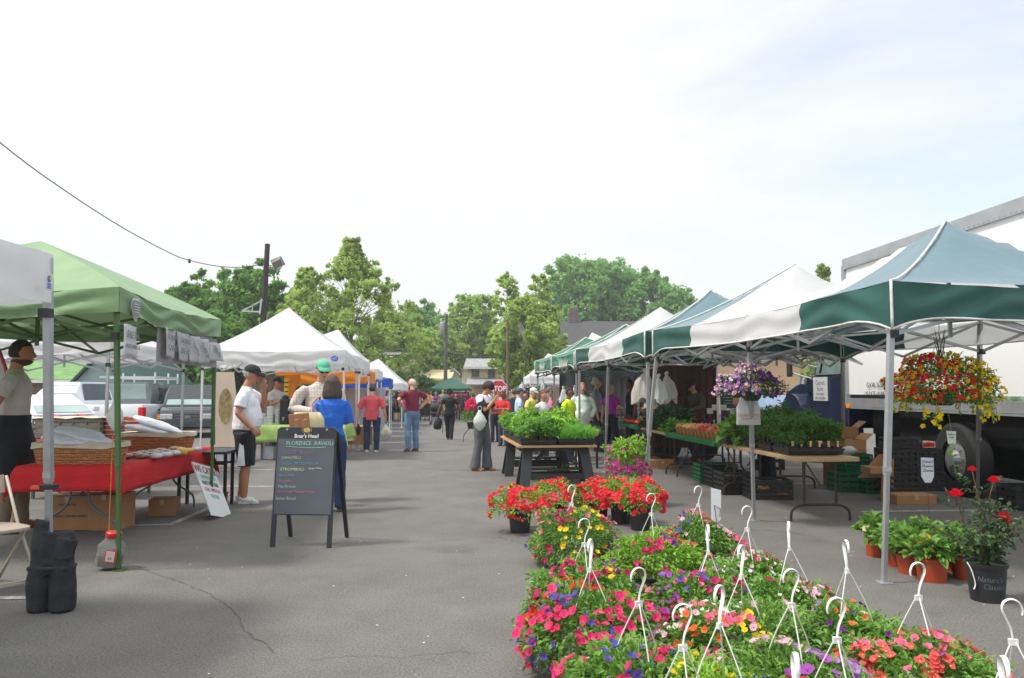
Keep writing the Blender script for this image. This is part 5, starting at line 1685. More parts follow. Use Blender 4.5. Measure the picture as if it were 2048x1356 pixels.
def crowd(px, top, bot, label, face, skin, rgb, brgb, hair, hrgb, group=CR, bottom='jeans', cap=None, Y=None, H=None, **kw):
 if Y is None:
  g_ = G(px, bot)
  Y = g_.y
 x = X_at(px, Y); z = gz(Y)
 Hh = H or (Z_at(top, Y) - z)
 return person(label, Vector((x, Y, z)), Hh, face, skin, 't_shirt' if not kw.get('topname') else kw.pop('topname'), cloth('cloth_%d_%d_%d' % rgb, rgb), bottom, cloth('cloth_%d_%d_%d' % brgb, brgb), M_DKSHOE, hair, hair_mat(hrgb), cap, quality=1, group=group, **kw)
WCAP = cloth('white_cap_cloth', (222, 220, 210)); BCAP = cloth('blue_cap_cloth', (60, 80, 120))
FOLD = ((.08, -.05, -.27), (-.05, -.24, -.26))
crowd(773, 782, 846, 'woman in grey patterned top with long dark hair holding papers near the blue tent', 120, 'tan', (150, 140, 136), (30, 30, 34), 'long', (34, 24, 26), female=True, armR=FOLD)
crowd(794, 780, 842, 'woman in a black dress with reddish hair under the far white tent edge', 190, 'fair', (26, 24, 28), (26, 24, 28), 'long', (84, 44, 36), bottom='skirt', female=True)
crowd(806, 786, 842, 'girl in bright pink top and teal skirt, partly behind the bald man', 200, 'fair', (232, 70, 130), (70, 120, 116), 'long', (90, 60, 44), bottom='longskirt', female=True, H=1.5)
crowd(854, 779, 841, 'man in golden yellow top and black shorts behind the bald man', 170, 'tan', (232, 168, 40), (28, 28, 34), 'short', (60, 48, 40), bottom='capri', armL=HIPS)
crowd(862, 783, 838, 'person in pale shirt next to the golden top, farther back', 180, 'fair', (206, 206, 214), (60, 70, 90), 'short', (120, 104, 88))
crowd(872, 783, 838, 'woman in purple tank top behind the stroller', 10, 'fair', (140, 50, 150), (60, 60, 70), 'pony', (96, 64, 48), female=True, sleeve='none', armL=FOLD, armR=FOLD)
crowd(886, 778, 838, 'man in grey-green tee standing beside the stroller', 8, 'fair', (150, 158, 148), (190, 176, 150), 'short', (110, 82, 58), bottom='shorts')
crowd(911, 787, 838, 'woman in coral top half hidden behind the woman in black', 20, 'fair', (220, 100, 84), (60, 60, 70), 'long', (110, 70, 50), female=True)
crowd(932, 779, 836, 'man in blue tee carrying a white bag near the dark green tent', 170, 'fair', (58, 90, 158), (40, 48, 66), 'short', (120, 84, 64))
crowd(991, 782, 850, 'person in salmon top just behind the woman with the phone', 200, 'tan', (224, 110, 88), (50, 50, 60), 'short', (50, 32, 28), group=CR2, Y=24)
crowd(1007, 782, 850, 'woman in red jacket over white top with dark sunglasses', -30, 'brown', (206, 44, 40), (60, 64, 90), 'pony', (30, 22, 22), group=CR2, Y=22, female=True, sleeve='long', armL=FOLD, armR=FOLD, glasses=True)
crowd(1028, 778, 850, 'man in navy shirt with back turned, by the white far tent leg', 150, 'tan', (34, 44, 66), (40, 44, 60), 'short', (90, 74, 62), group=CR2, Y=24)
crowd(1038, 777, 850, 'person in pale blue shirt and blue cap', 100, 'fair', (176, 204, 226), (60, 70, 90), 'short', (70, 60, 56), group=CR2, cap=('cap', BCAP), Y=20.5, build=1.2)
crowd(1064, 776, 850, 'man in yellow polo shirt and white cap', 60, 'fair', (232, 212, 110), (190, 180, 150), 'short', (190, 184, 176), group=CR2, cap=('cap', WCAP), Y=18.8, build=1.3, head_down=14)
crowd(1086, 782, 850, 'woman in white tank top with auburn hair in front of the yellow polo shirt', 40, 'tan', (226, 222, 228), (70, 70, 90), 'short', (120, 66, 46), group=CR2, Y=16.9, female=True, build=1.1, sleeve='cap')
crowd(1116, 769, 850, 'man in navy tee leaning over the stall table beside the hanging bags', 80, 'tan', (40, 48, 66), (44, 50, 64), 'short', (52, 40, 34), group=CR2, Y=17.5, build=1.2, lean=14, armR=((.05, -.1, -.25), (.0, -.32, -.26)))
crowd(1137, 775, 850, 'worker in neon yellow vest with a dark back panel', 60, 'brown', (206, 236, 30), (60, 80, 110), 'short', (24, 20, 20), group=CR2, Y=16.0, build=1.15)
crowd(1102, 782, 850, 'person with pink top stooping at the stall under the green tents', 90, 'fair', (226, 110, 140), (60, 60, 80), 'short', (140, 120, 100), group=CR2, Y=20.5)
crowd(1192, 760, 850, 'grey-haired stallholder in grey tee in the shade behind the mint jacket', 80, 'fair', (140, 146, 156), (50, 54, 64), 'short', (160, 156, 150), group=CR2, Y=19.8, H=1.82, build=1.1)
crowd(1180, 782, 850, 'person in dark navy in the shade behind the mint jacket', 60, 'tan', (28, 32, 48), (30, 32, 40), 'short', (40, 32, 30), group=CR2, Y=21.5)
crowd(1262, 766, 850, 'stallholder in black tee behind the jars, seen against the dark tent', -80, 'brown', (22, 24, 26), (30, 32, 36), 'short', (18, 16, 16), group=CR2, Y=18.6, H=1.76, build=1.2)
for i, (px, Y, rgb, brgb, hr, fc, lb, fm) in enumerate([
 (760, 44, (120, 60, 60), (40, 44, 60), (50, 40, 36), 150, 'person in dull red top beyond the blue tent', False),
 (783, 46, (90, 96, 110), (30, 34, 46), (70, 54, 44), 190, 'person in slate top between the two women under the far tents', False),
 (838, 50, (176, 186, 196), (70, 76, 96), (130, 120, 110), 170, 'grey-haired person far behind the bald man', False),
 (922, 49, (60, 62, 70), (40, 42, 52), (50, 40, 34), 10, 'person in dark top beneath the maroon banner', False),
 (947, 47, (190, 80, 90), (40, 44, 60), (80, 56, 44), 200, 'person in rose top at the right leg of the dark green tent', True),
 (1000, 42, (200, 196, 190), (60, 64, 80), (60, 44, 36), 180, 'person in off-white top far behind the red jacket', False),
 (1050, 30, (90, 60, 60), (40, 44, 60), (70, 50, 44), 150, 'person in brown top between the blue shirt and the yellow polo', False),
 (1096, 26, (100, 100, 110), (50, 54, 66), (110, 96, 84), 120, 'person in grey top behind the auburn-haired woman', False)]):
 crowd(px, 782, 840, lb, fc, 'tan' if i % 2 else 'fair', rgb, brgb, 'long' if fm else 'short', hr, Y=Y, H=1.68, female=fm)
# ------------------------------------------------------------------ vehicles (front faces -Y in local space)
def paint(name, rgb, rough=.25, metal=0.0, coat=.6):
 return mat(name, srgb(*rgb), rough, .05, 1.5, metal=metal, coat=coat)
M_CGLASS = mat('vehicle_glass', (.035, .05, .05), .06, .2, 1, spec=.8)
M_CGLASSL = mat('vehicle_glass_pale', srgb(150, 170, 164), .08, .2, 1.2, spec=.8)
M_TYRE = mat('tyre_rubber', (.02, .02, .02), .85, .2, 20)
M_RIM = mat('steel_rim', (.5, .5, .5), .35, .1, 6, metal=.7)
M_CHROME = mat('chrome', (.6, .6, .6), .15, .05, metal=.9)
M_HEADL = mat('headlamp_lens', (.62, .64, .62), .12, .2, 14)
M_TAILR = mat('tail_lamp_red', srgb(210, 20, 24), .2, .2, 12)
M_AMBER = mat('amber_lens', srgb(236, 150, 50), .25, .1)
M_BUMP = mat('grey_bumper_plastic', srgb(74, 80, 84), .55, .1)
def wheel(par, x, y, r, w=.22, side=1):
 t = MB(); prof = [(r * .55, -w / 2), (r * .9, -w / 2), (r, -w * .35), (r, w * .35), (r * .9, w / 2), (r * .55, w / 2)]
 n = 28
 vs, fs = [], []
 for q, z in prof:
  for j in range(n):
   a = 2 * PI * j / n
   vs.append((x + z, y + q * math.cos(a), r + q * math.sin(a)))
 k = len(prof)
 for i in range(k - 1):
  for j in range(n):
   a, b_ = i * n + j, i * n + (j + 1) % n
   fs.append((a, b_, b_ + n, a + n))
 t.add(vs, fs)
 wv = t.build('wheel', M_TYRE, par, smooth=True, auto=35)
 m = MB()
 for z, rr_ in ((side * w * .30, r * .56),):
  vs = [(x + z, y + rr_ * math.cos(2 * PI * j / n), r + rr_ * math.sin(2 * PI * j / n)) for j in range(n)] + [(x + z + side * .04, y + rr_ * .35 * math.cos(2 * PI * j / n), r + rr_ * .35 * math.sin(2 * PI * j / n)) for j in range(n)]
  m.add(vs, [(j, (j + 1) % n, n + (j + 1) % n, n + j) for j in range(n)] + [tuple(n + j for j in range(n))])
 m.build('rim', M_RIM, wv, smooth=True, auto=30)
 return wv
def body_shell(mb, secs, mi=0):
 """secs along Y: (y, half width bottom, half width top, z bottom, z top) -> boxy loft"""
 vs = []
 for y, wb, wt, z0, z1 in secs:
  zm = z0 + (z1 - z0) * .55
  wm = max(wb, wt) * 1.02
  vs += [(-wb, y, z0), (-wm, y, zm), (-wt, y, z1), (wt, y, z1), (wm, y, zm), (wb, y, z0)]
 k = len(secs)
 fs = []
 for i in range(k - 1):
  for j in range(6):
   a, b_ = i * 6 + j, i * 6 + (j + 1) % 6
   fs.append((a, b_, b_ + 6, a + 6))
 fs += [tuple(range(5, -1, -1)), tuple((k - 1) * 6 + j for j in range(6))]
 mb.add(vs, fs, mi)
def arch(mb, x, y, r, side):
 n = 20
 mb.add([(x, y + r * math.cos(PI * j / n), r * .86 + r * math.sin(PI * j / n)) for j in range(n + 1)] + [(x, y - r, .25), (x, y + r, .25)], [tuple(range(n + 1)) + (n + 1, n + 2)])
def side_windows(par, polys, wlo, whi, zlo, zhi, m):
 """polys of (y, z); placed on both sloping cabin sides"""
 for s_ in (-1, 1):
  for p in polys:
   g_ = MB()
   f = lambda z: wlo + (whi - wlo) * (z - zlo) / (zhi - zlo) + .006
   g_.add([(s_ * f(z), y, z) for y, z in p], [tuple(range(len(p)))])
   g_.build('side_window', m, par)
def car(label, at, face, col, kind='sedan', L=4.5, W=1.78, H=1.45, glass=M_CGLASS, group=None, name='parked_car', cat='car', grille=True):
 t = thing(name, label, cat, at, rad(face), group)
 hw = W / 2
 b = MB()
 r = .33 if kind == 'sedan' else .37
 zb = .24 if kind == 'sedan' else .34
 belt = .92 if kind == 'sedan' else 1.06
 hood = .82 if kind == 'sedan' else 1.0
 y0, y1 = -L / 2, L / 2
 if kind == 'pickup':
  cab0, cab1 = y0 + 1.35, y0 + 3.45
  body_shell(b, [(y0, hw * .9, hw * .84, zb + .1, hood - .12), (y0 + .15, hw, hw * .93, zb, hood), (cab0, hw, hw * .95, zb, hood + .06), (cab0 + .01, hw, hw * .96, zb, belt + .04), (cab1, hw, hw * .96, zb, belt + .04), (cab1 + .01, hw, hw * .98, zb, belt + .06), (y1 - .02, hw, hw * .98, zb + .12, belt + .06)])
  cabs = [(cab0 - .05, hw * .93, hw * .93, belt, belt + .02), (cab0 + .75, hw * .93, hw * .76, belt, H), (cab1 - .25, hw * .93, hw * .76, belt, H), (cab1, hw * .93, hw * .9, belt, belt + .03)]
  ws = [[(cab0 + .35, belt + .07), (cab0 + .85, H - .1), (cab0 + 1.2, H - .1), (cab0 + 1.2, belt + .07)], [(cab0 + 1.3, belt + .07), (cab0 + 1.3, H - .1), (cab1 - .32, H - .1), (cab1 - .18, belt + .07)]]
 elif kind == 'suv':
  cab0, cab1 = y0 + 1.15, y1 - .06
  body_shell(b, [(y0, hw * .93, hw * .86, zb + .12, hood - .20), (y0 + .12, hw * .98, hw * .92, zb, hood - .05), (cab0, hw, hw * .95, zb, hood + .06), (cab0 + .01, hw, hw * .96, zb, belt + .02), (y1 - .05, hw, hw * .96, zb, belt), (y1, hw * .95, hw * .92, zb + .1, belt - .05)])
  cabs = [(cab0 - .05, hw * .93, hw * .93, belt, belt + .02), (cab0 + .68, hw * .93, hw * .78, belt, H), (cab1 - .2, hw * .93, hw * .78, belt, H), (cab1, hw * .93, hw * .88, belt, belt + .1)]
  ws = [[(cab0 + .35, belt + .07), (cab0 + .8, H - .1), (cab0 + 1.25, H - .1), (cab0 + 1.25, belt + .07)], [(cab0 + 1.35, belt + .07), (cab0 + 1.35, H - .1), (cab0 + 2.2, H - .1), (cab0 + 2.2, belt + .07)], [(cab0 + 2.3, belt + .07), (cab0 + 2.3, H - .1), (cab1 - .3, H - .1), (cab1 - .15, belt + .07)]]
 else:
  cab0, cab1 = y0 + 1.05, y1 - .55
  body_shell(b, [(y0, hw * .88, hw * .78, zb + .05, hood - .25), (y0 + .2, hw * .98, hw * .88, zb, hood - .10), (cab0, hw, hw * .93, zb, hood + .03), (cab1, hw, hw * .93, zb, belt), (y1 - .1, hw * .96, hw * .86, zb, belt - .02), (y1, hw * .86, hw * .78, zb + .12, belt - .15)])
  cabs = [(cab0 - .05, hw * .90, hw * .90, belt - .06, belt - .02), (cab0 + 1.0, hw * .92, hw * .68, belt - .06, H), (cab1 - .75, hw * .92, hw * .68, belt - .06, H), (cab1 + .12, hw * .88, hw * .84, belt - .06, belt)]
  ws = [[(cab0 + .45, belt + .02), (cab0 + 1.05, H - .09), (cab0 + 1.45, H - .09), (cab0 + 1.45, belt + .02)], [(cab0 + 1.52, belt + .02), (cab0 + 1.52, H - .09), (cab1 - .8, H - .09), (cab1 - .25, belt + .02)]]
 o = b.build('body', col, t); bevel(o, .05, 3); o.data.polygons.foreach_set('use_smooth', [True] * len(o.data.polygons))
 c = MB(); body_shell(c, cabs); o = c.build('cabin', col, t); bevel(o, .04, 3)
 side_windows(t, ws, hw * .955, hw * .79, belt, H, M_CGLASS)
 # windscreen and rear glass
 for (ya, za, wa, yb, zb_, wb, nm) in ((cabs[0][0] + .05, cabs[0][4] + .03, hw * .84, cabs[1][0] - .04, H - .06, hw * .70, 'windscreen'), (cabs[3][0] - .03, cabs[3][4] + .02, hw * .80, cabs[2][0] + .04, H - .06, hw * .70, 'rear_window')):
  g_ = MB(); n_ = Vector((0, -(zb_ - za), (yb - ya))).normalized()
  if nm == 'windscreen':
   n_ = Vector((0, -(zb_ - za), (yb - ya))).normalized()
  else:
   n_ = Vector((0, (zb_ - za), -(yb - ya))).normalized()
  off = n_ * .014
  g_.add([Vector((-wa, ya, za)) + off, Vector((wa, ya, za)) + off, Vector((wb, yb, zb_)) + off, Vector((-wb, yb, zb_)) + off], [(0, 1, 2, 3)])
  g_.build(nm, glass, t)
 for s_ in (-1, 1):
  for yy in (y0 + .85, y1 - .95):
   wheel(t, s_ * (hw - .11), yy, r, .22, s_)
  a_ = MB()
  for yy in (y0 + .85, y1 - .95):
   arch(a_, s_ * (hw * 1.02 + .004), yy, r * 1.12, s_)
  a_.build('wheel_arch', M_BLACKPL, t)
  m = MB(); m.box((s_ * hw * .70, y0 + .02, hood - .26), (hw * .42, .10, .17)); o = m.build('headlight', M_HEADL, t); bevel(o, .02)
  m = MB(); m.box((s_ * hw * .96, y0 + .08, hood - .27), (hw * .12, .16, .15)); m.build('indicator', M_AMBER, t)
  m = MB(); m.box((s_ * hw * .94, y1 - .04, belt - .2), (.18, .18, .36 if kind != 'sedan' else .18)); o = m.build('tail_light', M_TAILR, t); bevel(o, .015)
  m = MB(); m.box((s_ * (hw + .10), cab0 + .35, belt + .10), (.18, .10, .15)); o = m.build('mirror', M_BLACKPL if kind != 'sedan' else col, t); bevel(o, .03)
  m = MB(); m.box((s_ * (hw * 1.02 + .01), cab0 + 1.15, belt - .1), (.03, .16, .03)); m.build('door_handle', M_BLACKPL, t)
 if grille:
  m = MB()
  m.box((0, y0 - .002, hood - .27), (hw * .95, .06, .26), mi=0)
  for q in range(5):
   m.box((0, y0 - .035, hood - .37 + .05 * q), (hw * .92, .02, .016), mi=1)
  m.box((0, y0 - .05, hood - .27), (.16, .02, .07), mi=1)
  m.build('grille', [M_BLACKPL, M_CHERRY], t)
 m = MB(); m.box((0, y0 + .04, zb + .18), (W * .97, .2, .26)); m.box((0, y0 - .06, zb + .2), (.5, .03, .14)); o = m.build('front_bumper', M_BUMP if kind == 'suv' else col, t); bevel(o, .04)
 m = MB(); m.box((0, y1 - .03, zb + .16), (W * .97, .2, .22)); o = m.build('rear_bumper', M_CHROME if kind == 'pickup' else col, t); bevel(o, .04)
 if kind == 'pickup':
  m = MB(); m.box((0, y1 - .005, belt - .22), (W * .74, .03, .46)); m.box((0, y1 + .015, belt - .12), (.2, .02, .08)); m.build('tailgate', col, t)
  m = MB(); m.box((.0, y1 + .03, belt - .12), (.16, .02, .05)); m.build('tailgate_handle', M_BLACKPL, t)
 return t
PK = 'vehicles parked behind the left-hand stalls'
pc = G(200, 868);
car('white crew-cab pickup with red tail lights, parked side-on behind the stalls', Vector((-14.95, 27.4, gz(27))), -96, paint('white_paint', (226, 228, 230)), 'pickup', L=5.6, W=1.95, H=1.88, group=PK, name='pickup_truck', cat='pickup', grille=False)
car('dark grey off-roader facing the camera with a slatted grille', Vector((X_at(388, 28.5), 28.5, gz(28))), 18, paint('charcoal_paint', (48, 54, 58), coat=.25), 'suv', L=4.7, W=1.85, H=1.80, glass=M_CGLASSL, group=PK)
vn = car('silver grey van with a white ladder rack seen over the pickup bed', Vector((X_at(292, 33), 33, gz(33))), 188, paint('silver_paint', (112, 116, 120)), 'suv', L=4.9, W=1.95, H=1.98, glass=M_CGLASSL, group=PK, name='parked_van', cat='van')
m = MB()
for y_ in (-1.4, 0, 1.8):
 m.box((0, y_, 2.14), (1.9, .05, .05))
 for s_ in (-1, 1): m.box((s_ * .9, y_, 2.16), (.06, .06, .44))
for s_ in (-1, 1): m.box((s_ * .9, .2, 2.2), (.05, 3.4, .05))
m.box((0, 2.3, 2.18), (2.0, .05, .06));
m.build('ladder_rack', M_WPOLE, vn)
car('dark car whose windows show right of the silver van', Vector((X_at(352, 34), 34, gz(34))), 175, paint('black_paint', (34, 38, 42)), 'suv', L=4.5, W=1.8, H=1.8, group=PK)
rc = car('low white car with red stripes nosing in front of the white pickup', Vector((X_at(100, 22.5), 22.5, gz(22))), 52, paint('white_gloss_paint', (226, 226, 228)), 'sedan', L=4.3, W=1.75, H=1.42, glass=M_CGLASSL, group=PK)
m = MB(); m.box((.35, -1.55, .835), (.16, 1.1, .01), rx=.09); m.box((-.35, -1.55, .835), (.16, 1.1, .01), rx=.09); m.build('stripe', M_TAILR, rc)
car('dark saloon parked behind the pickup cab', Vector((X_at(218, 33), 34, gz(33))), 150, paint('dark_blue_paint', (60, 70, 84)), 'sedan', L=4.4, W=1.75, H=1.75, group=PK)
# ---- box truck
TD = Vector((.055, -1, 0)).normalized()      # from cab towards the rear (towards the camera)
TRZ = math.atan2(TD.x, -TD.y)
tk = thing('box_truck', 'large white box truck with a dark blue cab parked behind the striped tents', 'truck', (6.1, 14.3, 0), TRZ)
# local: origin at the near-side front bottom corner of the box; +X away from the aisle; -Y towards the rear
M_BOXW = mat('white_frp_panel', (.80, .80, .78), .45, .04, .7, spec=.5)
M_BOXT = mat('grey_aluminium_rail', (.40, .41, .42), .45, .1, 4, metal=.5)
M_CAB = mat('dark_blue_cab_paint', srgb(20, 34, 58), .28, .15, 2.5, coat=.4, var2=srgb(28, 44, 70))
M_CHAS = mat('chassis_black', (.006, .006, .007), .9, .3, 8)
LB, WB, Z0, Z1 = 7.4, 2.5, 1.22, 3.78
m = MB(); m.box((WB / 2, -LB / 2, (Z0 + Z1) / 2 + .1), (WB - .02, LB - .02, Z1 - Z0 - .2)); m.build('cargo_box', M_BOXW, tk)
m = MB()
m.box((-.006, -LB / 2, Z1 + .0), (.06, LB + .03, .16)); m.box((WB / 2, -LB / 2, Z1 + .09), (WB + .06, LB + .03, .05))
m.box((-.008, -LB / 2, Z0 + .06), (.05, LB + .03, .15)); m.box((.0, -LB / 2, Z0 - .035), (.08, LB, .03))
m.box((-.004, .0, (Z0 + Z1) / 2), (.07, .09, Z1 - Z0)); m.box((WB, .0, (Z0 + Z1) / 2), (.07, .09, Z1 - Z0)); m.box((-.004, -LB, (Z0 + Z1) / 2), (.07, .1, Z1 - Z0))
m.build('rail', M_BOXT, tk)
m = MB()
for i in range(70):
 y_ = -.12 - i * .104
 m.box((-.036, y_, Z1 - .05), (.012, .02, .02)); m.box((-.036, y_, Z0 + .115), (.012, .018, .018))
for i in range(24): m.box((-.042, .02, Z0 + .2 + i * .1), (.012, .02, .02))
m.build('rivets', M_BOXT, tk)['kind'] = 'stuff'
m = MB(); m.box((-.045, -.10, Z0 - .005), (.02, .14, .07)); m.build('marker_light', M_AMBER, tk)
M_BLACKLET = mat('black_lettering', (.04, .04, .045), .6)
text('G.V.W. 26,000', .125, M_BLACKLET, tk, (-.016, -1.02, 1.58), (PI / 2, 0, -PI / 2), sx=.8)
text('US DOT 1018830', .125, M_BLACKLET, tk, (-.016, -1.02, 1.43), (PI / 2, 0, -PI / 2), sx=.8)
m = MB(); m.box((WB / 2, -LB / 2 + .9, 1.0), (.9, LB + 1.4, .28)); m.box((.5, -1.9, .85), (.6, 1.1, .6)); m.box((.3, -5.9, .72), (.04, 1.4, .9)); m.box((WB / 2 + .1, -LB / 2, .95), (WB - .4, LB - .6, .45)); m.box((1.1, -1.2, .7), (.1, 4.5, 1.0))
m.build('chassis', M_CHAS, tk)
for (y_, x_) in ((-3.05, .15),):
 wv = wheel(tk, x_, y_, .52, .28, -1)
 wheel(tk, WB - .30, y_, .52, .28, 1)
 h_ = MB(); h_.tube([(x_ - .10, y_, .52), (x_ - .19, y_, .52)], [.14, .10], 14)
 for j in range(8):
  a = 2 * PI * j / 8
  h_.box((x_ - .12, y_ + .17 * math.cos(a), .52 + .17 * math.sin(a)), (.03, .035, .035))
 h_.build('hub', M_BOXT, wv)
# cab: box front at y = 0, cab runs to +Y
cabm = MB()
def cabprism(poly, x0, x1, mi=0):
 cabm.prism(poly, x0, x1, 'X', mi)
CX0, CX1 = .03, 2.42
cabprism([(.12, .80), (1.62, .80), (1.62, 1.78), (.12, 1.78)], CX0, CX1)                         # lower cab and door
cabprism([(.12, 1.775), (1.62, 1.775), (1.28, 2.46), (1.12, 2.56), (.12, 2.56)], CX0 + .06, CX1 - .06)           # upper cab
cabprism([(1.61, .80), (2.1, .78), (3.12, .95), (3.22, 1.25), (3.12, 1.46), (2.6, 1.62), (1.9, 1.76), (1.61, 1.78)], CX0 + .10, CX1 - .10)   # hood
o = cabm.build('cab', M_CAB, tk); bevel(o, .05, 3)
# flared front fender with arch
n = 16
for x0_, x1_ in ((CX0 - .08, CX0 + .34), (CX1 - .34, CX1 + .08)):
 outer = [(2.42 + .62 * math.cos(PI * j / n) * 1.08, .62 + .80 * math.sin(PI * j / n)) for j in range(n + 1)]
 inner = [(2.42 + .50 * math.cos(PI * j / n), .62 + .52 * math.sin(PI * j / n)) for j in range(n + 1)]
 vs = [(x0_, y, z) for y, z in outer] + [(x0_, y, z) for y, z in inner] + [(x1_, y, z) for y, z in outer] + [(x1_, y, z) for y, z in inner]
 N = n + 1
 fs = []
 for j in range(n):
  fs += [(j, j + 1, N + j + 1, N + j), (2 * N + j + 1, 2 * N + j, 3 * N + j, 3 * N + j + 1), (j + 1, j, 2 * N + j, 2 * N + j + 1), (N + j, N + j + 1, 3 * N + j + 1, 3 * N + j)]
 fd = MB()
 fd.add(vs, fs)
 fd.build('fender', M_CAB, tk, smooth=True, auto=50)
fd = MB(); fd.prism([(1.35, .68), (2.0, .72), (1.75, 1.2), (1.62, 1.45)], CX0 - .05, CX0 + .02, 'X'); fd.prism([(.1, .62), (1.5, .62), (1.5, .80), (.1, .80)], CX0 - .04, CX0 + .3, 'X'); fd.build('step_panel', M_CAB, tk)
wheel(tk, CX0 + .14, 2.42, .48, .26, -1); wheel(tk, CX1 - .14, 2.42, .48, .26, 1)
m = MB(); m.add([(CX0 + .054, .34, 1.80), (CX0 + .054, 1.50, 1.80), (CX0 + .056, 1.24, 2.38), (CX0 + .056, .34, 2.40)], [(0, 1, 2, 3)]); m.build('side_window', mat('cab_glass', srgb(120, 138, 134), .08, .25, 2, spec=.8), tk)
m = MB(); m.add([(CX0 + .16, 1.60, 1.84), (CX1 - .16, 1.60, 1.84), (CX1 - .2, 1.31, 2.44), (CX0 + .2, 1.31, 2.44)], [(0, 1, 2, 3)]); m.build('windscreen', M_CGLASS, tk)
m = MB(); m.bar((CX0 + .04, 1.26, 1.84), (CX0 + .04, 1.0, 2.40), .025); m.box((CX0 - .005, .98, 1.76), (.02, 1.3, .03)); m.build('window_trim', M_BLACKPL, tk)
m = MB(); m.box((CX0 - .34, 1.82, 2.02), (.06, .2, .5)); o = m.build('mirror', M_BLACKPL, tk); bevel(o, .02)
m = MB(); m.tube([(CX0, 1.5, 1.72), (CX0 - .34, 1.82, 1.86)], .015, 6); m.tube([(CX0, 1.3, 1.95), (CX0 - .34, 1.82, 2.1)], .012, 6); m.tube([(CX0 - .1, 1.62, 1.76), (CX0 - .12, 1.64, 1.62)], .09, 12)
m.build('mirror_arm', M_CHROME, tk)
m = MB(); m.tube([(CX0 + .0, .22, 1.7), (CX0 - .05, .22, 1.8), (CX0 - .05, .12, 2.5)], .016, 6); m.build('grab_handle', M_CHROME, tk)
m = MB(); m.box((CX0 - .01, 2.98, 1.12), (.04, .06, .2)); m.build('indicator', M_AMBER, tk)
# poster on the cab door
ps = thing('poster', 'white farm poster with grey lettering taped to the blue cab door', 'poster', tk.location + Matrix.Rotation(TRZ, 3, 'Z') @ Vector((CX0 - .024, 1.12, 1.52)), TRZ)
m = MB(); m.box((0, 0, 0), (.008, .62, .46)); m.build('sheet', M_PAPER, ps)
for s_, z_, h_ in (('Garnet', .12, .14), ('Farm', -.0, .13), ('FARM MARKET', -.10, .05), ('609-428-9004', -.18, .08)):
 text(s_, h_, M_INKG, ps, (-.007, 0, z_), (PI / 2, 0, -PI / 2))
# second vehicle in front of the cab
car('pale blue car just visible in front of the truck cab', Vector((7.6, 22.5, gz(21))), 10, paint('slate_blue_paint', (96, 118, 146)), 'sedan', L=4.4, W=1.75, H=1.4)
# ------------------------------------------------------------------ left-hand stall
M_REDCL = cloth('red_tablecloth', (196, 24, 32), .8)
M_REDCL2 = cloth('dark_red_tablecloth', (150, 30, 40), .85)
M_LIMECL = cloth('lime_tablecloth', (158, 186, 104), .85)
M_TABTOP = mat('tan_laminate', srgb(186, 156, 118), .5, .08, 3)
M_TABEDGE = mat('brown_laminate_edge', srgb(150, 118, 84), .5, .1, 3)
M_STEELG = mat('grey_steel_tube', srgb(96, 104, 112), .4, .1, 8, metal=.3)
M_BROWNTUBE = mat('brown_steel_tube', srgb(66, 50, 42), .4, .15, 8, metal=.2)
M_CARD = mat('cardboard', srgb(168, 124, 86), .85, .12, 4, .1)
M_CARDD = mat('dark_cardboard', srgb(150, 108, 74), .85, .12, 4, .1)  # darker brown cardboard, all sides of the tall opened carton
def drape(name, m, parent, x0, x1, y0, y1, z, drops, seed=0, mi=None, wav=.03, corner=.10, nn=26):
 """cloth over a rectangle (local coordinates). drops: -y, +x, +y, -x sides"""
 mb = MB()
 def fn(u, v):
  # u, v over an extended rectangle including the skirts
  ex = [drops[3], drops[1]]; ey = [drops[0], drops[2]]
  W_, D_ = x1 - x0, y1 - y0
  X = x0 - ex[0] + u * (W_ + ex[0] + ex[1])
  Y = y0 - ey[0] + v * (D_ + ey[0] + ey[1])
  ox = max(0, x0 - X, X - x1); oy = max(0, y0 - Y, Y - y1)
  cx_ = min(max(X, x0), x1); cy_ = min(max(Y, y0), y1)
  sx_ = -1 if X < x0 else 1; sy_ = -1 if Y < y0 else 1
  d = math.hypot(ox, oy)
  if d < 1e-6:
   return (X, Y, z + .006 + .003 * nz(X * 4, Y * 4, seed))
  drop = max(ox, oy)
  if ox > 0 and oy > 0:
   drop = max(ox, oy) + .35 * min(ox, oy)
  fl = .02 + wav * drop * (1.2 + 1.4 * math.sin((X + Y) * 11 + 4 * nz(X * 2, Y * 2, seed))) + corner * min(ox, oy)
  return (cx_ + (sx_ * fl if ox > 0 else 0) + (0 if ox == 0 else sx_ * .008), cy_ + (sy_ * fl if oy > 0 else 0) + (0 if oy == 0 else sy_ * .008), z - drop + .004 - .02 * nz(X * 3, Y * 3, seed) * drop)
 def coords(a, b_, e0, e1, n):
  W_ = b_ - a + e0 + e1
  ks = [0]
  for s0, s1, q in ((0, e0, 5 if e0 else 0), (e0, e0 + b_ - a, n), (e0 + b_ - a, W_, 5 if e1 else 0)):
   for i in range(1, q + 1):
    ks.append((s0 + (s1 - s0) * i / q) / W_)
  return ks
 us = coords(x0, x1, drops[3], drops[1], nn); vs_ = coords(y0, y1, drops[0], drops[2], nn)
 for v in vs_:
  for u in us:
   mb.v.append(fn(u, v))
 nu = len(us)
 for j in range(len(vs_) - 1):
  for i in range(nu - 1):
   a = j * nu + i
   mb.f.append((a, a + 1, a + nu + 1, a + nu)); mb.m.append(0)
 o = mb.build(name, m, parent, smooth=True, recalc=False)
 mod(o, 'SOLIDIFY', thickness=.004, offset=1)
 return o
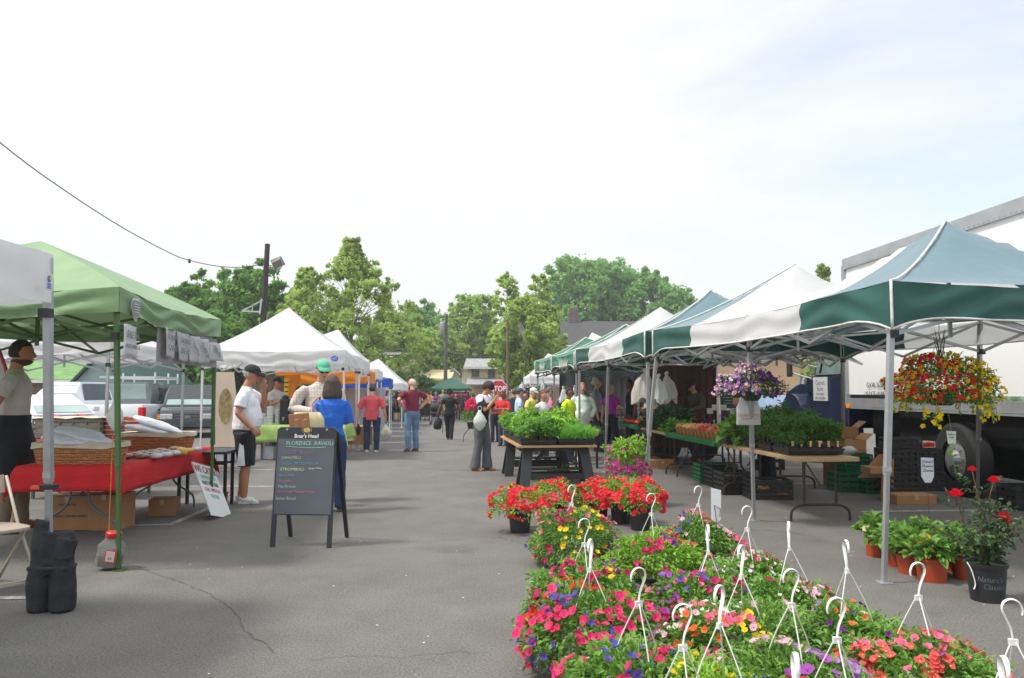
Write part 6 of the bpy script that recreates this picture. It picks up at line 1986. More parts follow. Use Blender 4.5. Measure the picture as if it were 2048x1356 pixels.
def folding_table(label, x0, x1, y0, y1, z, top_m, leg_m, loc, rz=0, style='wish', group=None, along='y', name='folding_table', ends=(1, 1), thick=.035):
 t = thing(name, label, 'table', loc, rz, group)
 m = MB(); m.box(((x0 + x1) / 2, (y0 + y1) / 2, z - thick / 2), (x1 - x0, y1 - y0, thick)); o = m.build('tabletop', top_m, t); bevel(o, .008)
 es = [y0 + .22, y1 - .22] if along == 'y' else [x0 + .22, x1 - .22]
 for i, e in enumerate(es):
  if not ends[i]: continue
  m = MB()
  P_ = (lambda a, h: (a, e, h)) if along == 'y' else (lambda a, h: (e, a, h))
  a0, a1 = (x0 + .08, x1 - .08) if along == 'y' else (y0 + .08, y1 - .08)
  mid = (a0 + a1) / 2
  zt = z - thick
  if style == 'wish':          # two bowed legs
   for s_, a in ((1, a0), (-1, a1)):
    m.tube(bez([P_(mid - s_ * .10, zt), P_(mid - s_ * .09, zt * .62), P_(mid - s_ * .16, zt * .42), P_(a + s_ * .02, .16), P_(a, 0)], 5), .013, 7)
   m.tube([P_(mid - .1, zt * .60), P_(mid + .1, zt * .60)], .009, 6)
  elif style == 'arch':        # H frame with an arched foot
   for a in (a0 + .10, a1 - .10):
    m.tube([P_(a, zt), P_(a, .20)], .016, 8)
   m.tube(bez([P_(a0 - .06, 0), P_(a0 - .05, .11), P_(a0 + .02, .165), P_(a0 + .12, .18), P_(a1 - .12, .18), P_(a1 - .02, .165), P_(a1 + .05, .11), P_(a1 + .06, 0)], 5), .016, 8)
  elif style == 'straight':
   for a in (a0, a1):
    m.bar(P_(a, 0), P_(a, zt), .035)
   m.bar(P_(a0, zt * .8), P_(a1, zt * .8), .025)
  o = m.build('leg', leg_m, t, smooth=True, auto=40)
  inw = .45 if i == 0 else -.45
  b_ = MB()
  if along == 'y':
   b_.tube([(mid, e, zt * .6), (mid, e + inw, zt)], .009, 6)
  else:
   b_.tube([(e, mid, zt * .6), (e + inw, mid, zt)], .009, 6)
  b_.build('brace', leg_m, t)
 return t
# main red table
T1 = (-4.42, 9.1)
rt = folding_table('long folding table under the bright red cloth at the left stall', -.46, .46, -1.28, 1.28, .74, M_TABTOP, M_STEELG, (T1[0], T1[1], 0), style='wish')
rt.rotation_euler = (0, 0, .035)
rc_ = thing('tablecloth', 'bright red tablecloth draped over the long table', 'tablecloth', (T1[0], T1[1], 0), .035)
drape('cloth', M_REDCL, rc_, -.50, .50, -1.30, 1.32, .745, (.24, .26, .28, .26), seed=3, wav=.04)
ot_ = folding_table('black square-legged table end standing beside the catering sign', -.35, .40, -.35, .35, .72, M_BLACKPL, M_BLACKPL, (-4.02, 10.35, 0), style='straight')
# second red table further back
bt_ = folding_table('back table under the darker red cloth, behind the wicker baskets', -1.2, .55, -.4, .4, .80, M_TABTOP, M_STEELG, (-5.65, 11.3, 0), style='straight', along='x')
b2 = thing('tablecloth', 'darker red tablecloth on the back table', 'tablecloth', (-5.65, 11.3, 0))
drape('cloth', M_REDCL2, b2, -1.22, .57, -.42, .42, .805, (.42, .3, .3, .3), seed=5)
# wicker baskets
def wickerm():
 m = mat('wicker', srgb(120, 72, 40), .7, .35, 30)
 n, l = m.node_tree.nodes, m.node_tree.links
 b = n['Principled BSDF']
 ck_ = n.new('ShaderNodeTexBrick'); ck_.inputs['Scale'].default_value = 14
 ck_.inputs['Color1'].default_value = (.62, .36, .17, 1); ck_.inputs['Color2'].default_value = (.40, .20, .09, 1); ck_.inputs['Mortar'].default_value = (.025, .012, .006, 1)
 ck_.inputs['Mortar Size'].default_value = .03; ck_.inputs['Brick Width'].default_value = .42; ck_.inputs['Row Height'].default_value = .2
 tcn = n.new('ShaderNodeTexCoord'); mp_ = n.new('ShaderNodeMapping'); mp_.inputs['Rotation'].default_value = (PI / 2, 0, 0)
 l.new(tcn.outputs['Object'], mp_.inputs[0]); l.new(mp_.outputs[0], ck_.inputs['Vector']); l.new(ck_.outputs[0], b.inputs['Base Color'])
 bp = n.new('ShaderNodeBump'); bp.inputs['Strength'].default_value = .8; bp.inputs['Distance'].default_value = .01
 l.new(ck_.outputs['Color'], bp.inputs['Height']); l.new(bp.outputs[0], b.inputs['Normal'])
 return m
M_WICK = wickerm()
M_LINER = cloth('cream_liner', (196, 186, 164))
M_BAGP = mat('printed_paper_bag', srgb(224, 226, 236), .6, .05, 8, tl=.15, bump=.3, bscale=14)
def wicker(label, loc, rz, w, d, h):
 t = thing('wicker_basket', label, 'basket', loc, rz, 'wicker baskets on the red table')
 m = MB()
 def ring(k, z, ins=0):
  pts = []
  for j in range(32):
   a = 2 * PI * j / 32
   ca, sa = math.cos(a), math.sin(a)
   pts.append((math.copysign(abs(ca) ** .45, ca) * (w / 2 * k - ins), math.copysign(abs(sa) ** .45, sa) * (d / 2 * k - ins), z))
  return pts
 rings = [ring(.90, 0), ring(.94, h * .35), ring(.98, h * .75), ring(1.0, h), ring(1.0, h, .02), ring(.92, h * .6, .02)]
 vs = [p for r_ in rings for p in r_]; fs = []
 for i in range(len(rings) - 1):
  for j in range(32):
   a, b_ = i * 32 + j, i * 32 + (j + 1) % 32
   fs.append((a, b_, b_ + 32, a + 32))
 fs.append(tuple(range(31, -1, -1))); fs.append(tuple(5 * 32 + j for j in range(32)))
 m.add(vs, fs); m.build('body', M_WICK, t, smooth=True, auto=50)
 # horizontal woven ribs
 rb = MB()
 for i in range(9):
  z = .01 + (h - .02) * i / 8
  k = .9 + .1 * z / h
  pts = ring(k, z, -.004)
  rb.tube([Vector((x, y, zz + .004 * ((-1) ** j))) for j, (x, y, zz) in enumerate(pts + pts[:1])], .006, 5, cap=False)
 rb.build('weave', mat('wicker_rib', srgb(186, 120, 66), .6, .4, 40), t, smooth=True)
 lm = MB()
 r1 = [ring(.99, h + .012, .03), ring(1.02, h + .02, -.004), ring(1.03, h - .035, -.008)]
 vs = [(x, y, z + (.010 * math.sin(i * .9) if q == 2 else 0)) for q, r_ in enumerate(r1) for i, (x, y, z) in enumerate(r_)]; fs = []
 for i in range(2):
  for j in range(32):
   a, b_ = i * 32 + j, i * 32 + (j + 1) % 32
   fs.append((a, b_, b_ + 32, a + 32))
 lm.add(vs, fs); lm.build('liner', M_LINER, t, smooth=True, recalc=False)
 return t
wicker('wicker basket at the near end of the red table, full of printed bread bags', (-4.42, 8.12, .752), .03, .86, .42, .20)
wicker('wicker basket at the far end of the red table, holding one pointed bread bag', (-4.48, 10.0, .752), .03, .86, .42, .20)
def breadbag(label, a, b_, r, seed, group='printed paper bread bags'):
 t = thing('bread_bag', label, 'bread bag', a, group=group)
 m = MB(); a, b_ = Vector(a), Vector(b_)
 rr = random.Random(seed)
 pts = [a.lerp(b_, k / 9) for k in range(10)]
 m.tube([p - a for p in pts], [r * (.35 + .65 * math.sin(min(1, (k + 1) / 5) * PI / 2)) * (1 if k < 6 else (1 - (k - 5) * .17)) * rr.uniform(.92, 1.08) for k in range(10)], 14, sx=.5, sy=1.5, ref=(0, 0, 1))
 o = m.build('bag', M_BAGP, t, smooth=True)
 mod(o, 'SUBSURF', levels=2, render_levels=2); mod(o, 'DISPLACE', texture=_cloth_tex, strength=.035, mid_level=.5, texture_coords='GLOBAL')
 return t
bag_pos = [((-4.74, 8.26, 1.09), (-4.16, 8.10, .99), .12), ((-4.60, 8.18, 1.06), (-4.08, 8.04, .965), .11), ((-4.78, 8.08, 1.02), (-4.26, 8.02, .97), .11), ((-4.70, 8.00, .985), (-4.16, 7.99, .955), .09)]
bl = ['uppermost bread bag of the heap in the near basket, lying across the back', 'bread bag pointing down to the right corner of the near basket', 'bread bag at the left side of the near basket heap', 'lowest bread bag along the front rim of the near basket']
for (a, b_, r), l_ in zip(bag_pos, bl):
 breadbag(l_, a, b_, r, 1)
breadbag('tall bread bag standing up on the left of the far wicker basket', (-4.82, 10.08, 1.16), (-4.15, 9.92, .96), .10, 7)
breadbag('flatter bread bag leaning behind the far basket', (-4.86, 9.95, 1.05), (-4.30, 9.88, .96), .09, 8)
# printed strips on bags
# packages of pasta, between the baskets
M_PKG = [mat('clear_pasta_pack', srgb(150, 120, 100), .2, .5, 30, spec=.7), mat('yellow_pasta_pack', srgb(214, 160, 40), .25, .4, 26, spec=.7), mat('pale_label_pack', srgb(196, 190, 196), .25, .3, 20, spec=.7)]
rr = random.Random(4)
PKG = 'packets of fresh pasta laid out on the red cloth'
for i in range(18):
 r_, c_ = divmod(i, 3)
 x, y = -4.20 + c_ * .17 + rr.uniform(-.02, .02), 8.62 + r_ * .2
 if c_ == 0 and r_ == 5: continue
 big = i in (11, 13)
 m = MB(); m.ball((0, 0, .03), (.075, .09, .03 if not big else .05), 12, 6)
 o = m.build('pasta_packet', M_PKG[1] if (i in (11, 14, 16)) else M_PKG[i % 3 if i % 3 != 1 else 0], None, smooth=True)
 o.location = (x, y, .754); o.rotation_euler = (0, 0, rr.uniform(-.4, .4))
 tag(o, ('round yellow' if i in (11, 14, 16) else ('brown' if i % 3 == 0 or i % 3 == 1 else 'pale')) + ' pasta packet in row %s of the red table display' % ['one', 'two', 'three', 'four', 'five', 'six'][r_] + [' nearest the vendor', ' in the middle', ' at the aisle edge'][c_], 'packet', PKG)
# grey vented crates on the back table
M_GCRATE = mat('grey_crate_plastic', srgb(126, 126, 118), .6, .08, 5)
def vented_crate(label, loc, w, d, h, rows, m_, slot, rz=0, group=None, name='vented_crate', cat='crate', wall=.02, cols=4):
 t = thing(name, label, cat, loc, rz, group)
 m = MB()
 m.box((0, 0, .012), (w, d, .024))
 def side(L, y, rot):
  rail = h / (rows * 2 + 1)
  for r_ in range(rows + 1):
   zc = rail * (2 * r_ + .5)
   (m.box((0, y, max(zc, .03)), (L, wall, rail * 1.02)) if not rot else m.box((y, 0, max(zc, .03)), (wall, L - 2 * wall - .004, rail * 1.02)))
  for c_ in range(cols + 1):
   xx = -L / 2 + wall / 2 + (L - wall) * c_ / cols
   if rot and c_ in (0, cols): continue
   (m.box((xx, y, h / 2), (wall * 1.1, wall * .9, h - .004)) if not rot else m.box((y, xx, h / 2), (wall * .9, wall * 1.1, h - .004)))
 side(w, -d / 2 + wall / 2, False); side(w, d / 2 - wall / 2, False); side(d, -w / 2 + wall / 2, True); side(d, w / 2 - wall / 2, True)
 m.build('crate_frame', m_, t)
 if slot:
  q = MB(); q.box((0, 0, h * .45), (w - 2.6 * wall, d - 2.6 * wall, h * .75)); q.build('contents', slot, t)
 return t
M_DARKIN = mat('dark_inside', (.05, .05, .045), .9)
vc = vented_crate('grey vented plastic crate with a rumpled cover on the back table', (-6.25, 11.25, .81), .95, .40, .28, 3, M_GCRATE, mat('pale_inside', srgb(190, 188, 170), .8, .1), cols=5)
m = MB(); m.grid(lambda u, v: (-.5 + u, -.22 + .44 * v, .30 + .035 * nz(u * 5, v * 4, 2)), 14, 8); o = m.build('cover', M_LINER, vc, smooth=True, recalc=False); mod(o, 'SOLIDIFY', thickness=.006)
M_TERR = mat('terracotta_plastic', srgb(176, 92, 58), .6, .12, 8)
for i, (x, l_) in enumerate(((-5.66, 'left terracotta bread rack stack on the back table'), (-5.36, 'right terracotta bread rack stack, behind the hanging white bag'))):
 t = thing('bread_rack', l_, 'rack', (x, 11.3, .812), group='terracotta racks on the back table')
 m = MB()
 for k_ in range(5):
  m.box((0, 0, .03 + .062 * k_), (.17, .3, .046))
 m.build('rack_body', M_TERR, t)
 m = MB()
 for k_ in range(4): m.box((0, 0, .062 + .062 * k_), (.21, .32, .012))
 m.build('liner_sheet', M_PAPER, t)
bottle = MB(); bottle.ball((0, 0, 0), (.10, .10, .05), 12, 8)
# hanging white bag at the sage tent leg
def sack(name, label, loc, w, h, m_, cat='bag', seed=0, neck=.25, group=None, d=.6, mark=None, twist=0.0):
 t = thing(name, label, cat, loc, group=group)
 m = MB()
 rr_ = random.Random(seed)
 secs = []
 N = 12
 for i in range(N + 1):
  q = i / N
  z = h * q
  r_ = w / 2 * (math.sin(PI * min(1, (1 - q) * .78 + .22)) ** .6) * (1 - (1 - neck) * max(0, q - .45) / .55)
  if i == 0: r_ *= .45
  secs.append((rr_.uniform(-.02, .02) * w, 0, z, max(.008, r_), max(.006, r_ * d)))
 m.loft(secs, 20)
 for i in range(len(m.v)):
  x, y, z = m.v[i]
  k_ = 1 + .10 * nz(x * 14 + seed, y * 14, z * 6) + .05 * math.sin(math.atan2(y, x) * 7 + z * 9)
  m.v[i] = (x * k_, y * k_, z)
 o = m.build('sack', m_, t, smooth=True)
 hd_ = MB()
 for s_ in (-1, 1):
  hd_.tube(bez([(s_ * w * .1, 0, h * .96), (s_ * w * .12, 0, h * 1.12), (0, 0, h * 1.2)], 4), .006, 5)
 hd_.build('handle', m_, t, smooth=True)
 return t
M_PLAST = mat('white_plastic_bag', srgb(226, 230, 228), .35, .05, 6, tl=.3, spec=.6)
b_ = P(229, 862, 7.2)
sack('plastic_bag', 'white plastic bag tied to the green tent leg above the red table', (b_.x, b_.y, b_.z), .17, .29, M_PLAST, seed=3, neck=.2)
# jar on cords
jt = P(217, 1140, 6.7);
j = thing('glass_jar', 'square clear jar with a red lid hanging low on orange cords by the green leg', 'jar', (jt.x, jt.y, .03))
M_CLEAR = mat('clear_plastic', (.30, .31, .29), .08, .1, 4, alpha=.42, spec=.9)
jm = Matrix.Rotation(.14, 3, 'Y')
m = MB(); m.loft([(0, 0, 0, .085, .085), (0, 0, .012, .095, .095), (0, 0, .17, .095, .095), (0, 0, .22, .055, .055), (0, 0, .245, .052, .052)], 24, power=.5)
m.v = [tuple(jm @ Vector(v)) for v in m.v]; m.build('jar_body', M_CLEAR, j, smooth=True, auto=40)
m = MB(); m.loft([(0, 0, .004, .080, .080), (0, 0, .09, .086, .086)], 24, power=.5); m.v = [tuple(jm @ Vector(v)) for v in m.v]; m.build('contents', mat('grey_coins', srgb(96, 90, 84), .5, .4, 40), j)
m = MB(); m.lathe([(.060, .235), (.064, .24), (.064, .275), (.058, .282)], n=20); m.v = [tuple(jm @ Vector(v)) for v in m.v]; m.build('lid', mat('red_lid', srgb(204, 44, 34), .4), j, smooth=True, auto=40)
m = MB(); m.box((.045, -.094, .10), (.09, .004, .10), mi=0); m.box((.045, -.097, .10), (.072, .003, .084), mi=1); m.box((.045, -.099, .085), (.03, .002, .02), mi=2)
m.v = [tuple(jm @ Vector(v)) for v in m.v]; m.build('label', [M_TAILR, M_PAPER, M_SAGE], j)
m = MB()
hk = P(228, 868, 6.75) - Vector(j.location)
for s_ in (-1, 1): m.tube([tuple(jm @ Vector((s_ * .045, 0, .27))), hk + Vector((s_ * .01, 0, 0))], .0035, 5)
m.build('cord', mat('orange_cord', srgb(196, 120, 60), .7, .4, 90), j)
# small red-lidded tub beside the sign
q = G(444, 1012)
t = thing('tub', 'small tub with a flat red lid behind the catering sign', 'tub', q)
m = MB(); m.lathe([(.06, 0), (.07, .14), (.066, .16)], n=16); m.build('tub_body', mat('brown_tub', srgb(130, 90, 70), .5), t, smooth=True, auto=40)
m = MB(); m.lathe([(.078, .16), (.08, .175), (.07, .185)], n=16); m.build('lid', mat('red_lid', srgb(204, 44, 34), .4), t, smooth=True, auto=40)
# catering sign
TL, TR, BR, BL = P(387, 936, 9.28), P(422, 924, 9.86), G(460, 1027), G(428, 1042)
c0 = (BL + BR) / 2
sg = thing('catering_sign', 'white board reading WE CATER leaning on the black table legs', 'sign', c0)
ex = (TR - TL).normalized(); ez_ = ((TL + TR) / 2 - (BL + BR) / 2); Hs = ez_.length; ez_.normalize(); ex = (ex - ez_ * ex.dot(ez_)).normalized(); en = ex.cross(ez_).normalized()
Wd = (BR - BL).length
Msg = Matrix((ex, en, ez_)).transposed()        # local x along width, y = normal, z up the board
sgn = -1 if (Msg @ Vector((0, -1, 0))).dot(Vector((0, -1, 0))) > 0 else 1
m = MB(); m.box((0, 0, Hs / 2), (Wd, .012, Hs)); m.v = [tuple(Msg @ Vector(v)) for v in m.v]; m.build('board', mat('glossy_whiteboard', (.62, .65, .63), .2, .03, 3), sg)
def sgtext(s_, size, z, m_, sx=1):
 o = text(s_, size, m_, sg, sx=sx)
 Rm = (Msg @ Matrix(((1, 0, 0), (0, 0, 1), (0, 1, 0)))) if False else None
 X_ = ex; Z_ = ez_; Nn = X_.cross(Z_)
 mm_ = Matrix((X_, Z_, Nn)).transposed()
 off = Nn * .008
 if Nn.dot(Vector((0, -1, 0)) + Vector((1, 0, 0))) < 0: off = -off
 o.rotation_euler = mm_.to_euler(); o.location = ez_ * z + Nn * .0085
 o.scale = (sx, 1, 1)
M_MRED = mat('marker_red', srgb(150, 30, 50), .6); M_MTEAL = mat('marker_teal', srgb(130, 196, 182), .6); M_MBLK = mat('marker_black', (.12, .12, .13), .6); M_MPINK = mat('marker_pink', srgb(222, 120, 140), .6)
sgtext('WE CATER', .13, Hs * .88, M_MRED, .85)
sgtext('HOME MADE', .07, Hs * .74, M_MTEAL, .9)
sgtext('PARTY PLATTERS', .07, Hs * .62, M_MBLK, .75)
sgtext('CALL WITH US', .07, Hs * .50, M_MPINK, .85)
sgtext('TODAY', .07, Hs * .38, M_MTEAL, .9)
# weight bag
wbp = G(101, 1222)
wb = thing('weight_bag', 'black double leg-weight bag strapped round the white tent leg', 'bag', wbp)
M_BNYL = mat('black_nylon', (.018, .018, .022), .75, .3, 12, .4, 60)
m = MB()
for s_ in (-1, 1):
 m.loft([(s_ * .078, 0, 0, .072, .072), (s_ * .08, 0, .02, .083, .085), (s_ * .08, 0, .16, .083, .085), (s_ * .078, 0, .30, .075, .078), (s_ * .072, 0, .34, .06, .06)], 18)
 m.loft([(s_ * .075, 0, .32, .065, .07), (s_ * .078, 0, .42, .07, .06), (s_ * .085, .01, .50, .062, .05), (s_ * .10, .01, .54, .04, .03)], 14)
m.box((0, -.0, .42), (.16, .06, .22))
m.box((0, 0, .30), (.24, .12, .10))
m.add([(.04, -.05, .50), (.20, -.06, .49), (.17, -.05, .36), (.05, -.08, .36), (.04, -.03, .50), (.20, -.04, .49), (.17, -.03, .36), (.05, -.05, .36)], [(0, 1, 2, 3), (7, 6, 5, 4), (0, 4, 5, 1), (1, 5, 6, 2), (2, 6, 7, 3), (3, 7, 4, 0)])
m.add([(-.14, -.02, .48), (-.02, -.04, .44), (-.04, -.02, .60), (-.13, 0, .62), (-.14, 0, .48), (-.02, -.0, .44), (-.04, .02, .60), (-.13, .03, .62)], [(0, 1, 2, 3), (7, 6, 5, 4), (0, 4, 5, 1), (1, 5, 6, 2), (2, 6, 7, 3), (3, 7, 4, 0)])
o = m.build('bag_body', M_BNYL, wb, recalc=False); remesh(o, .008, 4, .02)
m = MB(); m.box((0, 0, .297), (.27, .15, .03)); o = m.build('strap', M_BLACKPL, wb); bevel(o, .01)
# clamp on the white tent leg
c = P(97, 974, 5.4)
m = MB(); m.box((c.x, c.y, c.z), (.10, .075, .03), mi=0); m.box((c.x - .07, c.y - .02, c.z), (.06, .04, .022), mi=1)
o = m.build('leg_clamp', [M_BLACKPL, mat('orange_button', srgb(206, 96, 70), .5)], lw_t, world=True)
# folding chair at the left edge
ch_ = thing('folding_chair', 'beige metal folding chair cut off by the left edge', 'chair', (-3.92, 6.0, 0), rad(60))
M_CHB = mat('beige_enamel', srgb(176, 162, 146), .4, .05, 6)
m = MB(); m.loft([(0, 0, .435, .20, .20), (0, 0, .445, .215, .215), (0, 0, .462, .215, .215), (0, 0, .468, .20, .20)], 28, power=.55); m.build('seat', M_CHB, ch_, smooth=True, auto=40)
for s_ in (-1, 1):
 m = MB(); m.tube([(s_ * .21, -.30, 0), (s_ * .21, .05, .47), (s_ * .21, .24, .82)], .012, 8); m.build('front_leg', M_CHB, ch_, smooth=True)
 m = MB(); m.tube([(s_ * .195, .28, 0), (s_ * .195, -.10, .44)], .012, 8); m.build('back_leg', M_CHB, ch_, smooth=True)
m = MB(); m.box((0, .25, .76), (.40, .015, .14), rx=-.2); o = m.build('backrest', M_CHB, ch_)
m = MB(); m.tube([(-.195, .24, .06), (.195, .24, .06)], .008, 6); m.tube([(-.21, -.25, .08), (.21, -.25, .08)], .008, 6); m.build('crossbar', M_CHB, ch_)
# boxes under the table
def carton(label, loc, w, d, h, rz=0, group=None, m_=None, printed=None, open_=False):
 t = thing('cardboard_box', label, 'box', loc, rz, group)
 m = MB()
 if open_:
  m.box((0, 0, .01), (w, d, .02))
  for s_ in (-1, 1):
   m.box((s_ * (w / 2 - .004), 0, h / 2), (.008, d, h)); m.box((0, s_ * (d / 2 - .004), h / 2), (w - .018, .008, h - .002))
   m.box((s_ * (w / 2 + .06), 0, h + .04), (.16, d * .96, .006), ry=s_ * -.7)
 else:
  m.box((0, 0, h / 2), (w, d, h))
 o = m.build('carton', m_ or M_CARD, t)
 if not open_: bevel(o, .006)
 if not open_:
  q = MB(); q.box((0, 0, h + .001), (w * .99, .05, .003)); q.box((0, -d / 2 - .001, h - .03), (.05, .002, .06)); q.build('tape', mat('packing_tape', srgb(190, 160, 120), .35), t)
 for s_, sz, x_, z_ in printed or ():
  text(s_, sz, M_INKD, t, (x_, -d / 2 - .002, z_), sx=.9)
 return t
UB = 'cardboard boxes under the red table'
carton('printed cardboard box under the red table, nearest the vendor', (-4.78, 8.70, 0), .46, .36, .36, .05, UB, printed=[('THIS SIDE UP', .035, 0, .27), ('PRODUCT OF NEW JERSEY', .036, .02, .15)])
carton('taller plain cardboard box under the red table beside the printed one', (-4.36, 8.66, 0), .34, .34, .38, -.05, UB)
carton('small box lying behind the green tent leg', (-4.20, 9.6, 0), .3, .3, .2, .2, UB)
# papers and grey board hanging from the sage tent
rz_ = plane_frame(GC[1], GC[2]); M3 = Matrix.Rotation(rz_, 3, 'Z')
def side_pt(px, Y_guess=None):
 """parameter along the sage tent's aisle edge for a photo column"""
 a, b2_ = Vector((*GC[1], 0)), Vector((*GC[2], 0))
 best = min(((abs((a.lerp(b2_, k / 200).x / a.lerp(b2_, k / 200).y) * FOC + 1024 - px), k / 200) for k in range(-10, 230)))
 return a.lerp(b2_, best[1])
a, b2_ = side_pt(319), side_pt(436)
gb = thing('hanging_board', 'grey board hanging behind the row of five papers under the sage tent', 'board', ((a.x + b2_.x) / 2, (a.y + b2_.y) / 2, 1.77), rz_)
m = MB(); m.box((0, .03, .17), ((b2_ - a).length, .012, .34)); m.build('board', mat('grey_card', srgb(160, 156, 156), .8, .04, 3), gb)
PP = 'handwritten papers clipped along the sage tent'
for i, (x0, x1, zt, zb_, tilt, txt, lb) in enumerate([(233, 266, 2.05, 1.78, .07, 'FRESH\nMOZZARELLA', 'paper reading FRESH MOZZARELLA beside the green tent leg'),
 (321, 343, 2.10, 1.82, .03, 'TOMATO\nCAKES', 'first paper on the grey board, nearest the camera'), (346, 369, 2.09, 1.80, .10, 'SAUSAGE\nBREAD', 'second paper on the grey board, with grey smudged lettering'),
 (370, 390, 2.08, 1.80, .06, 'RAVIOLI', 'third paper on the grey board, with slanting writing'), (389, 410, 2.07, 1.80, .05, 'PASTA', 'fourth paper on the grey board'), (408, 436, 2.05, 1.84, .30, 'BREAD', 'last paper on the grey board, blown out sideways over the far leg')]):
 a, b3 = side_pt(x0), side_pt(x1)
 w_ = (b3 - a).length * .92
 c = (a + b3) / 2
 pr_ = thing('paper_sign', lb, 'paper', (c.x, c.y, 0), rz_, PP)
 m = MB()
 H_ = zt - zb_
 m.grid(lambda u, v: ((u - .5) * w_ + tilt * (1 - v) * H_ * .9, -.035 - .05 * tilt * (1 - v) - .012 * math.sin(3.3 * u + 2 * v + i), zb_ + H_ * v + .006 * math.sin(u * 4 + i)), 6, 8)
 o = m.build('sheet', M_PAPER, pr_, smooth=True, recalc=False); mod(o, 'SOLIDIFY', thickness=.002)
 ls = txt.split('\n')
 for k_, s_ in enumerate(ls):
  ssz = min(.085, w_ * 1.35 / max(4, len(s_)))
  text(s_, ssz, M_INKG, pr_, (tilt * .45 * H_, -.058 - .03 * tilt, zt - H_ * (.32 + .36 * k_ if len(ls) > 1 else .5)), (PI / 2, tilt * (1.2 if i == 5 else .5) + (.5 if i in (3, 4) else 0), 0), sx=1.1)
# red-framed white sign behind the vendor
c = P(4, 790, 8.6)
sgn_ = thing('frame_sign', 'white sign with a red curved frame behind the vendor at the left edge', 'sign', (c.x - .3, c.y, 0))
m = MB(); poly = [(-.45, 1.0), (.38, 1.0), (.44, 1.35), (.33, 1.75), (.22, 2.02), (-.45, 2.1)]
m.prism([(x * 1.0, z) for x, z in poly], 0, .02, 'Y'); m.build('panel', M_PAPER, sgn_)
m = MB(); m.tube([(x, -.01, z) for x, z in poly] + [(poly[0][0], -.01, poly[0][1])], .022, 6); m.build('frame', mat('red_frame', srgb(196, 60, 84), .5), sgn_)
m = MB(); m.bar((-.3, .01, 0), (-.3, .01, 1.0), .03); m.bar((.3, .01, 0), (.3, .01, 1.0), .03); m.build('post', M_BLACKPL, sgn_)
text('22', .26, mat('red_frame', srgb(196, 60, 84), .5), sgn_, (.24, -.014, 1.5))
# ---- chalkboard (A-frame)
y_b = 7.5
fl_, fr_ = G(541, 1093), G(662, 1096)
c = (fl_ + fr_) / 2
ab = thing('chalkboard', 'black A-frame chalkboard with coloured menu writing standing in the aisle', 'chalkboard', c, math.atan2(fr_.y - fl_.y, fr_.x - fl_.x) * .5 - .03)
M_FRAMEB = mat('black_frame_plastic', (.022, .025, .032), .42, .15, 6)
M_SLATE = mat('chalk_slate', srgb(84, 90, 98), .45, .10, 3)
lean_ = rad(7)
MA = Matrix.Rotation(-lean_, 3, 'X')
W2 = .30
m = MB()
zt, zb_ = 1.145, .30
m.box((0, 0, (zt + zb_) / 2), (2 * W2, .022, zt - zb_)); o = m.build('panel_back', M_FRAMEB, ab); m_mats = []
def leanv(mb): mb.v = [tuple(MA @ Vector(v)) for v in mb.v]
bpy.data.objects.remove(o)
m = MB(); m.prism([(-W2, zb_), (W2, zb_), (W2, zt - .03), (W2 - .03, zt), (-W2 + .03, zt), (-W2, zt - .03)], -.011, .011, 'Y'); leanv(m); o = m.build('panel', M_FRAMEB, ab); bevel(o, .004)
m = MB(); m.box((0, -.0135, zb_ + .37), (2 * W2 - .035, .004, .72)); leanv(m); m.build('writing_surface', M_SLATE, ab)
for s_ in (-1, 1):
 m = MB(); m.bar((s_ * (W2 - .022), 0, 0), (s_ * (W2 - .022), 0, zb_ + .01), .042, .03); leanv(m); m.build('leg', M_FRAMEB, ab)
 m = MB(); m.bar((s_ * (W2 - .005), .52, 0), (s_ * (W2 - .012), .165, zt - .05), .036, .03); m.build('rear_leg', M_FRAMEB, ab)
m = MB(); m.box((0, -.125 + .10, zt * .97), (2 * W2 - .04, .02, .05));
for s_ in (-1, 1): m.box((s_ * .20, -.016, zt - .03), (.02, .006, .02), mi=1)
m2 = MB()
for s_ in (-1, 1): m2.ball((s_ * .20, -.013, zt - .028), (.012, .006, .012), 8, 6)
leanv(m2); m2.build('hinge_bolt', M_CHERRY, ab)
def chalk(s_, size, x, z, rgb, sx=1.0, align='LEFT', bold=.0, rot=0.0):
 mm = mat('chalk_%d_%d_%d' % rgb, srgb(*[c * .88 + 14 for c in rgb]), .9, .45, 90)
 o = text(s_, size, mm, ab, align=align, sx=sx, bold=bold, ext=.0008)
 p = MA @ Vector((x, -.0175, z))
 o.location = p; o.rotation_euler = (PI / 2 - lean_, 0, rot)
 if rot:
  o.rotation_euler = (Matrix.Rotation(-lean_, 3, 'X') @ Matrix.Rotation(rot, 3, 'Y') @ Matrix.Rotation(PI / 2, 3, 'X')).to_euler()
 return o
chalk("Boar's Head", .052, 0, 1.055, (236, 236, 232), .95, 'CENTER', .0012)
m = MB()
for rr__, mi, off in ((.058, 0, .014), (.050, 1, .0155), (.046, 0, .017), (.034, 1, .018)):
 disc(m, Vector((0, 0, 1.115)), rr__, Matrix.Identity(3), mi, 24, off, sx=1.0, sz=.72)
leanv(m); m.build('emblem', [M_FRAMEB, mat('gold_emblem', srgb(196, 164, 92), .5, .3, 40)], ab)
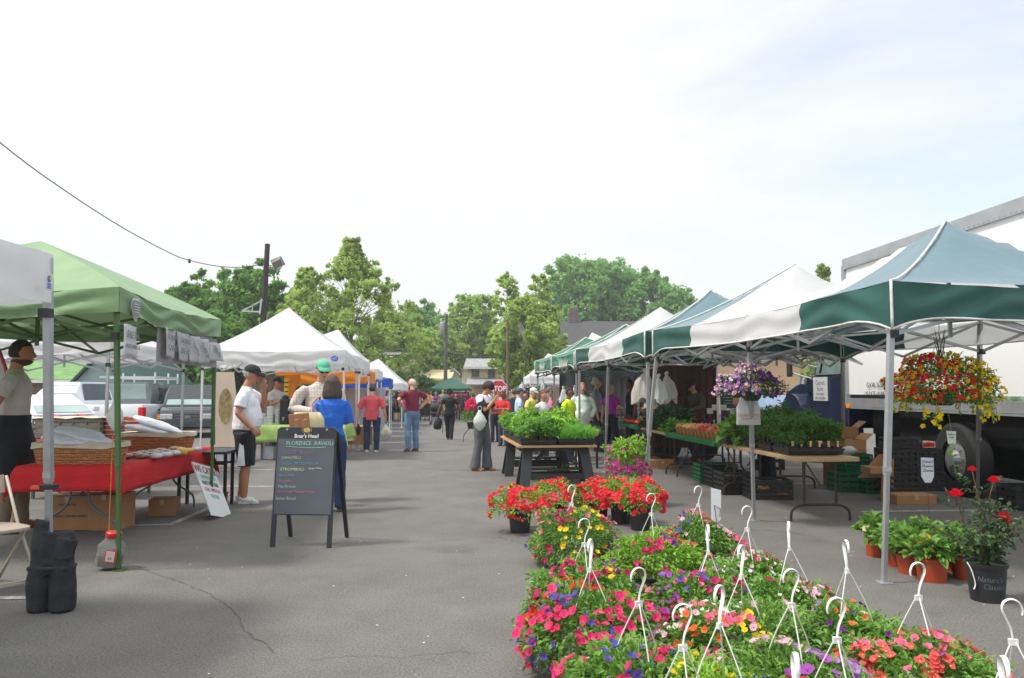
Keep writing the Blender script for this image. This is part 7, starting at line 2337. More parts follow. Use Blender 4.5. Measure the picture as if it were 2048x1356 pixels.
# menu rows: heights measured down the slate
rows = [("FLORENCE  RAVIOLI", .052, -.20, .985, (150, 214, 178), 1.0), ("CHEESE   RAVIOLI", .042, -.235, .895, (150, 104, 136), 1.0), ("CAVATELLI", .036, -.24, .845, (176, 196, 166), 1.1), ("FRESH  MOZZARELLA", .038, -.235, .79, (110, 148, 168), 1.0),
  ("STROMBOLI -", .038, -.245, .733, (204, 216, 160), 1.15), ("Bocconcini", .034, -.25, .677, (120, 160, 178), 1.0), ("Meatballs", .034, -.252, .622, (190, 112, 150), 1.0), ("Flat Breads", .038, -.256, .57, (140, 206, 170), 1.05),
  ("Homemade Marinara Sauce", .033, -.26, .52, (206, 104, 150), 1.0), ("Italian Bread", .038, -.272, .455, (184, 194, 186), 1.05)]
for s_, sz, x, z, rgb, sx in rows:
 chalk(s_, sz, x, z, rgb, sx)
chalk("Large / Med.", .026, .04, .745, (220, 222, 190), 1.0)
m = MB(); pts = [(-.20, .955), (-.1, .948), (.02, .942), (.12, .944), (.2, .95)]
m.tube([MA @ Vector((x, -.0165, z)) for x, z in pts], .0022, 5); m.build('chalk_line', mat('chalk_150_214_178', srgb(150, 214, 178), .9), ab)
# ---- coffee stall under the pointed tent
ct = folding_table('coffee table covered by the lime green cloth', -.98, .98, -.4, .4, .74, M_TABTOP, M_STEELG, (X_at(605, 17.3), 17.3, 0), style='straight', along='x')
lc = thing('tablecloth', 'lime green tablecloth on the coffee table', 'tablecloth', (X_at(605, 17.3), 17.3, 0))
drape('cloth', M_LIMECL, lc, -1.02, 1.02, -.42, .42, .745, (.36, .3, .3, .3), seed=8, wav=.06)
M_CUPW = mat('white_paper_cup', (.72, .72, .70), .6, .05)
CU = 'white cup stacks and canisters on the lime table'
for i, (px, w_, h_, lb) in enumerate(((518, .10, .22, 'short pale canister at the left end of the lime table'), (528, .12, .24, 'wide cream tub behind the cup stacks'), (542, .15, .40, 'tallest white cup tower on the lime table'), (557, .13, .34, 'white cup tower right of the tallest one'), (534, .10, .16, 'low white box of lids before the cup towers'))):
 t = thing('cup_stack', lb, 'cup stack', (X_at(px, 17.15 + .1 * (i % 2)), 17.15 + .1 * (i % 2), .752), group=CU)
 m = MB()
 n_ = 6
 for k_ in range(n_): m.lathe([(w_ / 2 * .93, k_ * h_ / n_), (w_ / 2, (k_ + .9) * h_ / n_)], n=14)
 m.build('cups', M_CUPW, t, smooth=True, auto=30)
for px, lb in ((572, 'left black coffee urn on the lime table'), (590, 'right black coffee urn on the lime table')):
 t = thing('coffee_urn', lb, 'urn', (X_at(px, 17.2), 17.2, .752), group='black coffee urns')
 m = MB(); m.box((0, 0, .28), (.19, .22, .56)); o = m.build('urn_body', M_BLACKPL, t); bevel(o, .03)
 m = MB(); m.lathe([(.07, .56), (.08, .6), (.03, .64)], n=14); m.build('lid', M_BLACKPL, t, smooth=True, auto=40)
 m = MB(); m.box((0, -.13, .14), (.05, .05, .05)); m.tube([(0, -.14, .14), (0, -.15, .08)], .012, 6); m.build('tap', M_CHROME, t)
# banner with a bread oval
c = P(448, 895, 16.3)
bn = thing('vertical_banner', 'tall cream banner with an oval bread picture beside the green tent leg', 'banner', (c.x, c.y, 0))
M_BEIGE = mat('beige_banner_vinyl', srgb(206, 188, 168), .7, .05, 2)
m = MB(); zt_, zb_ = Z_at(744, 16.3), Z_at(893, 16.3)
m.add([(-.18, 0, zb_), (.24, 0, zb_), (.26, 0, (zt_ + zb_) / 2), (.17, 0, zt_), (-.22, 0, zt_)], [(0, 1, 2, 3, 4)]); o = m.build('banner_sheet', M_BEIGE, bn, recalc=False); mod(o, 'SOLIDIFY', thickness=.008)
m = MB(); disc(m, Vector((.01, -.008, Z_at(812, 16.3))), .14, Matrix.Identity(3), 0, 24, sx=1.0, sz=2.6); m.build('bread_print', mat('bread_print', srgb(160, 112, 72), .7, .35, 10, var2=srgb(170, 160, 110)), bn, recalc=False)
m = MB(); m.bar((-.16, .03, 0), (-.16, .03, zb_ + .3), .02); m.bar((.2, .03, 0), (.2, .03, zb_ + .3), .02); m.bar((-.22, .02, zt_), (-.42, .02, zt_ + .22), .012); m.bar((.17, .02, zt_), (.34, .02, zt_ + .2), .012); m.build('stand', M_CHERRY, bn)
# totes
t = thing('storage_tote', 'dark grey lidded tote stacked on the white bin beside the banner', 'tote', (X_at(452, 16.6), 16.6, .36))
m = MB(); m.box((0, 0, .17), (.36, .4, .34), taper=.9); o = m.build('tote_body', mat('dark_grey_tote', srgb(78, 74, 72), .6), t); bevel(o, .02)
m = MB(); m.box((0, 0, .355), (.39, .43, .04)); o = m.build('lid', mat('dark_grey_tote', srgb(78, 74, 72), .6), t); bevel(o, .01)
m = MB(); m.box((0, 0, .40), (.40, .5, .03)); m.build('board', M_TABTOP, t)
t = thing('storage_tote', 'white plastic bin with faint writing under the dark grey tote', 'tote', (X_at(453, 16.6), 16.6, 0))
m = MB(); m.box((0, 0, .165), (.36, .4, .32), taper=.92); o = m.build('tote_body', mat('frosted_bin', srgb(196, 200, 206), .4), t); bevel(o, .02)
m = MB(); m.box((0, 0, .335), (.39, .43, .03)); m.build('lid', mat('frosted_bin', srgb(196, 200, 206), .4), t)
text('PASTA', .06, M_INKG, t, (.05, -.205, .17), (PI / 2, PI / 2, 0))
t = thing('storage_tote', 'white bin under the lime table behind the chalkboard', 'tote', (X_at(543, 17.2), 17.2, 0))
m = MB(); m.box((0, 0, .15), (.26, .35, .30), taper=.92); o = m.build('tote_body', mat('frosted_bin', srgb(196, 200, 206), .4), t); bevel(o, .02)
# orange shop backdrop behind the coffee stall
t = thing('orange_backdrop', 'orange and yellow display panel behind the coffee stall', 'display', (X_at(585, 20.6), 20.6, 0))
m = MB(); m.box((0, 0, 1.35), (.42, .04, 1.1), mi=0); m.box((-.14, -.025, 1.4), (.12, .01, .8), mi=1)
for k_ in range(6): m.box((-.14, -.034, 1.1 + .12 * k_), (.1, .008, .03), mi=2)
m.bar((-.18, 0, 0), (-.18, 0, .8), .04); m.bar((.18, 0, 0), (.18, 0, .8), .04)
m.build('panel', [M_ORANGE, mat('yellow_panel', srgb(240, 190, 30), .6), M_BLACKPL], t)
t = thing('brown_backdrop', 'brown wooden screen behind the bearded man at the coffee stall', 'screen', (X_at(545, 21.6), 21.6, 0))
m = MB(); m.box((0, 0, .95), (1.3, .05, 1.9))
for k_ in range(9): m.box((-.58 + .145 * k_, -.03, .95), (.02, .02, 1.88))
m.build('screen', mat('brown_boards', srgb(120, 100, 84), .8, .25, 5), t)
t = thing('side_curtain', 'pale grey tent side curtain behind the coral-topped woman', 'curtain', (X_at(740, 25), 25.0, gz(25)))
m = MB(); m.grid(lambda u, v: (-1.4 + 1.9 * u, .04 * math.sin(u * 40), 1.65 * v), 50, 4); m.build('cloth', mat('grey_side_curtain', srgb(170, 172, 178), .8, .06, 3), t, smooth=True, recalc=False)
# flower stand at the second white tent
t = folding_table('small wooden plank table with potted herbs beside the little girl', -.5, .45, -.3, .3, .62, M_TABTOP, M_TABEDGE, (X_at(712, 20.0), 20.2, gz(20)), style='straight', along='x')
m = MB(); m.box((0, -.3, .38), (.9, .02, .44)); m.build('front_panel', M_CARD, t)
# ---- bags carried
hb = thing('shoulder_bag', 'cream canvas and tan leather shoulder bag hanging behind the woman in blue', 'bag', limb_pt(p3, (.30, .20, 1.03)), rad(192))
m = MB(); m.loft([(0, 0, 0, .19, .07), (0, 0, .03, .21, .09), (0, 0, .16, .20, .09), (0, 0, .24, .15, .05)], 20, power=.6); o = m.build('bag_body', mat('cream_canvas', srgb(216, 200, 160), .8, .08, 6), hb, smooth=True, auto=60)
m = MB(); m.box((.09, .095, .13), (.24, .02, .20), ry=.1); m.box((.02, .11, .10), (.05, .02, .12)); m.box((.12, .11, .10), (.05, .02, .12)); o = m.build('flap', mat('tan_leather', srgb(178, 124, 84), .5, .15), hb); bevel(o, .008)
tp__ = limb_pt(p3, (.16, .06, 1.47)) - Vector(hb.location); tp__ = Matrix.Rotation(-rad(192), 3, 'Z') @ tp__
m = MB(); m.tube(bez([(-.14, 0, .2), tp__ * .55 + Vector((.02, .04, .1)), tp__, tp__ + Vector((0, -.12, -.04))], 6), .011, 6); m.build('strap', mat('tan_leather', srgb(178, 124, 84), .5, .15), hb, smooth=True)
wp = thing('plastic_bag', 'bulging white plastic bag between the checked shirt and the woman in blue', 'bag', Vector((X_at(612, 10.2), 10.2, Z_at(868, 10.2))))
m = MB(); m.ball((0, 0, .10), (.13, .11, .10), 18, 12); o = m.build('sack', M_PLAST, wp, smooth=True); mod(o, 'DISPLACE', texture=_cloth_tex, strength=.06, mid_level=.5)
def hang_bag(per, pt, label, w, h, m_, seed=0, **k):
 q = limb_pt(per, pt)
 return sack('shopping_bag', label, (q.x, q.y, q.z - h * 1.2), w, h, m_, seed=seed, **k)
sb = hang_bag(p5, (-.36, -.05, .80), 'white shopping bag with a yellow sun print carried by the woman in coral', .34, .40, M_PLAST, 4, neck=.12)
m = MB(); disc(m, Vector((.02, -.112, .22)), .05, Matrix.Identity(3), 0, 14); m.box((.02, -.114, .12), (.14, .003, .015), mi=1); m.build('print', [M_LOGOY, M_INKG], sb, recalc=False)
hang_bag(p5, (.36, -.04, .80), 'small black bag carried in the left hand of the woman in coral', .14, .3, M_BNYL, 5, neck=.3)
bk = limb_pt(p7, (.42, -.03, .80))
t = thing('backpack', 'black backpack dangling from the hand of the woman in black', 'backpack', (bk.x, bk.y, bk.z - .42), rad(15))
m = MB(); m.loft([(0, 0, 0, .08, .06), (0, 0, .04, .13, .08), (0, 0, .2, .13, .08), (.02, 0, .32, .09, .05), (.04, 0, .38, .03, .03)], 16, power=.7); m.build('pack', M_BNYL, t, smooth=True, auto=60)
m = MB(); m.tube(bez([(.1, 0, .34), (.17, 0, .1), (.16, 0, -.12)], 5), .012, 5); m.tube(bez([(.02, 0, .36), (.05, 0, .44)], 4), .01, 5); m.build('strap', M_BNYL, t, smooth=True)
q = limb_pt(p8, (-.30, -.17, 1.02))
sack('shopping_bag', 'white plastic shopping bag hanging from the forearm of the woman with the phone', (q.x - .02, q.y - .02, q.z - .22), .27, .38, M_PLAST, seed=9, neck=.15)
q = limb_pt(p8, (-.08, -.34, 1.50))
t = thing('phone', 'small silver phone in the raised hand of the woman in grey trousers', 'phone', q, rad(62))
m = MB(); m.box((0, 0, 0), (.065, .012, .11)); o = m.build('phone_body', mat('silver_phone', (.6, .62, .65), .25, metal=.5), t); bevel(o, .004)
q = limb_pt(p10, (.14, -.34, 1.10))
t = thing('cup', 'pink drink cup held by the woman in magenta', 'cup', q)
m = MB(); m.lathe([(.028, 0), (.04, .10), (.042, .11)], n=14); m.build('cup_body', mat('pink_cup', srgb(232, 120, 170), .5), t, smooth=True, auto=40)
# stroller
st = thing('stroller', 'black pushchair with a folded hood in the middle of the aisle', 'stroller', (X_at(873, 40), 40, gz(40)))
m = MB(); m.ball((0, 0, .85), (.34, .34, .26), 14, 10); m.box((0, -.05, .62), (.5, .5, .16), rx=.3); m.build('hood', M_BNYL, st, smooth=True)
m = MB()
for s_ in (-1, 1):
 m.tube([(s_ * .26, -.42, .12), (s_ * .26, .2, .75), (s_ * .26, .45, 1.0)], .018, 6); m.tube([(s_ * .26, .38, .12), (s_ * .26, -.2, .62)], .018, 6)
m.tube([(-.26, .45, 1.0), (.26, .45, 1.0)], .018, 6); m.box((0, 0, .28), (.42, .4, .14)); m.build('frame', M_CHERRY, st)
for s_ in (-1, 1):
 for y_ in (-.42, .38):
  m = MB(); m.tube([(s_ * .26 - .02, y_, .11), (s_ * .26 + .02, y_, .11)], .11, 14); m.build('wheel', M_TYRE, st)
# ------------------------------------------------------------------ near plants
def unit(a):
 return a / np.maximum(1e-9, np.linalg.norm(a, axis=1))[:, None]
def leaves_np(pos, out, size, rng, ratio=.5, droop=.3, fold=.25, jitter=.5):
 """ovate folded leaves: pos (n,3), out (n,3) growth direction; two quads each"""
 n = len(pos)
 d = unit(out + rng.normal(size=(n, 3)) * jitter + np.array([0, 0, -droop]))
 up_ = unit(np.tile(np.array([0, 0, 1.0]), (n, 1)) + rng.normal(size=(n, 3)) * .35)
 sd = unit(np.cross(d, up_)); nn_ = np.cross(sd, d)
 L = (size * (.6 + .8 * rng.random(n)))[:, None]; Wd_ = L * ratio
 b = pos; t = pos + d * L - nn_ * L * .12
 m1 = pos + d * L * .30; m2 = pos + d * L * .68 - nn_ * L * .03
 l1 = m1 + sd * Wd_ * .46 + nn_ * Wd_ * fold; l2 = m2 + sd * Wd_ * .38 + nn_ * Wd_ * fold
 r1 = m1 - sd * Wd_ * .46 + nn_ * Wd_ * fold; r2 = m2 - sd * Wd_ * .38 + nn_ * Wd_ * fold
 return np.stack([b, l1, l2, t, b, t, r2, r1], 1).reshape(-1, 3)
def flowers_np(pos, nrm, size, rng, petals=5, cup=.35, wide=1.0, ruff=.12):
 n = len(pos)
 nrm = unit(nrm + rng.normal(size=(n, 3)) * .3)
 t1 = unit(np.cross(nrm, rng.normal(size=(n, 3)))); t2 = np.cross(nrm, t1)
 r = (size * (.75 + .5 * rng.random(n)))[:, None]
 out = []
 for k_ in range(petals):
  a = 2 * PI * k_ / petals; h_ = PI / petals * wide
  def pt(ang, rad_, hgt):
   return pos + (t1 * math.cos(ang) + t2 * math.sin(ang)) * r * rad_ + nrm * r * hgt
  jr = 1 + rng.normal(size=(n, 1)) * ruff
  c = pos - nrm * r * .15
  l_ = pt(a - h_, .86, cup * .9); ti = pt(a, 1.0, cup); rt_ = pt(a + h_, .86, cup * .9)
  ti = pos + (ti - pos) * jr
  out.append(np.stack([c, l_, ti, rt_], 1))
 return np.concatenate(out, 1).reshape(-1, 3)
def eyes_np(pos, nrm, size, rng):
 n = len(pos); t1 = unit(np.cross(nrm, rng.normal(size=(n, 3)))); t2 = np.cross(nrm, t1)
 r = size; o = pos + nrm * size * .35
 return np.stack([o + t1 * r, o + t2 * r, o - t1 * r, o - t2 * r], 1).reshape(-1, 3)
def pmat(name, rgb, var=.14, tl=.35):
 return mat(name, srgb(*rgb), .55, var, 40, tl=tl, spec=.3)
PET = {'red': (222, 40, 34), 'coral': (240, 100, 100), 'hotpink': (234, 56, 116), 'pink': (236, 116, 152), 'palepink': (238, 190, 206), 'magenta': (196, 30, 96), 'purple': (122, 44, 150), 'violet': (104, 82, 170), 'blue': (72, 76, 176),
       'lilac': (186, 140, 204), 'white': (236, 234, 230), 'yellow': (244, 204, 30), 'orange': (236, 110, 50), 'azred': (238, 62, 76), 'azpink': (206, 84, 160), 'rose': (222, 20, 50), 'orchid': (176, 84, 184), 'cream': (240, 230, 190)}
EYE = {'hotpink': (110, 20, 60), 'purple': (50, 10, 70), 'violet': (40, 20, 90), 'palepink': (120, 40, 90), 'pink': (190, 40, 70), 'coral': (250, 200, 60), 'yellow': (190, 120, 20), 'orchid': (70, 16, 90), 'lilac': (90, 40, 120), 'cream': (80, 30, 50), 'magenta': (70, 8, 30), 'red': (120, 10, 14), 'white': (180, 190, 90), 'orange': (120, 40, 10)}
def gleaf(name, rgb, tl=.3):
 return mat(name, srgb(*rgb), .5, .3, 14, tl=tl, spec=.4, var2=tuple(min(1, c * 1.5) for c in srgb(*rgb)))
G_BASK = gleaf('basket_leaf_green', (116, 156, 70)); G_LIME = gleaf('fresh_leaf_green', (138, 178, 64)); G_DARK = gleaf('dark_leaf_green', (52, 84, 44)); G_TOM = gleaf('seedling_leaf_green', (88, 132, 58))
G_HERB = gleaf('herb_leaf_green', (112, 160, 70)); G_BASIL = gleaf('basil_leaf_green', (136, 182, 66)); G_STEM = mat('green_stem', srgb(110, 140, 60), .6, .2, 10)
M_HOOK = mat('white_hanger_plastic', (.74, .74, .72), .35, .03, 6)
M_POTW = mat('pale_basket_pot', srgb(200, 200, 192), .5, .06)
M_POTB = mat('black_nursery_pot', (.022, .022, .024), .45, .2, 6)
M_POTO = mat('orange_pot_plastic', srgb(172, 70, 38), .5, .08, 4)
M_SOIL = mat('dark_soil', (.03, .022, .016), .95, .3, 20)
def dome_dirs(n, rng, lo=-.25):
 z = lo + (1 - lo) * rng.random(n) ** .9
 a = rng.random(n) * 2 * PI
 s_ = np.sqrt(np.maximum(0, 1 - z * z))
 return np.stack([np.cos(a) * s_, np.sin(a) * s_, z], 1)
def rmod(d, seed, amp=.18):
 return 1 + amp * (np.sin(d[:, 0] * 4.1 + seed) * np.cos(d[:, 1] * 3.7 + seed * 1.7) + .6 * np.sin(d[:, 2] * 7 + d[:, 0] * 6 + seed * 2.3))
def bushy(t, R_, Hh, zc, leafm, nl, lsize, cols, seed, fsize=.03, petals=5, lo=-.25, ratio=.5, clump=True, cup=.35, amp=.18, sxy=(1, 1), nflow=None, eye=True, names=None, droop=.3):
 """foliage dome with blossoms. cols: list of (colour, count, (azimuth centre deg or None, spread))"""
 rng = np.random.default_rng(seed)
 sc_ = np.array([R_ * sxy[0], R_ * sxy[1], Hh])
 d = dome_dirs(nl, rng, lo)
 rad_ = (.35 + .65 * rng.random(nl) ** .45) * rmod(d, seed, amp)
 pos = d * rad_[:, None] * sc_ + np.array([0, 0, zc])
 ok = pos[:, 2] > .01
 v = leaves_np(pos[ok], d[ok], lsize, rng, ratio=ratio, droop=droop)
 np_mesh('foliage', v, 0, leafm, t)
 # twiggy shoots poking out
 ns = 26
 ds = dome_dirs(ns, rng, max(lo, -.1)); m = MB(); ps, os_ = [], []
 for k_ in range(ns):
  b0 = ds[k_] * .5 * sc_ + np.array([0, 0, zc]); e = ds[k_] * (1.08 + .16 * rng.random()) * sc_ + np.array([0, 0, zc])
  m.tube([b0, (b0 + e) / 2 + np.array([0, 0, .01]), e], [.0035, .003, .0015], 4, cap=False)
  for q in range(8):
   f = .5 + .5 * q / 8
   ps.append(b0 + (e - b0) * f); os_.append(ds[k_] + rng.normal(size=3) * .8)
 m.build('stems', G_STEM, t, recalc=False)
 v = leaves_np(np.array(ps), np.array(os_), lsize * .8, rng, ratio=ratio)
 np_mesh('shoot_leaves', v, 0, leafm, t)
 for ci, (c, cnt, az) in enumerate(cols):
  fd = dome_dirs(cnt * 4, rng, lo + .05)
  if az is not None:
   ang = np.degrees(np.arctan2(fd[:, 1], fd[:, 0]))
   df = np.abs((ang - az[0] + 180) % 360 - 180)
   keep = df < az[1]
   fd = fd[keep]
  if clump and len(fd) > 20:      # keep flowers in loose drifts
   k3 = np.sin(fd[:, 0] * 6 + seed * 3 + ci * 2.1) * np.cos(fd[:, 1] * 5 + ci) + .5 * np.sin(fd[:, 2] * 7 + ci * 1.3) + rng.normal(size=len(fd)) * .35
   fd = fd[np.argsort(-k3)]
  fd = fd[:cnt]
  if not len(fd): continue
  p_ = fd * (rmod(fd, seed, amp) * (1.0 + .07 * rng.random(len(fd))))[:, None] * sc_ + np.array([0, 0, zc])
  p_ = p_[p_[:, 2] > .02]; fd = fd[:len(p_)]
  nm = unit(fd * .8 + np.array([0, -.35, .35]))
  np_mesh(c.replace('az', 'azalea_') + '_blossoms', flowers_np(p_, nm, fsize * (1 if c not in ('blue', 'white') or petals != 5 else .8), rng, petals, cup), 0, pmat('petal_' + c, PET[c]), t)
  if eye and c in EYE:
   np_mesh('flower_eyes', eyes_np(p_, nm, fsize * .2, rng), 0, mat('eye_' + c, srgb(*EYE[c]), .6, .1), t)
def hanger(t, top, span, zb, rz=0.0, tilt=0.0, k=1.0):
 """white plastic hook with three stays going down to the rim"""
 h_ = MB()
 top = Vector(top)
 M_ = Matrix.Rotation(rz, 3, 'Z')
 hk_ = [(-.040, 0, -.055), (-.042, 0, -.035), (-.030, 0, -.010), (-.006, 0, 0), (.018, 0, -.012), (.024, 0, -.038), (.012, 0, -.070), (-.002, 0, -.105), (-.008, 0, -.150)]
 pts = [top + M_ @ (Vector(p) * k) for p in bez(hk_, 4)]
 n_ = len(pts)
 h_.tube(pts, [(.005 + .0045 * math.sin(PI * i / (n_ - 1) * .85), .0038) for i in range(n_)], 8, ref=M_ @ Vector((0, 1, 0)))
 jn = top + M_ @ (Vector((-.008, 0, -.15)) * k)
 h_.box(jn, (.030 * k, .014 * k, .022 * k), rz=rz)
 h_.build('hook', M_HOOK, t, smooth=True, auto=50)
 for j_ in range(3):
  a = rz + .4 + 2 * PI * j_ / 3
  e = Vector((math.cos(a) * span, math.sin(a) * span, zb))
  w_ = MB(); mid = jn.lerp(e, .5) + Vector((math.cos(a), math.sin(a), 0)) * .018
  w_.tube(bez([jn + Vector((math.cos(a), math.sin(a), 0)) * .01, mid, e], 5), .0032, 6)
  w_.build('stay', M_HOOK, t, smooth=True)
BK = 'flowering hanging baskets standing on the asphalt'
def basket(label, hx, hy, cols, R_=.33, hz=.66, leafm=None, seed=0, fsize=.028, nl=3800, lsize=.038, rz=0.0, Hh=.18, petals=5, Y=None, tilt=(0, 0), **kw):
 Y = Y or FOC * (HC - hz) / (hy - 780) * 1.0
 p_ = P(hx, hy, Y)
 t = thing('flower_basket', label, 'flower basket', (p_.x - tilt[0], p_.y - tilt[1], 0), group=BK)
 m = MB(); m.lathe([(.10, 0), (.15, .03), (.165, .14), (.17, .17), (.155, .17)], n=20); m.build('pot', M_POTW, t, smooth=True, auto=40)
 cols = [(c, int(n_ * {'violet': 1.0, 'blue': .9, 'purple': 1.3, 'yellow': 1.3}.get(c, 1.9)), az) for c, n_, az in cols]
 bushy(t, R_, Hh, .12, leafm or G_BASK, nl, lsize, cols, seed, fsize * .78, petals, **kw)
 hanger(t, (tilt[0], tilt[1], p_.z), .15, .17, rz, k=1.1)
 return t
EV = None
basket('magenta, blue and yellow basket farthest back on the left, touching the red azaleas', 1145, 970, [('violet', 12, (150, 60)), ('magenta', 40, None), ('yellow', 26, (-60, 60)), ('pink', 16, None)], seed=101, rz=.5, Hh=.33, R_=.36)
basket('basket of yellow daisies and deep red petunias in the second row on the left', 1171, 1037, [('magenta', 50, None), ('yellow', 40, (20, 110)), ('purple', 14, None)], seed=102, rz=.2, Hh=.27, R_=.36)
basket('basket with scarlet petunias on top and violet ones spilling left', 1181, 1078, [('red', 60, (110, 75)), ('violet', 34, (195, 60)), ('hotpink', 50, (-90, 90)), ('blue', 12, None)], seed=103, R_=.39, rz=1.2, fsize=.030, Hh=.27)
basket('fresh green basket with a few magenta and dark purple petunias', 1304, 987, [('hotpink', 20, (-60, 90)), ('purple', 26, None), ('magenta', 12, None)], leafm=G_LIME, seed=104, R_=.36, rz=.1, fsize=.032, Hh=.22)
basket('pink and violet basket farthest back on the right of the azaleas', 1398, 972, [('pink', 50, (40, 110)), ('violet', 36, (160, 70)), ('palepink', 24, None)], seed=105, R_=.36, rz=.3, Hh=.27)
basket('basket of purple and crimson petunias with its hanger leaning right, behind the white geraniums', 1415, 1050, [('magenta', 46, None), ('orchid', 26, (180, 70)), ('violet', 24, None), ('pink', 20, None)], seed=106, R_=.34, rz=1.5, tilt=(.05, .02), Hh=.26)
basket('pale pink and crimson verbena basket behind the white sign', 1496, 1012, [('palepink', 60, None), ('magenta', 34, (0, 90)), ('white', 20, None)], seed=107, R_=.34, fsize=.020, rz=.1)
basket('dark-leaved verbena basket with pink heads, right of the tent leg', 1577, 1043, [('magenta', 40, None), ('palepink', 44, (0, 90)), ('white', 20, None)], seed=108, R_=.33, fsize=.020, rz=1.3)
basket('basket of white geraniums and pink calibrachoa in the middle of the display', 1483, 1090, [('white', 60, (120, 70)), ('pink', 80, (190, 80)), ('orange', 26, (215, 30)), ('yellow', 30, (-100, 30)), ('palepink', 20, None)], seed=109, R_=.38, rz=.9, fsize=.026, Hh=.23)
basket('basket of blush petunias with dark throats, right of centre', 1585, 1138, [('palepink', 44, (60, 100)), ('lilac', 34, (10, 60)), ('orchid', 14, (-90, 50))], seed=110, R_=.36, rz=.1, fsize=.034)
basket('hot pink and blue petunia basket at the left front of the display', 1280, 1135, [('hotpink', 46, None), ('blue', 44, None), ('violet', 20, None)], seed=111, R_=.36, rz=.3, fsize=.034)
basket('large green basket in front with hot pink petunias and yellow daisies', 1369, 1208, [('hotpink', 40, None), ('yellow', 34, (-60, 80)), ('violet', 30, (60, 60)), ('magenta', 20, None)], seed=112, R_=.37, rz=.1, fsize=.032, nl=2800)
basket('small-flowered basket with cream and orange blooms behind the tall slim hanger', 1691, 1080, [('cream', 16, None), ('orange', 22, None), ('purple', 12, None), ('lilac', 24, (120, 60))], seed=113, R_=.34, rz=1.5, fsize=.022)
basket('basket of orchid purple petunias with speckled magenta heads', 1676, 1195, [('orchid', 22, (120, 80)), ('purple', 40, None), ('white', 36, (-60, 60)), ('magenta', 20, None)], seed=114, R_=.35, rz=.1, fsize=.034)
basket('round basket covered in coral pink calibrachoa at the front right', 1838, 1125, [('coral', 150, None), ('pink', 50, None), ('violet', 8, (-100, 40))], seed=115, R_=.36, rz=.1, fsize=.026)
basket('basket cut by the right edge with purple and pale yellow petunias', 2018, 1198, [('purple', 40, None), ('cream', 20, (180, 60)), ('red', 20, None)], seed=116, R_=.32, rz=2.9, fsize=.034)
basket('front basket of blue lobelia, purple and scarlet petunias cut by the lower edge', 1590, 1305, [('blue', 70, (150, 70)), ('purple', 40, None), ('red', 44, (20, 70)), ('white', 20, None)], seed=117, R_=.37, rz=1.4, fsize=.028)
basket('lowest basket at the right corner, mostly below the frame', 2006, 1312, [('violet', 40, None), ('orchid', 20, None), ('cream', 14, None)], seed=118, R_=.32, rz=1.3, fsize=.034)
basket('green and yellow basket between the white geraniums and the blue lobelia', 1440, 1170, [('yellow', 50, (100, 90)), ('blue', 60, (-60, 60)), ('magenta', 16, None)], seed=119, R_=.34, rz=.8, fsize=.026, leafm=G_LIME)
# ---- azaleas in black pots
AZ = 'potted azaleas in black nursery pots'
def nursery_pot(t, r, h, m_=None, rim=True, name='pot'):
 m = MB(); m.lathe([(r * .80, 0), (r * .97, h * .9), (r * 1.04, h * .905), (r * 1.06, h), (r * .98, h), (r * .95, h * .93)], n=26); m.build(name, m_ or M_POTB, t, smooth=True, auto=35)
 m = MB(); m.lathe([(r * .94, h * .9), (r * .94, h * .925)], n=20); m.build('soil', M_SOIL, t)
for (px, py, lb, R_, ph, sd, cols, lm) in [
 (1040, 1064, 'bright red azalea at the far left of the display', .33, .22, 201, [('azred', 240, None)], G_LIME),
 (1108, 1040, 'red azalea behind the first blue and yellow basket', .30, .20, 202, [('azred', 190, None)], G_LIME),
 (1196, 1040, 'red azalea between the two taller hangers', .31, .20, 203, [('azred', 200, None)], G_LIME),
 (1242, 1046, 'red azalea in the middle, just left of the rightmost one', .28, .24, 204, [('azred', 130, None)], G_LIME),
 (1281, 1059, 'rightmost red azalea with a tall black pot', .26, .26, 205, [('azred', 170, None)], G_LIME)]:
 q = G(px, py)
 t = thing('azalea', lb, 'azalea', q, group=AZ)
 nursery_pot(t, .125, ph)
 cols = [(c, int(n_ * 2.6), az) for c, n_, az in cols]
 bushy(t, R_, .19, ph + .06, lm, 900, .035, cols, sd, .021, 5, lo=-.6, cup=.5, eye=False, amp=.14)
q = G(1256, 1012)
t = thing('azalea', 'tall azalea with purple flowers below and bare green tips above', 'azalea', q, group=AZ)
nursery_pot(t, .13, .24)
bushy(t, .27, .22, .46, G_LIME, 900, .04, [('azpink', 520, None)], 206, .021, 5, lo=-.5, cup=.5, eye=False)
bushy(t, .24, .16, .70, G_LIME, 800, .045, [('azpink', 14, None)], 207, .020, 5, lo=-.2, cup=.5, eye=False, amp=.3)
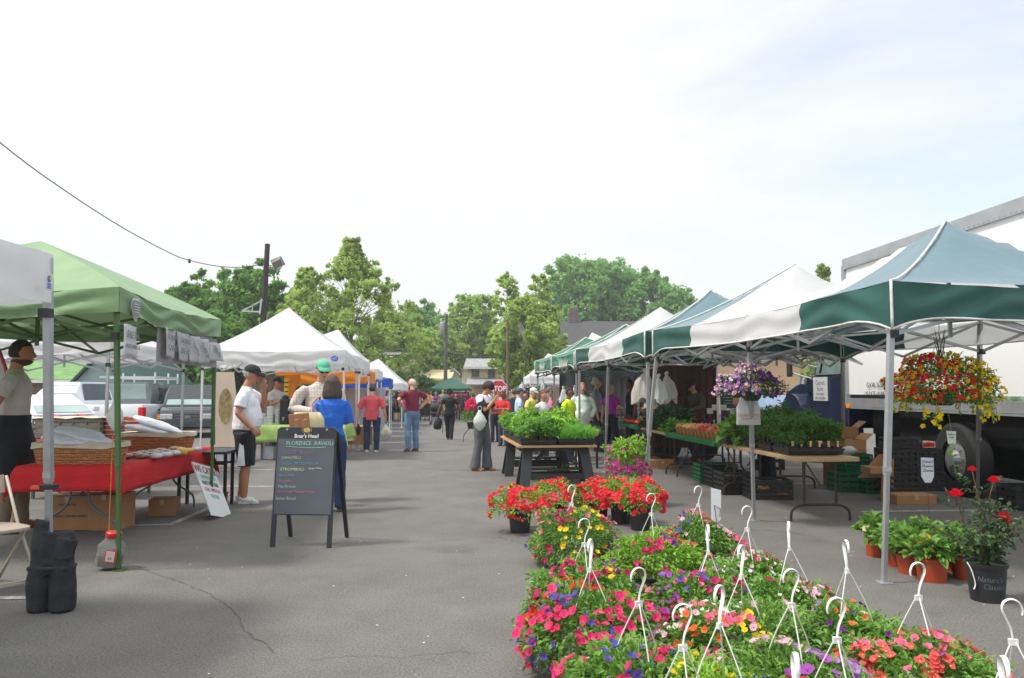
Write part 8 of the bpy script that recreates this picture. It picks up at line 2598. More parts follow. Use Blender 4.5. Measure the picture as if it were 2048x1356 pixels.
# ---- zinnias in orange pots
ZN = 'zinnia plants in orange pots'
for i, (px, py, w_, lb, cols) in enumerate([(1752, 1112, .19, 'zinnia in an orange pot, leftmost of the row', [('cream', 3, None)]), (1790, 1131, .20, 'zinnia with red blooms just right of the tent leg', [('orange', 4, None)]), (1820, 1146, .21, 'zinnia with one salmon flower, third from the left', [('orange', 5, None)]),
 (1864, 1161, .25, 'largest zinnia pot with a yellow bloom, at the front', [('yellow', 3, None), ('orange', 4, None)]), (1905, 1140, .20, 'zinnia pot tucked behind the largest one', [('orange', 4, None)]), (1930, 1156, .21, 'zinnia nearest the rose bush', [('yellow', 3, None)]), (1845, 1122, .2, 'zinnia at the back of the group behind the largest pot', [('orange', 5, None)])]):
 q = G(px, py)
 t = thing('zinnia_plant', lb, 'potted plant', q, group=ZN)
 nursery_pot(t, w_ / 2, .155 if i != 3 else .18, M_POTO)
 bushy(t, .125, .12, .20, G_BASK, 95, .085, cols, 301 + i, .032, 9, lo=-.1, ratio=.62, cup=.1, clump=False, droop=.05, eye=True)
# ---- rose bush
q = G(1975, 1200)
rb_ = thing('rose_bush', 'tall rose bush with red blooms in a black lettered pot', 'rose bush', q)
nursery_pot(rb_, .135, .27)
rng = np.random.default_rng(77); rr = random.Random(77)
m = MB(); lp, lo_ = [], []
heads = [(1944, 940), (1988, 962), (1911, 990), (2006, 1036), (2020, 1048)]
tips = [P(x, y, q.y + dy) - q for (x, y), dy in zip(heads, (0, .05, -.1, -.05, -.08))] + [Vector((rr.uniform(-.3, .3), rr.uniform(-.25, .25), rr.uniform(.45, .75))) for _ in range(9)]
for tp2 in tips:
 pts = bez([(rr.uniform(-.03, .03), rr.uniform(-.03, .03), .24), tp2 * .4 + Vector((rr.uniform(-.05, .05), 0, .18)), tp2], 5)
 m.tube(pts, [.007 - .004 * i / len(pts) for i in range(len(pts))], 5)
 for k_ in range(26):
  f = rr.uniform(.12, .93); i_ = int(f * (len(pts) - 1)); b0 = pts[i_].lerp(pts[min(i_ + 1, len(pts) - 1)], .5)
  d_ = Vector((rr.uniform(-1, 1), rr.uniform(-1, 1), rr.uniform(-.2, .8))).normalized()
  for q2 in range(4):
   lp.append(b0 + d_ * (.02 + .022 * q2)); lo_.append(d_ + Vector((rr.uniform(-1, 1), rr.uniform(-1, 1), rr.uniform(-.5, .5))) * .9)
m.build('canes', mat('rose_cane', srgb(110, 74, 50), .6, .3, 10), rb_, smooth=True)
np_mesh('foliage', leaves_np(np.array([tuple(v) for v in lp]), np.array([tuple(v) for v in lo_]), .034, rng, ratio=.62), 0, gleaf('rose_leaf_green', (72, 100, 62)), rb_)
for i, (tp2, s_) in enumerate(zip(tips[:5], (.030, .040, .048, .048, .034))):
 bm_ = MB()
 for ring_ in range(5):
  np_ = 5
  for k_ in range(np_):
   a = 2 * PI * k_ / np_ + ring_ * .7
   r0_, r1_ = s_ * (.12 + .1 * ring_), s_ * (.35 + .18 * ring_)
   hz_ = s_ * (.95 - .17 * ring_)
   w_ = 1.0
   def pp(an, r_, z): return tp2 + Vector((math.cos(an) * r_, math.sin(an) * r_, z))
   bm_.add([pp(a, r0_, -s_ * .2), pp(a - w_ * .6, r1_ * .85, hz_ * .5), pp(a - w_ * .4, r1_ * 1.02, hz_), pp(a, r1_ * 1.12, hz_ * .95), pp(a + w_ * .4, r1_ * 1.02, hz_), pp(a + w_ * .6, r1_ * .85, hz_ * .5)], [(0, 1, 2, 3), (0, 3, 4, 5)])
 bm_.build('rose_bloom', pmat('petal_rose', PET['rose'] if i < 4 else PET['hotpink']), rb_, smooth=True, recalc=False)
for s_, z_, sz in (("Nature's", .165, .052), ('Classics', .115, .052)):
 o = text(s_, sz, mat('grey_pot_print', srgb(104, 108, 114), .6), None, shear=.2, ext=.0004, sx=1.0)
 # wrap the print round the pot
 me = o.data
 for v in me.vertices:
  a = (v.co.x + (.02 if s_ == 'Classics' else -.01)) / .135; z = z_ + v.co.y
  r_ = .135 * (.80 + .17 * z / (.27 * .9)) + .0015 + (v.co.z > 0) * .0006
  v.co = (math.sin(a + .42) * -0 + math.sin(a - .30 + .02) * r_, -math.cos(a - .30 + .02) * r_, z)
 o.rotation_euler = (0, 0, 0); o.parent = rb_; o.location = (0, 0, 0)
m = MB(); m.tube(bez([(-.148, -.02, .27), (-.135, -.05, .22), (-.118, -.06, .13), (-.130, -.06, .09)], 5), [(.008, .003)] * 16, 6, ref=(0, 1, 0)); m.build('tag', M_HOOK, rb_, smooth=True)
# ---- hanging baskets under the tents
t_c = P(1882, 772, 6.95)
hb1 = thing('hanging_basket', 'huge hanging basket of red and yellow flowers under the nearest striped tent', 'hanging basket', (t_c.x, t_c.y, t_c.z - .15))
m = MB(); m.lathe([(.08, -.02), (.12, .02), (.14, .10), (.13, .12)], n=20); m.build('pot', M_POTB, hb1, smooth=True, auto=40)
bushy(hb1, .41, .28, .13, gleaf('calibrachoa_leaf_green', (112, 146, 56)), 5200, .030, [('coral', 60, (170, 60)), ('red', 130, (150, 62)), ('red', 150, (-112, 42)), ('yellow', 330, (-20, 62)), ('yellow', 110, (175, 40)), ('yellow', 60, (-110, 50))], 401, .018, 5, lo=-.85, clump=False, amp=.14)
rng = np.random.default_rng(402); m = MB(); lp, lo_, fp_ = [], [], []
for k_ in range(16):
 a = rng.random() * 2 * PI; r_ = .25 + .2 * rng.random(); L = .10 + .16 * rng.random()
 p0 = Vector((math.cos(a) * r_, math.sin(a) * r_, .05)); p1 = p0 + Vector((math.cos(a) * .05, math.sin(a) * .05, -L))
 m.tube([p0, p0.lerp(p1, .5) + Vector((math.cos(a) * .03, 0, 0)), p1], [.003, .002, .0015], 4)
 for q2 in range(14):
  f = q2 / 14; lp.append(tuple(p0.lerp(p1, f))); lo_.append(tuple(rng.normal(size=3)))
 for q2 in range(5): fp_.append(tuple(p0.lerp(p1, .3 + .7 * rng.random()) + Vector(rng.normal(size=3)) * .015))
m.build('trailing_stems', G_STEM, hb1, recalc=False)
np_mesh('trailing_leaves', leaves_np(np.array(lp), np.array(lo_), .035, rng), 0, G_LIME, hb1)
fp_ = np.array(fp_); np_mesh('yellow_blossoms', flowers_np(fp_, unit(fp_ + np.array([0, -.3, .2])), .02, rng), 0, pmat('petal_yellow', PET['yellow']), hb1)
m = MB()
for k_ in range(9): m.add([(-.006 + .02 * math.sin(k_), .0, .38), (.006 + .02 * math.sin(k_), 0, .38), (.06 * math.sin(k_ * 1.7) + .004, .04 * math.cos(k_), .62), (.07 * math.sin(k_ * 1.7), .04 * math.cos(k_), .66)], [(0, 1, 2, 3)])
m.build('spike_leaves', G_DARK, hb1, recalc=False)
m = MB()
for k_ in range(3):
 a = 2 * PI * k_ / 3 + .4
 m.tube([(math.cos(a) * .16, math.sin(a) * .16, .1), (.0, 0, .62)], .003, 5)
m.tube([(0, 0, .62), (0, 0, .70)], .004, 5); m.build('hanger', M_HOOK, hb1)
tg = thing('tag', 'small pale plant tag on a vine dangling below the red and yellow basket', 'plant tag', P(1903, 876, 6.6))
m = MB(); m.prism([(-.04, .06), (.04, .055), (.035, -.04), (.0, -.07), (-.03, -.045)], 0, .003, 'Y'); m.build('card', M_PAPER, tg)
text('Million', .022, M_INKG, tg, (0, -.003, .03)); text('Bells', .022, M_INKG, tg, (0, -.003, .005))
m = MB(); vp = bez([(0, 0, .06), (-.01, 0, .14), (-.02, 0, .22)], 4) ; m.tube(vp, .002, 4); vp2 = bez([(-.02, 0, -.05), (.0, 0, -.16), (.03, 0, -.30)], 4); m.tube(vp2, .003, 4); m.build('vine', G_STEM, tg)
np_mesh('vine_leaves', leaves_np(np.array([tuple(v) for v in vp2[::2]]), np.tile(np.array([[.5, -.5, 0.]]), (len(vp2[::2]), 1)), .06, rng, ratio=.8), 0, G_LIME, tg)
t_c = P(1503, 780, 8.8)
hb2 = thing('hanging_basket', 'hanging basket of purple and lilac verbena on the second tent leg', 'hanging basket', (t_c.x, t_c.y, t_c.z - .08))
m = MB(); m.lathe([(.07, -.04), (.10, 0), (.12, .06), (.11, .07)], n=20); m.build('pot', M_POTB, hb2, smooth=True, auto=40)
bushy(hb2, .34, .21, .10, G_DARK, 2300, .032, [('lilac', 110, (170, 80)), ('palepink', 90, (200, 70)), ('white', 40, (180, 90)), ('purple', 110, (-30, 90)), ('orchid', 30, (190, 50))], 411, .021, 5, lo=-.8, amp=.2)
m = MB()
for k_ in range(3):
 a = 2 * PI * k_ / 3 + .4
 m.tube([(math.cos(a) * .14, math.sin(a) * .14, .06), (-.05, 0, .45)], .003, 5)
m.build('hanger', M_HOOK, hb2)
# signs among the baskets
q = P(1432, 1010, 6.75)
t = thing('plant_sign', 'blank white card on a bent wire stake standing among the baskets', 'sign', (q.x, q.y, 0))
m = MB(); m.prism([(-.04, q.z + .145), (.045, q.z + .125), (.04, q.z - .12), (.0, q.z - .15), (-.04, q.z - .12)], 0, .004, 'Y'); m.build('card', mat('white_card', (.74, .74, .78), .7, .03), t)
m = MB(); m.tube([(0, -.004, .1), (.0, -.004, q.z - .13), (-.015, -.004, q.z + .0), (.035, -.004, q.z - .03), (.03, -.004, q.z - .10)], .003, 5); m.build('stake', M_DARKMET, t)
q = P(1855, 940, 7.3)
t = thing('plant_sign', 'white pointed card with blue handwriting on a thin stake above the zinnias', 'sign', (q.x, q.y, 0))
m = MB(); m.prism([(-.055, q.z + .115), (.06, q.z + .11), (.058, q.z - .06), (.03, q.z - .115), (-.025, q.z - .115), (-.058, q.z - .06)], 0, .004, 'Y'); m.build('card', mat('white_card', (.74, .74, .78), .7, .03), t)
M_BPEN = mat('blue_pen', srgb(60, 76, 150), .7)
for s_, z_ in (('Dwarf', .075), ('Flower', .035), ('Zinnia', -.005)): text(s_, .038, M_BPEN, t, (0, -.002, q.z + z_), shear=.3, ext=.0006)
m = MB(); m.tube([(0, .004, 0), (0, .004, q.z + .02)], .0022, 5); m.build('stake', M_DARKMET, t)
# ------------------------------------------------------------------ right-hand produce stalls
def rowx(y):      # aisle-side edge of the produce tables
 pts = [(8.9, 3.20), (11.7, 2.98), (13.9, 2.75), (18.4, 2.53)]
 for (a, xa), (b_, xb) in zip(pts[:-1], pts[1:]):
  if y <= b_: return xa + (xb - xa) * (y - a) / (b_ - a)
 return 2.53
PT = 'folding produce tables under the striped tents'
M_TURF = mat('green_turf_cloth', srgb(28, 116, 62), .95, .25, 40, .6, 150)
for (ya, yb, lb, st_) in ((8.9, 11.55, 'nearest tan folding table, carrying the tomato seedlings', 'arch'), (11.6, 13.9, 'second folding table with a green turf cloth edge and fruit baskets', 'wish'), (13.95, 16.2, 'third tan folding table heaped with leafy greens', 'arch'), (16.25, 18.5, 'farthest produce table with green cloth and a row of tomatoes', 'arch')):
 xa, xb = rowx(ya), rowx(yb)
 rz_ = math.atan2(-(xb - xa), yb - ya)
 L_ = math.hypot(xb - xa, yb - ya)
 t = folding_table(lb, 0, .74, 0, L_, .74, M_TABTOP, M_BROWNTUBE, (xa, ya, 0), rz_, st_, PT, thick=.05)
 if st_ == 'wish' or ya > 16:
  cl_ = thing('turf_cloth', 'fringed green turf cloth on the second produce table' if st_ == 'wish' else 'green turf cloth on the farthest produce table', 'cloth', (xa, ya, 0), rz_)
  drape('cloth', M_TURF, cl_, -.01, .75, -.01, L_ + .01, .742, (.07, .05, .05, .07), seed=4, wav=.02, nn=14)
tb2 = folding_table('inner folding table parallel to the produce row, behind the greens', 0, .74, 0, 4.4, .76, M_TABTOP, M_BROWNTUBE, (3.95, 11.9, 0), .08, 'arch', PT)
# seedling trays
def seedling_tray(label, loc, w, d, ht, leafm, seed, rz=0, group='seedling trays', size=.06, n=900, ratio=.35, style='bush', stems=40, h0=.09, droop=.2):
 t = thing('seedling_tray', label, 'plant tray', loc, rz, group)
 m = MB(); m.box((0, 0, .03), (w, d, .05), taper=.94); m.box((0, 0, .065), (w * 1.03, d * 1.03, .02))
 nx_, ny_ = max(2, int(w / .13)), max(2, int(d / .13))
 for i in range(nx_):
  for j in range(ny_):
   m.box((-w / 2 + w * (i + .5) / nx_, -d / 2 + d * (j + .5) / ny_, .075), (w / nx_ * .88, d / ny_ * .88, .06), taper=.85)
 m.build('tray', M_POTB, t)
 rng = np.random.default_rng(seed)
 if style == 'grass':
  N = n
  b0 = np.stack([(rng.random(N) - .5) * w, (rng.random(N) - .5) * d, np.full(N, .09)], 1)
  dr = unit(np.stack([rng.normal(size=N) * .45, rng.normal(size=N) * .45, np.ones(N)], 1))
  L = ht * (.6 + .5 * rng.random(N))[:, None]
  sd = unit(np.cross(dr, rng.normal(size=(N, 3)))) * .004
  mid = b0 + dr * L * .6; tip = b0 + dr * L + np.stack([dr[:, 0], dr[:, 1], -np.ones(N) * .25], 1) * L * .35
  v = np.concatenate([np.stack([b0 - sd, b0 + sd, mid + sd, mid - sd], 1), np.stack([mid - sd, mid + sd, tip + sd * .2, tip - sd * .2], 1)], 1).reshape(-1, 3)
  np_mesh('grassy_foliage', v, 0, leafm, t)
 else:
  m = MB(); ps, os_ = [], []
  for k_ in range(stems):
   x, y = (rng.random() - .5) * w * .94, (rng.random() - .5) * d * .94
   H_ = ht * (.55 + .35 * rng.random() + .25 * math.sin(x * 9 + seed) * math.cos(y * 7 + seed)); lx, ly = rng.normal() * .05, rng.normal() * .05
   m.tube([(x, y, .09), (x + lx * .5, y + ly * .5, .09 + H_ * .5), (x + lx, y + ly, .09 + H_)], [.0045, .0035, .002], 4, cap=False)
   q = n // stems
   f = .25 + .75 * rng.random(q) ** .7
   a = rng.random(q) * 2 * PI; rr_ = .07 * (1.15 - f * .5) * rng.random(q)
   ps.append(np.stack([x + lx * f + np.cos(a) * rr_, y + ly * f + np.sin(a) * rr_, .09 + H_ * f], 1)); os_.append(np.stack([np.cos(a), np.sin(a), .25 + 0 * a], 1))
  m.build('stems', G_STEM, t, recalc=False)
  np_mesh('foliage', leaves_np(np.concatenate(ps), np.concatenate(os_), size, rng, ratio=ratio, droop=droop), 0, leafm, t)
 return t
TS = 'trays of dark green tomato seedlings'
seedling_tray('front tray of tomato seedlings on the tan table', (3.52, 9.42, .745), .66, .5, .36, G_TOM, 501, .03, TS, .055, 3800, stems=44)
seedling_tray('second tray of tomato seedlings, behind the front one', (3.50, 9.98, .745), .66, .5, .40, G_TOM, 502, .03, TS, .055, 3800, stems=44)
seedling_tray('taller tray of tomato seedlings at the back of the tan table', (3.46, 10.55, .745), .64, .5, .46, G_TOM, 503, .03, TS, .058, 3600, stems=40)
seedling_tray('seedling tray with broad pale leaves beside the tomato plants', (3.20, 11.15, .745), .5, .5, .30, G_LIME, 504, .03, TS, .09, 900, ratio=.6, stems=24)
# small cards in the front tray
for i in range(6):
 m = MB(); m.prism([(-.012, 0), (.012, 0), (.014, .07), (-.014, .07)], 0, .002, 'Y')
 o = m.build('plant_label', mat('pale_wood_label', srgb(226, 190, 140), .6, .1), None); o.location = (3.26 + .105 * i, 9.18, .84)
 tag(o, 'slim plant label in the front seedling tray, number-free strip %s' % ['at its left corner', 'second from its left corner', 'left of its middle', 'right of its middle', 'second from its right corner', 'at its right corner'][i], 'plant label', 'plant labels in the front seedling tray')
# squash plant sprawling over the table edge
t = thing('squash_plant', 'squash plant with broad yellow-green leaves spilling over the table edge', 'plant', (3.38, 10.95, .745))
rng = np.random.default_rng(520)
pp_ = np.stack([(rng.random(60) - .6) * .7, (rng.random(60) - .5) * .9, rng.random(60) * .30 - .08 * (rng.random(60) > .6)], 1)
np_mesh('foliage', leaves_np(pp_, rng.normal(size=(60, 3)) + np.array([-.6, -.6, .1]), .16, rng, ratio=.85, droop=.6), 0, G_HERB, t)
m = MB()
for k_ in range(8): m.tube([(.05, 0, 0), (-.15 - .05 * k_ % 3, -.3 + .1 * k_, .16), (-.32, -.35 + .1 * k_, -.02)], .005, 5)
m.build('stems', G_STEM, t, recalc=False)
# fruit baskets
M_SPLINT = mat('splint_wood', srgb(170, 112, 70), .7, .2, 20)
FRM = {'peach': mat('peach_skin', srgb(244, 196, 124), .5, .2, 12, var2=srgb(226, 120, 70)), 'tomato': mat('tomato_skin', srgb(206, 48, 34), .25, .1, 8), 'yellow': mat('yellow_tomato_skin', srgb(240, 196, 110), .3, .12, 8), 'potato': mat('potato_skin', srgb(186, 140, 96), .8, .15, 14), 'beet': mat('beet_skin', srgb(92, 28, 48), .6, .2, 12)}
FB = 'splint baskets of fruit on the produce tables'
def fruit_basket(label, loc, fm, seed):
 t = thing('fruit_basket', label, 'basket', loc, group=FB)
 m = MB(); m.loft([(0, 0, 0, .055, .055), (0, 0, .10, .078, .078), (0, 0, .105, .082, .082), (0, 0, .12, .082, .082)], 16, power=.6); m.build('splint_body', M_SPLINT, t)
 rr = random.Random(seed)
 for k_ in range(7):
  a = k_ * 2 * PI / 6
  q = MB(); r_ = rr.uniform(.030, .036)
  q.ball((0 if k_ == 6 else math.cos(a) * .045, 0 if k_ == 6 else math.sin(a) * .045, .13 + (.035 if k_ == 6 else rr.uniform(0, .012))), (r_, r_, r_ * .88), 10, 7)
  q.build('fruit', fm, t, smooth=True)
 return t
kinds = ['potato', 'potato', 'yellow', 'yellow', 'peach', 'peach', 'tomato', 'tomato', 'peach', 'tomato', 'tomato', 'beet']
adj = {'potato': 'tan potatoes', 'yellow': 'yellow tomatoes', 'peach': 'peaches', 'tomato': 'red tomatoes', 'beet': 'dark beets'}
y_ = 13.75
i = 0
pos_w = ['farthest', 'second farthest', 'third from the far end', 'fourth from the far end', 'fifth from the far end', 'sixth from the far end', 'sixth from the near end', 'fifth from the near end', 'fourth from the near end', 'third from the near end', 'second nearest', 'nearest']
for r_ in range(12):
 yy = 13.55 - r_ * .185
 for c_ in range(3):
  k = kinds[max(0, min(11, r_ + (c_ % 2) - (c_ == 2)))]
  fruit_basket('splint basket of %s, %s in the %s' % (adj[k], pos_w[r_], ['aisle-side row', 'middle row', 'inner row'][c_]), (rowx(yy) + .10 + c_ * .19, yy, .752), FRM[k], r_ * 3 + c_)
# greens: heaps of chard, kohlrabi, beets
def heap(name, label, loc, w, d, h, leafm, size, n, seed, ratio=.5, rz=0, cat='greens', group='heaps of leafy greens'):
 t = thing(name, label, cat, loc, rz, group)
 rng = np.random.default_rng(seed)
 dd = dome_dirs(n, rng, 0.0); r_ = .3 + .7 * rng.random(n) ** .5
 pos = dd * (r_ * rmod(dd, seed, .25))[:, None] * np.array([w / 2, d / 2, h])
 np_mesh('leaf_heap', leaves_np(pos, dd + rng.normal(size=(n, 3)) * .6, size, rng, ratio=ratio, droop=.1), 0, leafm, t)
 m = MB(); m.loft([(0, 0, 0, w * .42, d * .42), (0, 0, h * .4, w * .3, d * .3), (0, 0, h * .55, w * .1, d * .1)], 14); m.build('stalks', G_DARK, t)
 return t
heap('greens_heap', 'large heap of dark chard at the middle of the third table', (rowx(15.0) + .40, 15.0, .745), .75, 1.5, .36, G_DARK, .13, 1500, 531)
heap('greens_heap', 'bright lettuce heap at the near end of the third table', (rowx(14.2) + .30, 14.15, .745), .6, .6, .20, G_HERB, .09, 600, 532)
heap('greens_heap', 'dark kale heap at the far end of the third table', (rowx(16.0) + .35, 16.0, .745), .7, .8, .28, G_DARK, .11, 800, 533)
heap('greens_heap', 'heap of purple-stemmed beets between the greens and the potatoes', (rowx(13.9) + .55, 13.75, .745), .4, .5, .26, gleaf('beet_leaf', (104, 44, 62)), .08, 500, 534)
heap('greens_heap', 'green herbs heaped on the inner table beside the vendor', (4.3, 12.9, .76), .7, 1.6, .24, G_DARK, .09, 1200, 535)
heap('greens_heap', 'low spread of dark spinach on the inner table', (4.25, 14.6, .76), .7, 1.4, .18, G_DARK, .08, 900, 536)
TMR = 'row of tomatoes on the farthest green cloth'
m0 = None
for r_ in range(2):
 for i in range(14):
  yy = 16.45 + i * .14
  if m0 is None:
   m = MB(); m.ball((0, 0, .05), (.055, .055, .048), 12, 8); m0 = m.build('tomato', FRM['tomato'], None, smooth=True); o = m0
  else:
   o = m0.copy(); C.objects.link(o)
  o.location = (rowx(yy) + .10 + r_ * .12, yy, .752)
  tag(o, 'red tomato in the row on the farthest green cloth', 'tomato', TMR)
# jars
jt_ = folding_table('long white-topped table carrying the jam jars', -.2, 2.1, -.35, .35, .80, mat('white_tabletop', (.6, .6, .58), .5, .05), M_BROWNTUBE, (2.12, 20.0, gz(20)), .0, 'straight', None, along='x')
sh = thing('shelf', 'tan raised shelf behind the front row of jam jars', 'shelf', (2.12, 20.17, gz(20) + .80))
m = MB(); m.box((.95, .05, .20), (2.25, .16, .02)); m.box((-.1, .05, .095), (.02, .14, .18)); m.box((2.0, .05, .095), (.02, .14, .18)); m.build('board', M_TABTOP, sh)
M_JAM = mat('amber_jam', srgb(196, 120, 60), .2, .3, 3, spec=.7); M_JLAB = mat('cream_jar_label', srgb(226, 206, 160), .7, .06); M_JLID = mat('dark_jar_lid', (.05, .04, .035), .4)
jar0 = thing('jam_jar', 'small labelled jam jar', 'jar', (0, 0, 0), group='jam jars in two tiers on the white table')
m = MB(); m.lathe([(.034, 0), (.040, .01), (.040, .085), (.034, .098)], n=12); m.build('jar_body', M_JAM, jar0, smooth=True, auto=40)
m = MB(); m.lathe([(.0405, .03), (.0415, .031), (.0415, .072), (.0405, .073)], n=12); m.build('label', M_JLAB, jar0, smooth=True, auto=40)
m = MB(); m.lathe([(.037, .098), (.038, .118), (.036, .122)], n=12); m.build('lid', M_JLID, jar0, smooth=True, auto=40)
first = True
for tier in range(2):
 for i in range(19):
  if tier == 1 and i in (8, 9): continue
  loc = (2.02 + i * .108, 19.77 + tier * .44, gz(20) + .80 + tier * .215)
  lb = 'labelled jam jar with a dark lid on the %s' % ('front tier of the white table' if tier == 0 else 'raised shelf behind the front jars')
  if first: jar0.location = loc; jar0['label'] = lb; first = False
  else: dup(jar0, loc, 0, lb)
# hanging bundles of shopping bags
def bundle(label, px, y0, y1, w_, Y, m_, seed, name='bag_bundle'):
 c = P(px, y0, Y); h = (y1 - y0) / FOC * Y; w = w_ / FOC * Y
 t = thing(name, label, 'bag bundle', (c.x, Y, c.z), group='bundles of carrier bags hanging under the tents')
 rng_ = random.Random(seed); N = 28
 m = MB(); secs = [(0, .08), (.07, .30), (.14, .14), (.26, .42), (.4, .66), (.75, .84), (1.0, 1.0)]
 vs = []
 for q, k_ in secs:
  for j in range(N):
   a = 2 * PI * j / N
   pl = 1 + (.22 * math.sin(a * 5 + seed + q * 2) + .20 * math.sin(a * 9 + seed * 2)) * min(1, q * 2)
   vs.append((math.cos(a) * w / 2 * k_ * pl + .09 * w * math.sin(q * 6 + seed), math.sin(a) * w / 4 * k_ * pl, -q * h + (.11 * h * math.sin(a * 3 + seed) if q == 1.0 else 0)))
 fs = []
 for i in range(len(secs) - 1):
  for j in range(N):
   a, b_ = i * N + j, i * N + (j + 1) % N
   fs.append((a, b_, b_ + N, a + N))
 fs.append(tuple((len(secs) - 1) * N + j for j in range(N)))
 m.add(vs, fs); m.build('bags', m_, t, smooth=True, auto=70)
 m = MB(); m.tube([(0, 0, 0), (0, 0, .35)], .004, 4); m.build('cord', M_WIRE, t)
M_OFFW = mat('unbleached_bag', srgb(206, 202, 190), .6, .06, 8, tl=.25)
bundle('cream bag bundle, the left one behind the paired tent legs', 1287, 736, 802, 44, 12.4, M_OFFW, 1)
bundle('shorter cream bag bundle hanging below between the paired legs', 1300, 788, 815, 24, 12.6, M_OFFW, 2)
bundle('bright white bag bundle right of the paired tent legs', 1318, 747, 803, 28, 12.0, M_PLAST, 3)
bundle('wide cream bag bundle, rightmost of the four', 1336, 742, 802, 34, 12.3, M_OFFW, 4)
bundle('thin white bag bundle hanging from the farther green tent', 1127, 772, 802, 16, 17.2, M_PLAST, 5)
bundle('bag bundle with pink print at the plain green tent corner', 1086, 762, 780, 12, 20.6, M_PLAST, 6)
bundle('clear bag bundle at the white tent by the stop sign', 1043, 764, 780, 11, 27.5, M_PLAST, 7)
bundle('pale bag bundle hanging just left of the mint jacket', 1148, 770, 800, 11, 16.9, M_PLAST, 8)
bundle('small pale bag bundle in the shade above the grey-haired stallholder', 1190, 750, 768, 14, 17.6, M_OFFW, 10)
# white carrier with red print on the second tent leg
q = P(1497, 850, 8.85)
t = thing('plastic_bag', 'white carrier bag with faded red print on the second tent leg', 'bag', (q.x, q.y, q.z))
m = MB(); m.loft([(0, 0, 0, .13, .03), (0, 0, .01, .135, .045), (0, 0, .20, .13, .04), (0, 0, .26, .10, .03), (-.05, 0, .33, .03, .02)], 20, power=.6); o = m.build('sack', M_PLAST, t, smooth=True, auto=70)
text('THANK YOU', .045, mat('faded_red_print', srgb(206, 140, 140), .7), t, (.0, -.05, .11)); text('PLEASE RECYCLE', .022, mat('faded_red_print', srgb(206, 140, 140), .7), t, (0, -.05, .07))
# hanging scale / small price cards near the vendor
for i, (px, py) in enumerate([(1430, 815), (1447, 815), (1420, 822), (1466, 822)]):
 c = P(px, py, 12.6 + .1 * i)
 t = thing('price_card', 'small white price card on a stick, %s among the herbs' % ['left one of the close pair', 'right one of the close pair', 'lowest on the left', 'rightmost'][i], 'price card', (c.x, c.y, .76), group='price cards among the greens')
 m = MB(); m.box((0, 0, c.z - .76), (.10, .004, .09)); m.build('card', M_PAPER, t)
 m = MB(); m.tube([(0, .004, 0), (0, .004, c.z - .76)], .003, 4); m.build('stick', M_WIRE, t)
# backdrop: brown trailer side and black menu boards, dark tarps
t = thing('market_trailer', 'dark red-brown market trailer wall behind the produce vendor', 'trailer', (X_at(1372, 16.8), 16.8, 0))
m = MB(); m.box((0, .6, 1.15), (1.35, 1.2, 1.75))
for k_ in range(9): m.box((-.6 + .15 * k_, -.012, 1.15), (.02, .03, 1.7))
m.build('trailer_body', mat('red_brown_panels', srgb(78, 48, 42), .8, .25, 3), t)
m = MB(); m.box((.66, -.03, 1.2), (.05, .05, 1.6)); m.build('corner_trim', M_WHITETRIM, t)
for s_ in (-1, 1):
 m = MB(); m.tube([(s_ * .4, .1, .3), (s_ * .4, .3, .3)], .3, 18); m.build('wheel', M_TYRE, t)
t = thing('menu_board', 'black menu board with faint writing right of the trailer wall', 'menu board', (X_at(1461, 15.5), 15.5, 0))
m = MB(); m.box((0, 0, 1.45), (.42, .03, .62)); m.box((0, 0, .85), (.40, .03, .5)); m.bar((-.18, .02, 0), (-.18, .02, 1.2), .03); m.bar((.18, .02, 0), (.18, .02, 1.2), .03); m.build('board', M_FRAMEB, t)
for k_ in range(7):
 pass
m = MB()
rr = random.Random(8)
for k_ in range(9): m.box((rr.uniform(-.05, .05), -.018, 1.68 - .055 * k_), (rr.uniform(.16, .3), .004, .012))
m.build('chalk_lines', mat('faint_chalk', (.3, .3, .3), .9), t)
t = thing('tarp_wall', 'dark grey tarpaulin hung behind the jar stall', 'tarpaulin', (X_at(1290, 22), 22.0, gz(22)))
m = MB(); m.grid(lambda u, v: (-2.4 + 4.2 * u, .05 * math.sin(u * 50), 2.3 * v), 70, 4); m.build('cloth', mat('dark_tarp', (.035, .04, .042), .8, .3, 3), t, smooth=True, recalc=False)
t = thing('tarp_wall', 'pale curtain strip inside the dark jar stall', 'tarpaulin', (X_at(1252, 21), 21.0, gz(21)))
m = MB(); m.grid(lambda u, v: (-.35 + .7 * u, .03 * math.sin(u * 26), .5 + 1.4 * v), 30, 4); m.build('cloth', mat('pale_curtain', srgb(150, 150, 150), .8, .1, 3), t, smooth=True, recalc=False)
# ---- crates and boxes
M_GRC = mat('green_crate_plastic', srgb(22, 104, 70), .5, .1, 5); M_BLC = mat('black_crate_plastic', (.02, .02, .022), .5, .2, 8)
GC_ = 'green plastic crates'; BC_ = 'black plastic crates'
def at(px, py): return G(px, py)
q = at(1437, 966); vented_crate('long green crate under the second produce table', (q.x, q.y + .2, 0), .62, .42, .30, 4, M_GRC, None, .05, GC_, cols=5)
q = at(1545, 1000); vented_crate('nearest black crate under the tan table, with gold printing', (q.x, q.y + .2, 0), .58, .42, .27, 4, M_BLC, M_DARKIN, -.04, BC_, cols=5)
o = [x for x in bpy.data.objects if x.get('label') == 'nearest black crate under the tan table, with gold printing'][0]
text('Mush', .07, mat('gold_print', srgb(200, 160, 60), .5), o, (-.12, -.214, .17), shear=.2)
text('rooms', .055, mat('orange_print', srgb(190, 96, 50), .5), o, (.13, -.214, .09), shear=.2)
